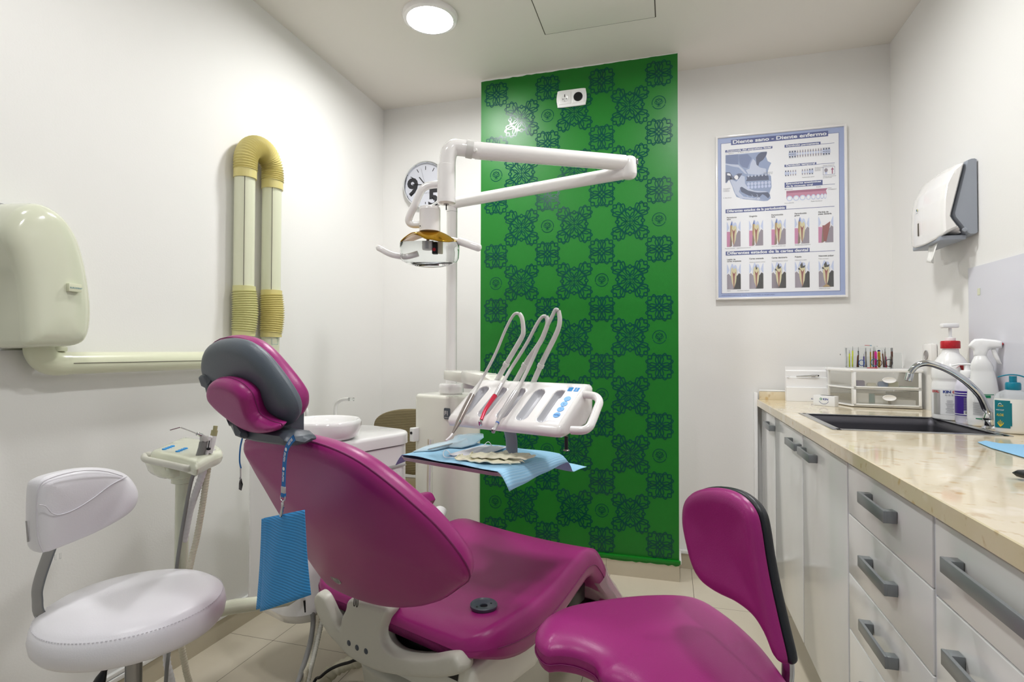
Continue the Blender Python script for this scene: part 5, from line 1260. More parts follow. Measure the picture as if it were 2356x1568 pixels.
for s0 in (.035, .072): 
    poly2d(m_, circ(.0034, 16, s0, 0), smap, 'white print')
m_.build('strap', t, label='blue strap with white lettering and dots')
m_ = MB(FW); c = (-0.9360, 0.5750, 0.9145); box(m_, (c[0]-.006, c[1]-.0012, c[2]-.007), (c[0]+.006, c[1]+.0022, c[2]+.005), 'silver paint', .0005); 
e = (-0.9366, 0.5750, 0.9057); box(m_, (e[0]-.0062, e[1]-.001, e[2]-.006), (e[0]+.0062, e[1]+.003, e[2]+.0045), 'blue strap', .001); m_.build('crimp', t)
m_ = MB(FW); a = V3((-0.9365, 0.5750, 0.8977)); tube(m_, [a+V3(q) for q in [(-.007, 0, .005), (-.007, 0, -.001), (-.003, 0, -.004), (.003, 0, -.004), (.007, 0, -.001), (.007, 0, .005)]], .0011, 'chrome', 8, 3)
tube(m_, [a+V3(q) for q in [(0, 0, -.004), (.002, 0, -.010), (.003, 0, -.016), (0, 0, -.019), (-.002, 0, -.016), (0, 0, -.008)]], .0012, 'chrome', 8, 3); m_.build('swivel_hook', t)
m_ = MB(FW); c = V3((-0.9240, 0.5650, 0.8815)); 
slab(m_, [c+V3(q) for q in [(.0035, 0, .014), (.0065, 0, .013), (.0015, 0, -.013), (-.006, 0, -.014), (-.0055, 0, -.010)]], (0, -1, 0), .003, 'steel', .0008)
slab(m_, [c+V3(q) for q in [(-.012, .006, .010), (-.006, .006, .012), (-.004, .006, -.008), (-.009, .006, -.006)]], (0, -1, 0), .002, 'steel', .0006)
m_.build('alligator_clip', t)
pl_ = [(-1.1296, 0.6000, 0.9860), (-1.1362, 0.6000, 0.9700), (-1.1393, 0.6000, 0.9515), (-1.1390, 0.6000, 0.9353), (-1.1335, 0.6000, 0.9233)]
m_, _ = strap(pl_, .0045, 's', .6); m_.build('strap', t, label='blue strap seen edge-on')
m_ = MB(FW); c = V3((-1.1351, 0.6000, 0.9159)); tube(m_, [c+V3(q) for q in [(0, 0, .008), (0, 0, 0), (.0005, 0, -.010)]], .0014, 'chrome', 8); tube(m_, [c+V3((.002*math.cos(a), 0, -.013+.004*math.sin(a))) for a in np.linspace(0, 6.28, 12)], .0008, 'chrome', 6); m_.build('swivel_hook', t)
m_ = MB(FW); c = V3((-1.1328, 0.6000, 0.8918)); slab(m_, [c+V3(q) for q in [(-.004, 0, .010), (.003, 0, .011), (.004, 0, .002), (.009, 0, 0), (.003, 0, -.014), (-.008, 0, -.013), (-.005, 0, 0)]], (0, -1, 0), .004, 'black plastic', .001); m_.build('alligator_clip', t)
# blue paper bib, folded once over the clip
def bibsheet(top, bot, nu=14, nv=20, wob=.002, bow=0.):
    (a, b), (c, d) = [[V3(p) for p in q] for q in (top, bot)]
    def f(s, r):
        p = (a*(1-s)+b*s)*(1-r)+(c*(1-s)+d*s)*r
        return tuple(p+np.array([0, -bow*math.sin(math.pi*s)*r+wob*math.sin(9*s+3*r), 0]))
    m_ = MB(FW); grid_mesh(m_, nu, nv, f, 'blue bib paper'); return m_
t = thing('dental_bib', 'blue ribbed paper bib clipped to the neck strap beside the backrest', 'bib', FW((-1.05, .585, .70)), rad(-20))
m_ = bibsheet(((-0.9914, 0.5700, 0.8533), (-0.8622, 0.5700, 0.8909)), ((-1.0017, 0.5700, 0.6756), (-0.8384, 0.5700, 0.7499)), bow=.012); m_.build('front_sheet', t, solid=.0008)
m_ = bibsheet(((-1.0200, 0.5820, 0.8436), (-0.8935, 0.5820, 0.8797)), ((-1.0511, 0.5900, 0.6577), (-0.8901, 0.5900, 0.7302)), bow=.004); m_.build('rear_sheet', t, solid=.0008)

# ================================================================= magenta operator stool
sz = .548
so_ = [(-0.2752, 1.1482, 0.5480), (-0.2824, 1.2029, 0.5480), (-0.2706, 1.2578, 0.5480), (-0.2320, 1.3156, 0.5480), (-0.1458, 1.3785, 0.5480), (-0.0644, 1.4219, 0.5480), (0.0191, 1.4463, 0.5480), (0.0750, 1.4357, 0.5480), (0.1202, 1.3825, 0.5480), (0.1620, 1.3032, 0.5480), (0.1942, 1.2085, 0.5480), (.222, 1.055, .548), (.222, .95, .548), (.165, .855, .548), (.07, .80, .548), (-.03, .79, .548), (-.105, .80, .548), (-.135, .84, .548), (-.115, .90, .548), (-.075, .96, .548), (-.068, 1.02, .548), (-0.1212, 1.0524, 0.5480), (-0.1413, 1.0953, 0.5480), (-0.1790, 1.1161, 0.5480), (-0.2149, 1.1172, 0.5480), (-0.2447, 1.1086, 0.5480)]
stool = thing('operator_stool', 'magenta operator stool with winged seat and black shelled backrest, front right', 'stool', (.05, 1.08, 0))
m_ = MB(); pad(m_, so_, (0, 0, 1), .022, .040, .045, 'magenta leather stool', smooth=4, dome=.014, grid=.016, rings=6, r_dn=.012)
tube(m_, catmull([V3(p)+V3((0, 0, -.018)) for p in so_], 3, True), .0015, 'magenta seam', 6, closed=True)
m_.build('seat', stool, angle=75)
m_ = MB(); box(m_, (-.04, .98, .485), (.14, 1.16, .507), 'black plastic', .006); m_.build('seat_plate', stool)
m_ = MB(); cyl(m_, (.05, 1.08, .12), (.05, 1.08, .30), .030, 'black plastic', 24); cyl(m_, (.05, 1.08, .30), (.05, 1.08, .487), .020, 'chrome', 24); m_.build('gas_column', stool)
m_ = MB()
for k in range(5):
    a = rad(20+72*k); e = (.05+.255*math.cos(a), 1.08+.255*math.sin(a))
    m2 = MB(); tube(m2, [(.05, 1.08, .12), (.05+.13*math.cos(a), 1.08+.13*math.sin(a), .105), (e[0], e[1], .078)], [.026, .020, .014], 'chrome', 14, sx=1.); m2.build('leg', stool)
    m2 = MB(); lathe(m2, [(.012, -.011), (.025, -.010), (.026, 0), (.025, .010), (.012, .011)], (e[0], e[1], .0262), 'black plastic', 20, axis=(-math.sin(a), math.cos(a), 0)); cyl(m2, (e[0], e[1], .045), (e[0], e[1], .08), .008, 'chrome', 12); m2.build('caster', stool)
sn = (-.867, -.498, .0)
back = [(0.0367, 1.3098, 0.8235), (0.0473, 1.2914, 0.8504), (0.0666, 1.2577, 0.8723), (0.0938, 1.2104, 0.8892), (0.1220, 1.1613, 0.8961), (0.1426, 1.1254, 0.8892), (0.1553, 1.1034, 0.8720), (0.1610, 1.0934, 0.8438), (0.1660, 1.0848, 0.8002), (0.1730, 1.0725, 0.7517), (0.1836, 1.0542, 0.6931), (0.1921, 1.0392, 0.6464), (0.1885, 1.0455, 0.6358), (0.1796, 1.0610, 0.6419), (0.1688, 1.0799, 0.6673), (0.1527, 1.1078, 0.6839), (0.1278, 1.1512, 0.6858), (0.0967, 1.2053, 0.6777), (0.0700, 1.2518, 0.6798), (0.0537, 1.2803, 0.7017), (0.0418, 1.3010, 0.7439), (0.0348, 1.3131, 0.7833)]
m_ = MB(); pad(m_, back, sn, .022, .004, .028, 'magenta leather stool', smooth=4, grid=.012, dome=-.012, rings=6); m_.build('backrest', stool, angle=75)
bk2 = [tuple(V3(p)-V3(sn)*.010) for p in back]; cb = V3(bk2).mean(0)
m_ = MB(); pad(m_, [tuple(cb+(V3(p)-cb)*1.015) for p in bk2], sn, .008, .016, .012, 'black shell', smooth=4, grid=.02); m_.build('backrest_shell', stool, label='black plastic backrest shell', angle=70)
m_ = MB(); tube(m_, [(.205, 1.20, .66), (.222, 1.20, .56), (.205, 1.18, .495), (.14, 1.12, .480)], .012, 'chrome', 12, 5, sx=1., sy=1.9); m_.build('back_support', stool)

# ================================================================= white stool
wc = (-1.140, .951); wz = .620
ws = thing('dentist_stool', 'round white leatherette stool with small curved backrest, front left', 'stool', (wc[0], wc[1], 0))
m_ = MB(); r = .181
prof = [(0, .012), (.08, .013), (.14, .010), (.168, .004), (.180, -.004), (.1835, -.0075), (.187, -.010), (.1925, -.022), (.195, -.040), (.192, -.058), (.184, -.069), (.170, -.074), (.10, -.075), (0, -.075)]
prof = [(a*.926, b*.94) for a, b in prof]
lathe(m_, prof, (wc[0], wc[1], wz), 'white leather', 96)
# stitches around the top seam
for k in range(150):
    a = 2*math.pi*k/150; a2 = a+.022
    tube(m_, [(wc[0]+.1735*math.cos(q), wc[1]+.1735*math.sin(q), wz-.0080) for q in (a, a2)], .0006, 'white stitch', 5)
m_.build('seat', ws, angle=75)
m_ = MB(); box(m_, (wc[0]-.07, wc[1]-.07, wz-.09), (wc[0]+.07, wc[1]+.07, wz-.075), 'black plastic', .004); m_.build('seat_plate', ws)
m_ = MB(); cyl(m_, (wc[0], wc[1], .30), (wc[0], wc[1], .54), .0165, 'brushed steel', 28); cyl(m_, (wc[0], wc[1], .12), (wc[0], wc[1], .425), .0185, 'brushed steel', 28, bev=.002); m_.build('gas_column', ws)
for k in range(5):
    a = rad(50+72*k); e = (wc[0]+.25*math.cos(a), wc[1]+.25*math.sin(a))
    m2 = MB(); tube(m2, [(wc[0], wc[1], .12), (wc[0]+.13*math.cos(a), wc[1]+.13*math.sin(a), .105), (e[0], e[1], .078)], [.024, .018, .013], 'chrome', 14); m2.build('leg', ws)
    m2 = MB(); lathe(m2, [(.012, -.011), (.025, -.010), (.026, 0), (.025, .010), (.012, .011)], (e[0], e[1], .0262), 'black plastic', 20, axis=(-math.sin(a), math.cos(a), 0)); cyl(m2, (e[0], e[1], .045), (e[0], e[1], .08), .008, 'chrome', 12); m2.build('caster', ws)
m_ = MB(); a, b, c = (wc[0]-.03, wc[1]-.01, .53), (-1.1900, 0.9446, 0.5020), (-1.2000, 0.9295, 0.4581)
tube(m_, [a, b, c], .0055, 'black plastic', 12); d = V3(c)-V3(b); d /= np.linalg.norm(d); c2 = V3(c)+d*.07; tube(m_, [V3(c)-d*.004, V3(c)+d*.012, V3(c)+d*.03, c2], [.007, .013, .016, .012], 'black plastic', 14, sx=1., sy=.7); m_.build('height_lever', ws)
bo_ = [(-1.2360, 0.8131, 0.8821), (-1.2360, 0.8192, 0.9027), (-1.2360, 0.8421, 0.9110), (-1.2360, 0.8973, 0.9124), (-1.2360, 0.9501, 0.9017), (-1.2360, 0.9948, 0.8814), (-1.2360, 1.0214, 0.8519), (-1.2360, 1.0319, 0.8203), (-1.2360, 1.0212, 0.7920), (-1.2360, 0.9901, 0.7752), (-1.2360, 0.9279, 0.7616), (-1.2360, 0.8615, 0.7552), (-1.2360, 0.8280, 0.7542), (-1.2360, 0.8165, 0.7652), (-1.2360, 0.8124, 0.8209)]
m_ = MB(); pad(m_, bo_, (1, 0, 0), .020, .052, .030, 'white leather', smooth=4, grid=.014, dome=.006, rings=6, r_dn=.022)
sm = [(-1.2160, 0.8146, 0.7609), (-1.2198, 0.8071, 0.7891), (-1.2217, 0.8044, 0.8419), (-1.2198, 0.8070, 0.8934), (-1.2160, 0.8285, 0.9081), (-1.2132, 0.8809, 0.9107), (-1.2132, 0.9327, 0.8998), (-1.2160, 0.9809, 0.8776)]
tube(m_, catmull(sm, 5), .0011, 'white stitch', 6)
sm2 = [(-1.2151, 0.8045, 0.8588), (-1.2132, 0.8153, 0.8535), (-1.2113, 0.8265, 0.8365), (-1.2104, 0.8427, 0.8293), (-1.2095, 0.8723, 0.8329), (-1.2095, 0.9087, 0.8465), (-1.2104, 0.9479, 0.8656), (-1.2160, 0.9905, 0.8745)]
tube(m_, catmull(sm2, 5), .0011, 'white stitch', 6)
m_.build('backrest', ws, angle=75)
bo2 = V3(bo_); ymin = bo2[:, 1].min()
m_ = MB(); tube(m_, [(-1.262, bo_[-1][1]-.0002, bo_[-1][2]), (-1.262, bo_[-2][1]-.0005, bo_[-2][2]+.012)], .0015, 'silver paint', 8, 4); m_.build('zip', ws)
m_ = MB(); p0, p1, p2, p3 = (-1.2680, 0.8662, 0.7560), (-1.2780, 0.8503, 0.6874), (-1.2780, 0.8459, 0.6484), (-1.2580, 0.8483, 0.6047)
P_ = catmull([p0, p1, p2, p3, (-1.20, .91, .545)], 6)
tube(m_, P_, .017, 'brushed steel', 4+12, sx=1., sy=.16); m_.build('back_support', ws)
m_ = MB()
for q in ((-1.2500, 0.8611, 0.7366), (-1.2500, 0.8706, 0.7360)): cyl(m_, q, (q[0], q[1], q[2]-.011), .002, 'clear acrylic', 8)
m_.build('plastic_tag', ws)

# ================================================================= dental unit beside the chair
unit = thing('dental_unit', 'white dental unit with column, cuspidor bowl and instrument console, left of the magenta chair', 'dental unit', FW((-1.72, 1.75, 0)), rad(-20))
m_ = MB(FW)
def rbox(mb, v0, v1, u0, u1, z0, z1, r, mat, top=.012, k=6):
    c = ((v0+v1)/2, (u0+u1)/2); w, h = v1-v0, u1-u0
    secs = []
    for ins, z in [(0, z0)]+[(0, z1-top)]+[(top*(1-math.cos(rad(q))), z1-top+top*math.sin(rad(q))) for q in (30, 60, 90)]:
        secs.append([(c[0]+a, c[1]+b, z) for a, b in rrect(w-2*ins, h-2*ins, max(r-ins, .002), k)])
    loft(mb, secs, mat)
rbox(m_, -1.850, -1.612, 1.77, 2.00, .05, .972, .045, 'ivory enamel', .014); m_.build('column', unit, angle=50)
m_ = MB(FW); box(m_, (-1.86, 1.76, 0), (-1.60, 2.01, .05), 'grey panel', .01); m_.build('column_base', unit)
PCX, PCY = -1.690, 1.86
m_ = MB(FW); lathe(m_, [(.050, .972), (.050, .978), (.0565, .980), (.0565, 1.000), (.0565, 1.001), (.056, 1.014), (.052, 1.020), (.026, 1.021)], (PCX, PCY, 0), 'white enamel', 40); m_.build('collar', unit)
m_ = MB(FW); cyl(m_, (PCX, PCY, 1.02), (PCX, PCY, 1.80), .0245, 'white enamel', 32); m_.build('pole', unit)
c = (-1.6298, 1.7690, 0.8966)
m_ = MB(FW); fm = flat_map((c[0], 1.7690, c[2]), (1, 0, 0), (0, 0, 1))
prism(m_, [fm(*p) for p in rrect(.036, .048, .006)], (0, -.002, 0), 'dark grey plastic')
fm = flat_map((c[0], 1.7665, c[2]), (1, 0, 0), (0, 0, 1)); text2d(m_, 'F1', -.0145, -.007, .026, fm, 'grey hose', bold=.05, sx=.9); text2d(m_, 'FIMET', -.0145, -.020, .0085, fm, 'silver paint', bold=.03, sx=1.05)
m_.build('badge', unit, label='small dark F1 badge')
# cuspidor cabinet
m_ = MB(FW); rbox(m_, -1.955, -1.605, 1.03, 1.555, .30, .800, .09, 'porcelain', .004, 8)
loft(m_, [[(-1.78+a, 1.2925+b, z) for a, b in rrect(w, h, r_, 8)] for w, h, r_, z in ((.24, .40, .08, .245), (.31, .48, .09, .262), (.345, .52, .09, .30))], 'porcelain'); m_.build('cuspidor_cabinet', unit, angle=50)
m_ = MB(FW); rbox(m_, -1.960, -1.598, 1.02, 1.565, .806, .850, .10, 'porcelain', .012, 10); m_.build('cuspidor_top', unit, angle=50)
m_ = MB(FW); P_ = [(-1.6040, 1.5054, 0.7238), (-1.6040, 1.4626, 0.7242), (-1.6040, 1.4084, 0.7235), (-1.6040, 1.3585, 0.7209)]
tube(m_, [(p[0]+.0005, p[1], p[2]) for p in P_], [.003, .0065, .0085, .009], 'silver paint', 10, sx=1., sy=.35); m_.build('painted_grip_groove', unit, label='grip groove, its shade painted as a grey strip')  # raised grey strip; the groove's shade is put into its colour
BC = (-1.726, 1.213)
m_ = MB(FW); r = .132
prof = [(.098, 0), (.112, .004), (.126, .014), (.134, .034), (.136, .056), (.134, .066), (.1285, .0705), (.122, .068), (.114, .055), (.095, .030), (.05, .014), (0, .010)]
lathe(m_, prof, (BC[0], BC[1], .850), 'porcelain', 72); m_.build('bowl', unit, angle=60)
m_ = MB(FW); a = (-1.9335, 1.4200, 0.9003); pts = [(a[0], 1.42, .852), (-1.9339, 1.4200, 0.9272), (-1.9197, 1.4200, 0.9532), (-1.8828, 1.4200, 0.9678), (-1.8464, 1.4200, 0.9715)]
tube(m_, pts, .0075, 'light grey hose', 16, 5); b = (-1.8217, 1.4200, 0.9728); cyl(m_, pts[-1], (b[0]+.004, b[1], b[2]), .0068, 'clear acrylic', 16); m_.build('cup_filler', unit)
m_ = MB(FW); pts = [(-2.0292, 1.3500, 0.8821), (-2.0297, 1.3500, 0.9126), (-2.0453, 1.3500, 0.9296), (-2.0795, 1.3500, 0.9365), (-2.0891, 1.3200, 0.9347)]; pts[0] = (pts[1][0], 1.35, .852)
tube(m_, pts, .0075, 'light grey hose', 16, 5); m_.build('bowl_rinse_spout', unit)
m_ = MB(FW); vb = (-1.8127, 1.7450, 0.7927); rbox(m_, vb[0]-.016, vb[0]+.012, 1.735, 1.772, vb[2]-.030, vb[2]+.030, .006, 'white plastic', .004); m_.build('valve_block', unit)
m_ = MB(FW); lathe(m_, [(.006, 0), (.006, .004), (.003, .005), (0, .005)], (vb[0]-.002, 1.7352, vb[2]+.008), 'black plastic', 14, axis=(0, -1, 0)); m_.build('valve_knob', unit)
random.seed(2)
for k in range(3):
    m_ = MB(FW); x = -1.612-.012*k
    tube(m_, [(x, 1.66, .80), (x+.004, 1.655, .70), (x-.003, 1.66, .60), (x+.005, 1.655, .48), (x+.01, 1.65, .36), (x+.006, 1.66, .25)], .0035, ['clear acrylic', 'white hose', 'beige hose'][k], 8, 5); m_.build('supply_line', unit)
m_ = MB(FW); tube(m_, [(-1.60, 1.70, .50), (-1.56, 1.62, .455), (-1.53, 1.55, .43), (-1.50, 1.45, .40)], .026, 'porcelain', 18, 5); m_.build('chair_link', unit)
# arm to the instrument console
m_ = MB(FW)
def beam(a, b, w, h, mat, bev=.008):
    a, b = V3(a), V3(b); d = b-a; L = np.linalg.norm(d); d /= L; s = np.cross(d, (0, 0, 1)); s /= np.linalg.norm(s); n_ = np.cross(s, d)
    box(m_, (0, -w/2, -h/2), (L, w/2, h/2), mat, bev, fn=lambda p: tuple(a+d*p[0]+s*p[1]+n_*p[2]))
beam((-1.6387, 1.8000, 1.0628), (-1.4415, 1.7000, 1.0612), .07, .042, 'ivory enamel'); m_.build('fixed_arm', unit)
m_ = MB(FW); a = (-1.4009, 1.6600, 1.0571); cyl(m_, (a[0], a[1], a[2]-.035), (a[0], a[1], a[2]+.022), .034, 'light grey hose', 28, bev=.004); m_.build('arm_joint', unit)
m_ = MB(FW); beam((-1.3951, 1.6400, 1.0683), (-1.1121, 1.4400, 1.0640), .075, .050, 'ivory enamel', .012); beam((-1.1648, 1.4600, 1.0729), (-.96, 1.385, 1.01), .07, .05, 'ivory enamel', .012); m_.build('swing_arm', unit)
# console body with five sculpted recesses
v0, v1 = -1.118, -.728
Ps = [(1.212, .948), (1.207, .958), (1.210, .968), (1.222, .979), (1.357, 1.073), (1.368, 1.077), (1.395, 1.075), (1.402, 1.068), (1.402, 1.0), (1.36, .965), (1.24, .944)]
m_ = MB(FW)
fa, fb = np.array(Ps[3]), np.array(Ps[4]); fd = (fb-fa); FL = np.linalg.norm(fd); fd /= FL; fn_ = np.array([-fd[1], fd[0]])
def face(v, s, h=0.): q = fa+fd*s+fn_*h; return (v, q[0], q[1])
sv = [(-1.0692, 1.2694, 1.0120)[0], (-0.9835, 1.2676, 1.0108)[0], (-0.9121, 1.2700, 1.0124)[0], (-0.8647, 1.2706, 1.0129)[0], (-0.7964, 1.2730, 1.0145)[0]]
s_lo, s_hi = sv[0], sv[4]; sv = [s_lo+(s_hi-s_lo)*k/4 for k in range(5)]
SLW, SL0, SL1 = .0200, .003, .141
def dist_slot(v, s):
    d = 1e9
    for c in sv:
        q = min(max(s, SL0+SLW), SL1-SLW); d = min(d, math.hypot((v-c), s-q)-SLW)
    return d
def hf(a, b):
    v = v0+.012+(v1-v0-.024)*a; s = FL*b; d = dist_slot(v, s)
    h = 0.
    if d < 0: t_ = min(-d/.016, 1.); h = -.0135*math.sin(t_*math.pi/2)
    elif d < .003: h = .0007*math.sin(math.pi*d/.003)
    return face(v, s, h)
m2 = MB(FW); grid_mesh(m2, 300, 130, hf, 'white enamel')
for i, f in enumerate(m2.f):
    cs = np.mean([m2.v[j] for j in f], 0); s = (cs[1]-fa[0])*fd[0]+(cs[2]-fa[1])*fd[1]
    if dist_slot(cs[0], s) < -.0012: m2.m[i] = 1
m2.mats.append('recess grey')
secs = []
for v, k in ((v0, .80), (v0+.003, .93), (v0+.012, 1.), (v1-.012, 1.), (v1-.003, .93), (v1, .80)):
    c = np.mean(Ps, 0); secs.append([(v, c[0]+(p[0]-c[0])*k, c[1]+(p[1]-c[1])*k) for p in Ps])
# open shell where the height field sits
vs_ = [p for s in secs for p in s]; n = len(Ps); fs_ = []
for i in range(len(secs)-1):
    for j in range(n):
        if i == 2 and j == 3: continue
        fs_.append([i*n+j, i*n+(j+1) % n, (i+1)*n+(j+1) % n, (i+1)*n+j])
fs_.append(list(range(n))[::-1]); fs_.append([(len(secs)-1)*n+j for j in range(n)])
m2.add(vs_, fs_, 'white enamel'); con = m2.build('instrument_console', unit, angle=50)
fpl = lambda h: (lambda a, b: face(a, b, h))
m_ = MB(FW); pv = (-0.7601, 1.3064, 1.0377)[0]
for z, m__ in ((.0004, 'splash plastic'),):
    poly2d(m_, [(pv-.022, .012), (pv+.020, .012), (pv+.020, FL-.006), (pv-.022, FL-.006)], fpl(z), m__)
for dx in (-.011, .009): poly2d(m_, [(pv+dx-.0075, FL-.028), (pv+dx+.0075, FL-.028), (pv+dx+.0075, FL-.011), (pv+dx-.0075, FL-.011)], fpl(.0009), 'blue button')
for k in range(3): poly2d(m_, circ(.0016, 8, pv+.009, FL-.014-.0045*k), fpl(.0013), 'white print')
text2d(m_, 'M', pv-.015, FL-.026, .006, fpl(.0013), 'navy print')
m_.build('button_panel', con)
for k, s in enumerate((.104, .082, .060, .036)):
    m_ = MB(FW); prism(m_, [face(a, b, .0005) for a, b in circ(.0105, 24, pv-.001, s)], (0, fn_[0]*.001, fn_[1]*.001), 'blue button')
    text2d(m_, ['-', 'o', '^', 'AUTO'][k], pv-.001, s-.0025, .0055, fpl(.002), 'navy print', align='CENTER', bold=.02); m_.build('button', con, label='round blue button')
hpts = [(-0.7383, 1.3376, 1.0594), (-0.7068, 1.3363, 1.0586), (-0.6864, 1.3298, 1.0540), (-0.6718, 1.3141, 1.0431), (-0.6670, 1.2922, 1.0279), (-0.6602, 1.2529, 1.0005), (-0.6598, 1.2336, 0.9871), (-0.6713, 1.2230, 0.9797), (-0.7020, 1.2198, 0.9775)]
m_ = MB(FW); tube(m_, [tuple(V3(p)+V3((0, fn_[0]*-.012, fn_[1]*-.012))) for p in hpts], .0108, 'white enamel', 20, 5); m_.build('console_handle', unit)
m_ = MB(FW); c = (-0.7224, 1.2350, 0.9619); cyl(m_, (c[0], 1.235, .915), (c[0], 1.235, .950), .0048, 'black plastic', 16); lathe(m_, [(.008, 0), (.009, .002), (.006, .004)], (c[0], 1.235, .912), 'bronze grey', 16); m_.build('handpiece_rest_peg', unit)
# tray with bracket
m_ = MB(FW); tube(m_, [(-.985, 1.33, .955), (-.975, 1.34, .91), (-.965, 1.33, .862)], .014, 'grey panel', 4+8, 4, sx=1.6, sy=.6); 
box(m_, (-1.00, 1.20, .826), (-.90, 1.40, .842), 'ivory enamel', .004); c = (-0.9019, 1.3058, 0.8220); box(m_, (c[0]-.016, c[1]-.012, .812), (c[0]+.016, c[1]+.03, .830), 'white plastic', .004); m_.build('tray_bracket', unit)
tv0, tv1, tu0, tu1, tz = -1.235, -.862, 1.130, 1.440, .848
m_ = MB(FW)
secs = [[((tv0+tv1)/2+a, (tu0+tu1)/2+b, z) for a, b in rrect(tv1-tv0-2*i_, tu1-tu0-2*i_, .02-i_*.5)] for i_, z in ((.006, tz-.004), (.0, tz+.007), (.002, tz+.007), (.008, tz-.001))]
loft(m_, secs, 'tray metal'); 
m_.build('tray', unit)
# whip arms with hoses
def whip(rod, hose, label, u1, h_us):
    m_ = MB(FW); pts = [(p[0], u1, p[2]) for p in rod]; tube(m_, pts, lambda s: .0085-.002*s, 'light grey hose', 16, 5)
    k = V3(pts[1])*.75+V3(pts[0])*.25; d = V3(pts[1])-V3(pts[0]); d /= np.linalg.norm(d); cyl(m_, k, k+d*.012, .0105, 'light grey hose', 16, bev=.001); m_.build('whip_arm', unit)
R1 = [(-1.0848, 1.4000, 1.0668), (-1.0329, 1.4000, 1.1400), (-0.9843, 1.4000, 1.2082), (-0.9762, 1.4000, 1.2324), (-0.9812, 1.4000, 1.2704), (-0.9912, 1.4000, 1.2856)]
R2 = [(-1.0073, 1.4000, 1.0696), (-0.9628, 1.4000, 1.1355), (-0.9149, 1.4000, 1.1942), (-0.8962, 1.4000, 1.2282), (-0.8869, 1.4000, 1.2542), (-0.8916, 1.4000, 1.2740)]
R3 = [(-0.9417, 1.4000, 1.0666), (-0.9054, 1.4000, 1.1363), (-0.8654, 1.4000, 1.2043), (-0.8488, 1.4000, 1.2376), (-0.8443, 1.4000, 1.2633), (-0.8489, 1.4000, 1.2893)]
for R in (R1, R2, R3): whip(R, None, '', 1.405, None)
def fpt(px3, h=.020): return px3
# handpieces with their hoses: each lies in a recess of the console
def hoses(pts, us, r=.0052):
    return pts
t = thing('scaler_handpiece', 'slim bronze grey scaler handpiece with white tip, leftmost in the console', 'handpiece', FW((-1.09, 1.27, .99)), rad(-20))
m_ = MB(FW); tube(m_, [(-0.9895, 1.4000, 1.2856), (-1.0048, 1.3980, 1.2847), (-1.0211, 1.3950, 1.2632), (-1.0379, 1.3880, 1.2264), (-1.0554, 1.3750, 1.1729), (-1.0712, 1.3600, 1.1278), (-1.0859, 1.3350, 1.0792), (-1.0669, 1.2786, 1.0468)], .0046, 'grey hose', 14, 5); m_.build('hose', t)
m_ = MB(FW); tube(m_, [(-1.0692, 1.2855, 1.0515), (-1.0641, 1.2633, 1.0361)], [.0062, .0085], 'light grey hose', 18); m_.build('coupling', t)
m_ = MB(FW); tube(m_, [(-1.0641, 1.2633, 1.0361), (-1.0501, 1.2193, 1.0055), (-1.0324, 1.1673, 0.9694), (-1.0199, 1.1284, 0.9423)], [.0088, .0092, .0078, .0028], 'bronze grey', 20); m_.build('handle', t)
m_ = MB(FW); tube(m_, [(-1.0199, 1.1284, 0.9423), (-1.0188, 1.1183, 0.9353), (-1.0224, 1.1050, 0.9261)], [.0028, .002, .001], 'mount white', 12, 3); m_.build('tip', t)
m_ = MB(FW); c = V3((-1.0279, 1.1678, 0.9697)); box(m_, c+V3((-.003, -.004, -.006)), c+V3((.003, .0, .004)), 'teal clip', .001); m_.build('teal_tag', t)
t = thing('turbine_handpiece', 'red handpiece with silver head, second in the console', 'handpiece', FW((-1.03, 1.27, .99)), rad(-20))
m_ = MB(FW); tube(m_, [(-0.8901, 1.4000, 1.2740), (-0.9028, 1.3980, 1.2717), (-0.9190, 1.3940, 1.2496), (-0.9462, 1.3850, 1.1969), (-0.9694, 1.3720, 1.1531), (-0.9897, 1.3550, 1.1120), (-0.9881, 1.3091, 1.0680)], .0052, 'grey hose', 14, 5); m_.build('hose', t)
m_ = MB(FW); tube(m_, [(-0.9894, 1.3107, 1.0691), (-0.9858, 1.2954, 1.0585), (-0.9800, 1.2671, 1.0388)], [.0062, .0072, .0072], 'silver paint', 20); m_.build('coupling', t)
m_ = MB(FW); tube(m_, [(-0.9808, 1.2671, 1.0387), (-0.9784, 1.2427, 1.0218), (-0.9735, 1.2128, 1.0010), (-0.9611, 1.1803, 0.9784)], lambda s: .0072-.0026*s, 'red anodised', 20, 4); m_.build('handle', t, label='red metal handle')
m_ = MB(FW); c = V3((-0.9571, 1.1717, 0.9724)); lathe(m_, [(0, -.008), (.005, -.0075), (.0062, -.003), (.0058, .004), (.0045, .007), (0, .0075)], c, 'chrome', 20, axis=(.2, -.3, 1)); m_.build('head', t)
t = thing('contra_angle_handpiece', 'silver contra-angle handpiece with blue ring, third in the console', 'handpiece', FW((-.97, 1.27, .99)), rad(-20))
m_ = MB(FW); tube(m_, [(-0.8474, 1.4000, 1.2892), (-0.8552, 1.3980, 1.2920), (-0.8645, 1.3960, 1.2741), (-0.8828, 1.3910, 1.2381), (-0.8934, 1.3860, 1.2095), (-0.9085, 1.3760, 1.1691), (-0.9209, 1.3550, 1.1212), (-0.9244, 1.3175, 1.0738)], .0056, 'grey hose', 14, 5); m_.build('hose', t)
m_ = MB(FW); tube(m_, [(-0.9244, 1.3175, 1.0738), (-0.9207, 1.2991, 1.0610), (-0.9182, 1.2826, 1.0496)], [.0066, .0075, .0098], 'grey hose', 20); m_.build('coupling', t)
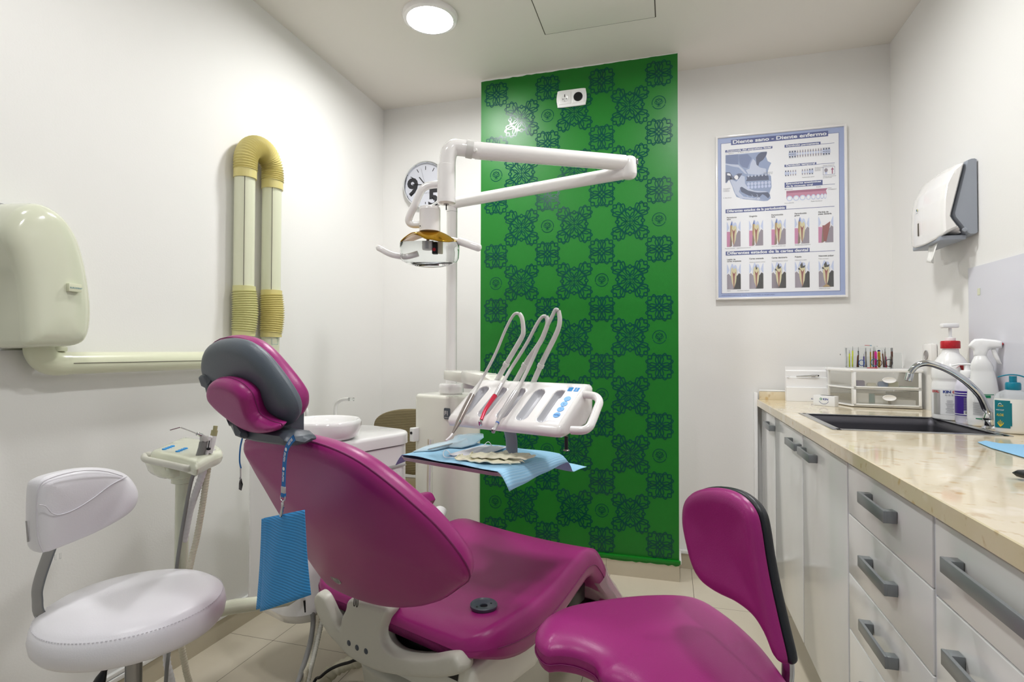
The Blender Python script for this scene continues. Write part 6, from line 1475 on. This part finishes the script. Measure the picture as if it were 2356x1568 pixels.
m_ = MB(FW); tube(m_, [(-0.9182, 1.2826, 1.0496), (-0.9152, 1.2617, 1.0350), (-0.9126, 1.2334, 1.0153), (-0.9094, 1.2091, 0.9984), (-0.9071, 1.1943, 0.9881), (-0.9064, 1.1914, 0.9861), (-0.8967, 1.1561, 0.9615)], [.0098, .0112, .0095, .0078, .0070, .0056, .0046], 'silver paint', 22); m_.build('handle', t)
m_ = MB(FW); tube(m_, [(-0.9020, 1.1771, 0.9762), (-0.9013, 1.1743, 0.9742)], [.0056, .0056], 'blue print', 22); m_.build('blue_ring', t)
m_ = MB(FW); c = V3((-0.8957, 1.1519, 0.9587)); lathe(m_, [(0, -.007), (.0048, -.006), (.0056, 0), (.0048, .006), (0, .007)], c, 'silver paint', 20, axis=(.4, -.4, 1)); cyl(m_, c+V3((0, -.0052, .001)), c+V3((0, -.0062, .0012)), .0022, 'black paint', 12); m_.build('head', t)

# ---------------------------------------------------------------- things on the tray
# drape of blue paper over the tray
Cn = [(-1.2647, 1.1442, 0.8580), (-1.2147, 1.5788, 0.8580), (-0.8465, 1.5768, 0.8580), (-0.8253, 1.1272, 0.8580)]
def drape(a, b):
    P_ = (V3(Cn[0])*(1-a)+V3(Cn[1])*a)*(1-b)+(V3(Cn[3])*(1-a)+V3(Cn[2])*a)*b
    dv = max(tv0-P_[0], P_[0]-tv1, 0); du = max(tu0-P_[1], P_[1]-tu1, 0); d = math.hypot(dv, du)
    z = tz+.0105+.0022*math.sin(P_[0]*38+P_[1]*21)*math.sin(P_[1]*31) + .0012
    P_[2] = max(z, tz+.0095)-min(d*.75+d*d*14, .06)
    return tuple(P_)
m_ = MB(FW); grid_mesh(m_, 46, 46, drape, 'tray bib paper')
m_.build('tray_bib', None, 'light blue ribbed paper bib draped over the instrument tray', 'paper bib', solid=.0006, angle=120, rotz=rad(-20))
TZ = tz+.0135
# sterile pouch with instruments
t = thing('sterilization_pouch', 'pale blue sterile pouch with instruments inside, at the back left of the tray', 'pouch', FW((-1.13, 1.30, TZ)), rad(-20))
pk = [(-1.2225, 1.1718, 0.8625), (-1.2585, 1.2571, 0.8625), (-1.2535, 1.3216, 0.8625), (-1.2377, 1.3780, 0.8680), (-1.2710, 1.4533, 0.8760), (-1.2159, 1.4420, 0.8780), (-1.2064, 1.4937, 0.8800), (-1.1571, 1.4350, 0.8800), (-1.1394, 1.3664, 0.8680), (-1.1461, 1.3108, 0.8640), (-1.1864, 1.2904, 0.8640), (-1.1879, 1.2429, 0.8625), (-1.2044, 1.2032, 0.8625)]
c0 = V3(pk).mean(0)
def pz(k, h): return [tuple(V3((c0[0]+(p[0]-c0[0])*k, c0[1]+(p[1]-c0[1])*k, p[2]+h))) for p in pk]
m_ = MB(FW); secs = [pz(1., 0), pz(.9, .0016), pz(.6, .003)]; loft(m_, secs, 'pouch paper'); m_.build('paper_back', t, angle=80)
m_ = MB(FW); secs = [pz(.985, .0022), pz(.88, .0055), pz(.55, .0115), pz(.2, .0125)]; loft(m_, secs, 'pouch film'); m_.build('film', t, label='clear crinkled film side', angle=80)
i_ = thing('mouth_mirror', 'steel mouth mirror and probe inside the sterile pouch', 'instrument', FW((-1.14, 1.27, TZ)), rad(-20))
m_ = MB(FW); a, b = V3((-1.1850, 1.2022, 0.8700)), V3((-1.1880, 1.3586, 0.8740)); cyl(m_, a, b, .0026, 'steel', 10); cyl(m_, a+V3((0, .008, 0)), b+V3((-.004, .008, 0)), .0018, 'steel', 10); m_.build('handle', i_)
m_ = MB(FW); lathe(m_, [(.009, 0), (.0095, .0015), (.008, .002), (0, .0016)], tuple(V3((-1.1927, 1.3834, 0.8760))), 'chrome', 24, axis=(0, -.4, 1)); m_.build('mirror', i_)
# face mask
t = thing('face_mask', 'white pleated face mask lying in the middle of the tray', 'face mask', FW((-1.06, 1.25, TZ)), rad(-20))
mq = [(-1.1066, 1.2000, 0.8660), (-1.1244, 1.3923, 0.8660), (-1.0419, 1.4134, 0.8660), (-1.0056, 1.2256, 0.8660)]
def mk_(a, b):
    P_ = (V3(mq[0])*(1-a)+V3(mq[1])*a)*(1-b)+(V3(mq[3])*(1-a)+V3(mq[2])*a)*b
    P_[2] = .8640+.009*math.sin(math.pi*a)*math.sin(math.pi*b)+.0012*math.sin(b*22)
    return tuple(P_)
m_ = MB(FW); grid_mesh(m_, 26, 26, mk_, 'mask white'); m_.build('mask_panel', t, solid=.0012, angle=120)
m_ = MB(FW); tube(m_, [(-1.0994, 1.2072, 0.8670), (-1.1278, 1.2268, 0.8700), (-1.1390, 1.2274, 0.8700), (-1.1205, 1.2000, 0.8670), (-1.0862, 1.1706, 0.8640), (-1.0651, 1.1862, 0.8640), (-1.0473, 1.2092, 0.8650), (-1.0258, 1.1995, 0.8640)], .0012, 'mask white', 8, 5); m_.build('ear_loop', t)
m_ = MB(FW); tube(m_, [(-1.1133, 1.3830, 0.8670), (-1.1222, 1.4122, 0.8720), (-1.1060, 1.4031, 0.8720), (-1.0856, 1.3863, 0.8680)], .0012, 'mask white', 8, 5); tube(m_, [(-1.0405, 1.4045, 0.8660), (-1.0549, 1.4309, 0.8720), (-1.0480, 1.4405, 0.8700), (-1.0240, 1.4169, 0.8660)], .0012, 'mask white', 8, 5); m_.build('ear_loop', t)
# latex gloves
def glove(loc, ang, label, sc=1.):
    t = thing('latex_glove', label, 'glove', FW(loc), rad(-20), group='latex gloves on the tray')
    ca, sa = math.cos(ang), math.sin(ang)
    def G(a, b, c): return (loc[0]+sc*(a*ca-b*sa), loc[1]+sc*(a*sa+b*ca), loc[2]+c)
    hand = [(-.075, -.026), (-.05, -.032), (-.01, -.038), (.03, -.040), (.045, -.036), (.095, -.044), (.10, -.036), (.06, -.024), (.115, -.022), (.118, -.012), (.065, -.006), (.12, .004), (.120, .014), (.062, .012), (.105, .030), (.100, .038), (.045, .030), (.02, .036), (.035, .062), (.025, .068), (-.005, .040), (-.05, .030), (-.078, .028)]
    m_ = MB(FW); pad(m_, [G(a, b, .004) for a, b in hand], (0, 0, 1), .0045, .002, .006, 'latex', smooth=3, grid=.006, bfun=lambda a, b: .0016*math.sin(a*190+b*90)+.0014*math.sin(b*260+a*40)+.0009*math.sin(a*420)); m_.build('hand', t, angle=120)
    m_ = MB(FW); tube(m_, [G(-.077, .028*math.cos(q), .0075+.0035*math.sin(q)+.0015*math.sin(5*q)) for q in np.linspace(0, 6.28, 20)], .0014, 'latex', 8, closed=False); m_.build('cuff', t)
glove((-.975, 1.205, TZ), rad(18), 'pale yellow latex glove crumpled at the front of the tray', .95)
glove((-.945, 1.225, TZ+.010), rad(30), 'pale yellow latex glove lying across the other glove', .9)

# ================================================================= operating lamp
lamp = thing('operating_lamp', 'white jointed operating lamp with amber reflector, hanging over the chair', 'operating lamp', (-.785, 1.75, 1.46))
LP = FW((PCX, PCY, 1.80)); E1 = (-.150, 2.085, 1.838); E2 = (-.160, 2.080, 1.872)
zA = 1.842
m_ = MB(); tube(m_, [(LP[0], LP[1], 1.801), (LP[0], LP[1], 1.825), (LP[0]+.012, LP[1]-.003, zA-.004), (LP[0]+.04, LP[1]-.010, zA), E1], .0252, 'white enamel', 24, 1 and 0); m_.build('lower_arm', lamp)
a = (-0.1673, 2.0800, 1.8557)
m_ = MB(); cyl(m_, (E1[0]+.006, E1[1], 1.811), (E1[0]+.006, E1[1], 1.896), .0295, 'white enamel', 28, bev=.020); m_.build('elbow_joint', lamp)
m_ = MB(); box(m_, (E1[0]+.030, E1[1]-.012, 1.862), (E1[0]+.0405, E1[1]+.006, 1.884), 'chrome', .002); m_.build('joint_insert', lamp)
A2 = (-0.6476, 1.7950, 1.8663)
m_ = MB(); tube(m_, [E2, A2], [.0285, .0300], 'white enamel', 28); m_.build('spring_arm', lamp)
m_ = MB(); b1 = V3((-0.6341, 1.7620, 1.8549)); cyl(m_, b1+V3((.0, .002, 0)), b1+V3((-.003, -.0035, 0)), .0065, 'white enamel', 18)
b1 = V3((-0.1992, 2.0450, 1.8634)); cyl(m_, b1+V3((.0, .004, 0)), b1+V3((-.002, -.002, 0)), .0062, 'white enamel', 18); m_.build('pivot_cover', lamp)
m_ = MB(); ep = [(-0.6301, 1.8000, 1.8633), (-0.6664, 1.7850, 1.8692), (-0.6905, 1.7720, 1.8715), (-0.7147, 1.7600, 1.8697), (-0.7274, 1.7520, 1.8530), (-0.7329, 1.7500, 1.8287), (-0.7344, 1.7500, 1.8002)]
tube(m_, ep, [.0285, .028, .0285, .029, .029, .0285, .0285], 'white enamel', 28, 5); tube(m_, [tuple(V3(ep[0])*.3+V3(ep[1])*.7), tuple(V3(ep[1])*.6+V3(ep[2])*.4)], .0315, 'light grey hose', 28); m_.build('elbow_tube', lamp)
tx, ty = (-0.7374, 1.7500, 1.7402)[0], 1.75
m_ = MB(); z1_, z0_ = (-0.7377, 1.7500, 1.8081)[2], (-0.7370, 1.7500, 1.6755)[2]
lathe(m_, [(.024, z0_-.002), (.029, z0_), (.0315, z0_+.001), (.0318, z0_+.014), (.0313, z0_+.0145), (.0313, z1_-.002), (.0295, z1_)], (tx, ty, 0), 'white enamel', 36); cyl(m_, (tx, ty, z0_-.004), (tx, ty, z0_-.001), .009, 'bronze grey', 16); m_.build('sleeve', lamp)
m_ = MB(); cyl(m_, (tx, ty, z0_-.022), (tx, ty, z0_-.003), .0021, 'black plastic', 10); m_.build('set_pin', lamp)
m_ = MB(); cr = [(-0.7627, 1.7450, 1.7424), (-0.7849, 1.7400, 1.7412), (-0.8070, 1.7350, 1.7355), (-0.8242, 1.7300, 1.7188), (-0.8453, 1.7300, 1.6751), (-0.8691, 1.7350, 1.6355), (-0.8731, 1.7400, 1.6187), (-0.8606, 1.7450, 1.6099), (-0.8298, 1.7500, 1.6091)]
tube(m_, cr, .0128, 'white enamel', 20, 6); m_.build('crank_tube', lamp)
hc = (-0.7986, 1.7500, 1.6314)
m_ = MB(); za, zb2 = (-0.7988, 1.7500, 1.6663)[2], (-0.7983, 1.7500, 1.5814)[2]
lathe(m_, [(.0, zb2), (.0365, zb2), (.0365, za-.010), (.0368, za-.0095), (.0365, za-.009), (.0355, za-.001), (.033, za+.001), (0, za+.001)], (hc[0], 1.75, 0), 'white enamel', 40); cyl(m_, (hc[0]-.020, 1.75-.0345, zb2+.014), (hc[0]-.0202, 1.75-.0352, zb2+.014), .0022, 'black paint', 10); m_.build('head_mount', lamp)
# reflector: amber saddle-shaped shell
yaw_l = rad(12)
def LH(a, b, c): return (hc[0]+a*math.cos(yaw_l)-b*math.sin(yaw_l), 1.75+a*math.sin(yaw_l)+b*math.cos(yaw_l), 1.592+c)
def shell_(s, r):
    a = (s-.5)*2; b = (r-.5)*2
    w = .098; dpt = .055*math.sqrt(max(1-(abs(a)**2.4)*.86, .05))
    q_ = min(max((a+.55)/.6, 0), 1); q_ = q_*q_*(3-2*q_)
    z = -.047*abs(a)**1.8-(.010+.036*q_)*(1-abs(a)**3)*max(-b, 0)**1.3-.012*((1+b)/2)**2*(1-abs(a))
    return LH(w*a, dpt*b, z-.001)
m_ = MB(); grid_mesh(m_, 40, 20, shell_, 'amber reflector'); m_.build('reflector', lamp, label='amber gold reflector', solid=.0025, angle=80)
m_ = MB(); grid_mesh(m_, 24, 14, lambda s, r: tuple(V3(shell_(.03+.46*s, .08+.8*r))+V3((0, 0, -.0045-.004*math.sin(math.pi*s)))), 'pearl reflector'); grid_mesh(m_, 24, 14, lambda s, r: tuple(V3(shell_(.56+.40*s, .1+.8*r))+V3((0, 0, -.0045))), 'pearl reflector'); m_.build('mirror_facets', lamp, angle=80)
m_ = MB(); secs = []
for k, (z, e) in enumerate([(-.052, 1.), (-.075, 1.0), (-.100, .985), (-.112, .93), (-.118, .80)]):
    q = []
    for i in range(48):
        an = 2*math.pi*i/48; ca, sa = math.cos(an), math.sin(an)
        q.append(LH(.101*e*math.copysign(abs(ca)**.55, ca), .052*e*math.copysign(abs(sa)**.7, sa), z-(.010*(1-abs(ca))*(1 if k > 1 else 0))))
    secs.append(q)
loft(m_, secs, 'clear acrylic', caps=False); m_.add(secs[-1], [list(range(48))], 'clear acrylic'); m_.build('clear_shield', lamp, solid=.0018, angle=70)
m_ = MB(); c = LH(-.004, -.012, 0); lathe(m_, [(0, -.076), (.018, -.075), (.0195, -.070), (.0195, -.052), (0, -.051)], c, 'silver paint', 28); cyl(m_, tuple(V3(c)+V3((0, 0, -.052))), tuple(V3(c)+V3((0, 0, -.03))), .005, 'bronze grey', 14); m_.build('bulb_shield', lamp)
m_ = MB(); box(m_, (.012, -.020, -.090), (.030, .0, -.056), 'black plastic', .002, fn=lambda p: LH(*p)); poly2d(m_, circ(.006, 18, .020, -.076), lambda a, b: LH(a, -.0205, b), 'red print'); box(m_, (.031, -.016, -.088), (.046, .004, -.050), 'beige hose', .002, fn=lambda p: LH(*p)); m_.build('bulb_socket', lamp)
m_ = MB(); tube(m_, [(-0.9799, 1.7200, 1.5290), (-0.9645, 1.7200, 1.5206), (-0.9418, 1.7250, 1.5082), (-0.9184, 1.7350, 1.5012), (-0.8849, 1.7450, 1.4982), (-0.8449, 1.7550, 1.5088)], [.0105, .0118, .0122, .0118, .0115, .011], 'white enamel', 18, 5)
lathe(m_, [(0, -.009), (.006, -.0075), (.0095, -.003), (.0105, .001)], (-0.9799, 1.7200, 1.5290), 'white enamel', 18, axis=(1, 0, -.5)); m_.build('handle', lamp)
m_ = MB(); tube(m_, [(-0.7584, 1.7750, 1.5569), (-0.7258, 1.7750, 1.5552), (-0.6915, 1.7700, 1.5448)], .009, 'white enamel', 16, 3); a, b = (-0.7008, 1.7650, 1.5489), (-0.6115, 1.7500, 1.5147); cyl(m_, a, b, .0135, 'white enamel', 22, bev=.010); m_.build('handle', lamp)

# ================================================================= assistant console on its post
ac_ = thing('assistant_console', 'cream assistant console with blue buttons and grab handle on a post by the left wall', 'console', FW((-1.55, .70, .45)), rad(-20))
top_ = [(-1.6305, 0.6187, 0.9050), (-1.6527, 0.6344, 0.9050), (-1.7287, 0.7003, 0.9050), (-1.8016, 0.7647, 0.9050), (-1.8049, 0.7834, 0.9050), (-1.7254, 0.7906, 0.9050), (-1.6121, 0.7781, 0.9050), (-1.5387, 0.7615, 0.9050), (-1.4842, 0.7358, 0.9050), (-1.4477, 0.6936, 0.9050), (-1.3855, 0.6355, 0.9050), (-1.3738, 0.6183, 0.9050), (-1.4234, 0.6205, 0.9050), (-1.5128, 0.6232, 0.9050), (-1.5826, 0.6157, 0.9050)]
m_ = MB(FW); pad(m_, [tuple(V3(p)+V3((0, 0, -.018))) for p in top_], (0, 0, 1), .018, .022, .016, 'cream housing', smooth=3, grid=.02); cb_ = m_.build('console_body', ac_, angle=70)
m_ = MB(FW)
kp = [(-1.6000, 0.6075, 0.8796), (-1.6000, 0.6148, 0.8604), (-1.6000, 0.6211, 0.8423), (-1.6000, 0.6294, 0.8351), (-1.6000, 0.6695, 0.8324), (-1.6000, 0.7091, 0.8382), (-1.6000, 0.7202, 0.8518), (-1.6000, 0.7088, 0.8632), (-1.6000, 0.6647, 0.8785)]
slab(m_, kp, (1, 0, 0), .14, 'cream housing', .012, grid=.02); m_.build('keel', ac_, angle=60)
for r_ in range(2):
    for k in range(4):
        a = V3((-1.6104, 0.6452, 0.9068)); b = V3((-1.6434, 0.6790, 0.9068)); a2 = V3((-1.5479, 0.6522, 0.9068)); b2 = V3((-1.5792, 0.6848, 0.9068))
        p = (a+(b-a)*k/3) if r_ == 0 else (a2+(b2-a2)*k/3)
        m2 = MB(FW); lathe(m2, [(.0052, -.002), (.0052, .0), (.0045, .0008), (0, .001)], p, 'blue button', 20, sx=1.35); m2.build('button', cb_, label='round blue button')
hp = [(-1.6296, 0.6258, 0.8880), (-1.6581, 0.6273, 0.8880), (-1.6704, 0.6225, 0.8850), (-1.6312, 0.6070, 0.8850), (-1.5975, 0.6035, 0.8850), (-1.5158, 0.6097, 0.8850), (-1.4319, 0.6145, 0.8850), (-1.4105, 0.6181, 0.8850), (-1.4189, 0.6307, 0.8860), (-1.4330, 0.6399, 0.8880)]
m_ = MB(FW); tube(m_, hp, .0085, 'warm grey cover', 18, 5); m_.build('grab_handle', ac_)
pb = (-1.56, .69)
a, b = (-1.5600, 0.6697, 0.8446), (-1.5600, 0.6765, 0.8159)
m_ = MB(FW); lathe(m_, [(.036, .862), (.036, .838), (.034, .836), (.026, .834), (.026, .822), (.022, .820)][::-1], (-1.56, a[1], 0), 'cream housing', 32); m_.build('swivel_cup', ac_)
q0, q1 = (-1.5600, 0.6787, 0.8154), (-1.5600, 0.6854, 0.6153)
m_ = MB(FW); tube(m_, [(-1.56, a[1], .825), (-1.56, a[1], .62), (-1.56, a[1]+.002, .50), (-1.56, a[1]+.03, .462), (-1.5600, 0.8126, 0.4432), (-1.5600, 0.8901, 0.4233), (-1.5700, 0.9804, 0.3995), (-1.60, 1.06, .40)], [.0165, .0165, .0175, .019, .020, .020, .020, .020], 'cream housing', 22, 0); m_.build('post', ac_)
# syringe and suction
t = thing('air_water_syringe', 'grey air-water syringe with bent steel tip, parked in the cream console', 'syringe', FW((-1.46, .75, .90)), rad(-20))
vv = -1.455
m_ = MB(FW); tube(m_, [(-1.4550, 0.5948, 0.9756), (-1.4550, 0.6055, 0.9776), (-1.4550, 0.6163, 0.9795), (-1.4550, 0.6223, 0.9778), (-1.4550, 0.6437, 0.9668), (-1.4550, 0.6592, 0.9584)], .0016, 'chrome', 12, 3); m_.build('needle', t)
m_ = MB(FW); cyl(m_, (-1.4550, 0.6571, 0.9597), (-1.4550, 0.6687, 0.9540), .0048, 'chrome', 18, bev=.001); m_.build('tip_nut', t)
m_ = MB(FW); slab(m_, [(-1.4550, 0.6687, 0.9594), (-1.4550, 0.6858, 0.9496), (-1.4550, 0.6870, 0.9417), (-1.4550, 0.6806, 0.9337), (-1.4550, 0.6658, 0.9357), (-1.4550, 0.6656, 0.9511)], (1, 0, 0), .017, 'grey hose', .003, grid=.01); tube(m_, [(-1.4550, 0.6731, 0.9369), (-1.4550, 0.6702, 0.9220), (-1.4550, 0.6620, 0.8991)], [.0095, .0092, .0080], 'mid grey hose', 18); m_.build('handle', t)
m_ = MB(FW); tube(m_, [(-1.4500, 0.6549, 0.8748), (-1.4500, 0.6488, 0.8607)], .0062, 'mid grey hose', 16); tube(m_, [(-1.4600, 0.6533, 0.8607), (-1.4800, 0.6542, 0.8283), (-1.5200, 0.6581, 0.7382), (-1.5400, 0.6522, 0.6298), (-1.5400, 0.6459, 0.5483), (-1.5300, 0.6330, 0.4348), (-1.5100, 0.6151, 0.3359), (-1.53, .62, .06), (-1.58, .72, .012), (-1.60, .95, .008), (-1.62, 1.10, .008)], .0045, 'mid grey hose', 12, 4); m_.build('hose', t)
t = thing('suction_handpiece', 'white suction handpiece with olive tip beside the grey syringe', 'suction handpiece', FW((-1.46, .78, .90)), rad(-20))
m_ = MB(FW); tube(m_, [(-1.4600, 0.7053, 0.9737), (-1.4600, 0.7038, 0.9626)], [.0052, .0052], 'olive rubber', 18); tube(m_, [(-1.4600, 0.7032, 0.9627), (-1.4600, 0.7001, 0.9474)], [.0078, .0078], 'olive rubber', 20); m_.build('tip', t, label='olive rubber tip')
m_ = MB(FW); tube(m_, [(-1.4600, 0.7001, 0.9485), (-1.4600, 0.6960, 0.9289), (-1.4600, 0.6908, 0.9052)], [.0085, .008, .007], 'mount white', 20); tube(m_, [(-1.4550, 0.6869, 0.9484), (-1.4550, 0.6839, 0.9289), (-1.4550, 0.6799, 0.9029), (-1.4550, 0.6769, 0.8880)], [.0048, .0048, .0055, .006], 'mount white', 16)
tube(m_, [(-1.4580, 0.6873, 0.9459), (-1.4580, 0.6992, 0.9443)], .0055, 'mount white', 14); tube(m_, [(-1.4450, 0.6834, 0.9399), (-1.4450, 0.6804, 0.9194)], .0012, 'black plastic', 8); lathe(m_, [(0, -.004), (.005, -.002), (.005, .002), (0, .004)], (-1.4470, 0.6824, 0.9189), 'black plastic', 14); m_.build('valve_body', t)
def corr(path, r, n, nm, par, mat, amp=.0007, seg=14):
    P_ = catmull([V3(p) for p in path], 12); L = [0]
    for a_, b_ in zip(P_, P_[1:]): L.append(L[-1]+np.linalg.norm(b_-a_))
    L = np.array(L)/L[-1]; N = n*4; q = []
    for i in range(N+1):
        s = i/N; k = max(min(int(np.searchsorted(L, s)), len(P_)-1), 1); f = (s-L[k-1])/max(L[k]-L[k-1], 1e-9); q.append(P_[k-1]*(1-f)+P_[k]*f)
    m_ = MB(FW); tube(m_, q, [r+amp*math.cos(math.pi*i/2) for i in range(N+1)], mat, seg); return m_.build(nm, par, angle=60)
corr([(-1.4700, 0.6861, 0.8780), (-1.4800, 0.6814, 0.8453), (-1.5100, 0.6785, 0.7911), (-1.5300, 0.6751, 0.7435), (-1.5500, 0.6718, 0.6727), (-1.5600, 0.6660, 0.6211), (-1.5600, 0.6566, 0.5282), (-1.5500, 0.6371, 0.4270), (-1.5400, 0.6296, 0.3784), (-1.5400, 0.6426, 0.3119), (-1.58, .70, .05), (-1.64, .82, .012), (-1.66, 1.0, .011), (-1.67, 1.10, .011)], .0085, 110, 'corrugated_hose', t, 'white hose')
t2 = thing('saliva_ejector', 'beige corrugated saliva hose hanging behind the white suction handpiece', 'suction hose', FW((-1.48, .80, .60)), rad(-20))
corr([(-1.4900, 0.7041, 0.8794), (-1.4900, 0.7011, 0.8573), (-1.4900, 0.6931, 0.7968), (-1.4900, 0.6861, 0.7479), (-1.4900, 0.6751, 0.6839), (-1.4900, 0.6640, 0.6373), (-1.4900, 0.6485, 0.5494), (-1.4900, 0.6404, 0.4548), (-1.4900, 0.6494, 0.3859), (-1.4900, 0.6647, 0.3189), (-1.4900, 0.6997, 0.2295), (-1.4900, 0.7565, 0.1423)], .0075, 110, 'corrugated_hose', t2, 'beige hose')
m_ = MB(FW); tube(m_, [(-1.4900, 0.7137, 0.9121), (-1.4900, 0.7084, 0.8924), (-1.4900, 0.7042, 0.8772)], [.007, .0078, .008], 'mount white', 16); m_.build('hose_connector', t2)

# ================================================================= hoses on the floor
hb = thing('hose_bundle', 'grey and beige hoses hanging from the cuspidor cabinet to the floor', 'hose bundle', FW((-1.5, 1.05, .0)), rad(-20))
m_ = MB(FW); tube(m_, [(-1.6200, 1.1015, 0.3511), (-1.6200, 1.1035, 0.3174), (-1.6000, 1.0936, 0.2769), (-1.5700, 1.0672, 0.2475), (-1.5200, 1.0184, 0.2297), (-1.4700, 0.9666, 0.2178), (-1.4200, 0.9162, 0.2157), (-1.36, .74, .05), (-1.33, .66, .012), (-1.36, .55, .010)], .0075, 'mid grey hose', 14, 5); m_.build('hose', hb)
corr([(-1.6200, 1.1247, 0.3428), (-1.6200, 1.1251, 0.3021), (-1.5900, 1.0984, 0.2567), (-1.5500, 1.0571, 0.2235), (-1.4900, 0.9972, 0.2097), (-1.4300, 0.9393, 0.2008), (-1.34, .77, .05), (-1.30, .68, .014), (-1.31, .55, .013)], .0085, 90, 'hose', hb, 'beige hose', .0009)
corr([(-1.6000, 1.1396, 0.3239), (-1.6000, 1.1299, 0.2770), (-1.5600, 1.0860, 0.2427), (-1.5200, 1.0430, 0.2189), (-1.4700, 0.9943, 0.2049), (-1.4300, 0.9562, 0.1926), (-1.31, .80, .05), (-1.27, .70, .014), (-1.25, .56, .013)], .0078, 90, 'hose', hb, 'warm grey cover', .0009)
m_ = MB(FW); cyl(m_, (-1.6200, 1.0740, 0.3496), (-1.6200, 1.0776, 0.3100), .004, 'black plastic', 12); m_.build('drain_tap', hb)
m_ = thing('drain_hose', 'thick ribbed clear-beige drain hose on the floor beside the chair base', 'hose', FW((-1.45, 1.0, 0)), rad(-20))
corr([(-1.24, 1.14, .14), (-1.4820, 1.2455, 0.1200), (-1.5428, 1.2343, 0.1050), (-1.5908, 1.2172, 0.0850), (-1.6253, 1.1913, 0.0600), (-1.6225, 1.1531, 0.0350), (-1.27, .80, .026), (-1.24, .66, .026), (-1.22, .50, .026)], .0205, 60, 'ribbed_hose', m_, 'beige hose', .0022, 20)
m_ = MB(FW); tube(m_, [(-1.22, 1.12, .17), (-1.4391, 1.1739, 0.1650), (-1.5054, 1.1604, 0.1450), (-1.5649, 1.1452, 0.1150), (-1.5982, 1.1238, 0.0850), (-1.6154, 1.0981, 0.0500), (-1.30, .76, .02), (-1.28, .66, .006), (-1.28, .5, .006)], .0050, 'cable black', 12, 5)
m_.build('power_cable', None, 'black cable running over the ribbed drain hose to the floor', 'cable', rotz=rad(-20))

# ================================================================= olive chair in the corner
t = thing('visitor_chair', 'olive ribbed chair back in the far left corner behind the white unit', 'chair', (-1.39, 2.80, 0))
ov = [(-1.6124, 2.8000, 0.7141), (-1.6154, 2.8000, 0.7509), (-1.5963, 2.8000, 0.7886), (-1.5416, 2.8000, 0.8200), (-1.4549, 2.8000, 0.8399), (-1.3535, 2.8000, 0.8455)]
xm = -1.372
L_ = [(p[0], p[2]) for p in ov]; Rr = [(2*xm-x, z) for x, z in L_[::-1]]
zl = L_[0][1]
outl = L_+Rr[1:]+[(2*xm-L_[0][0]-.004, zl-.10), (2*xm-L_[0][0]-.05, zl-.20), (xm, zl-.235), (L_[0][0]+.05, zl-.20), (L_[0][0]+.004, zl-.10)]
m_ = MB(); slab(m_, [(x, 2.80, z) for x, z in outl], (0, -1, 0), .016, 'ribbed olive', .006, smooth=3, grid=.03); m_.build('backrest', t)
m_ = MB(); slab(m_, [(x, y, .44) for x, y in [(-1.60, 2.84), (-1.15, 2.84), (-1.13, 2.50), (-1.20, 2.44), (-1.55, 2.44), (-1.62, 2.50)]], (0, 0, 1), .035, 'olive plastic', .012); m_.build('seat', t)
for x, y in ((-1.58, 2.86), (-1.17, 2.86), (-1.57, 2.48), (-1.18, 2.48)):
    m_ = MB(); tube(m_, [(x, y, 0), (x, y, .425)] if y < 2.6 else [(x, y, 0), (x, y, .44), (x, 2.822, .70)], .011, 'dark grey plastic', 12); m_.build('leg', t)
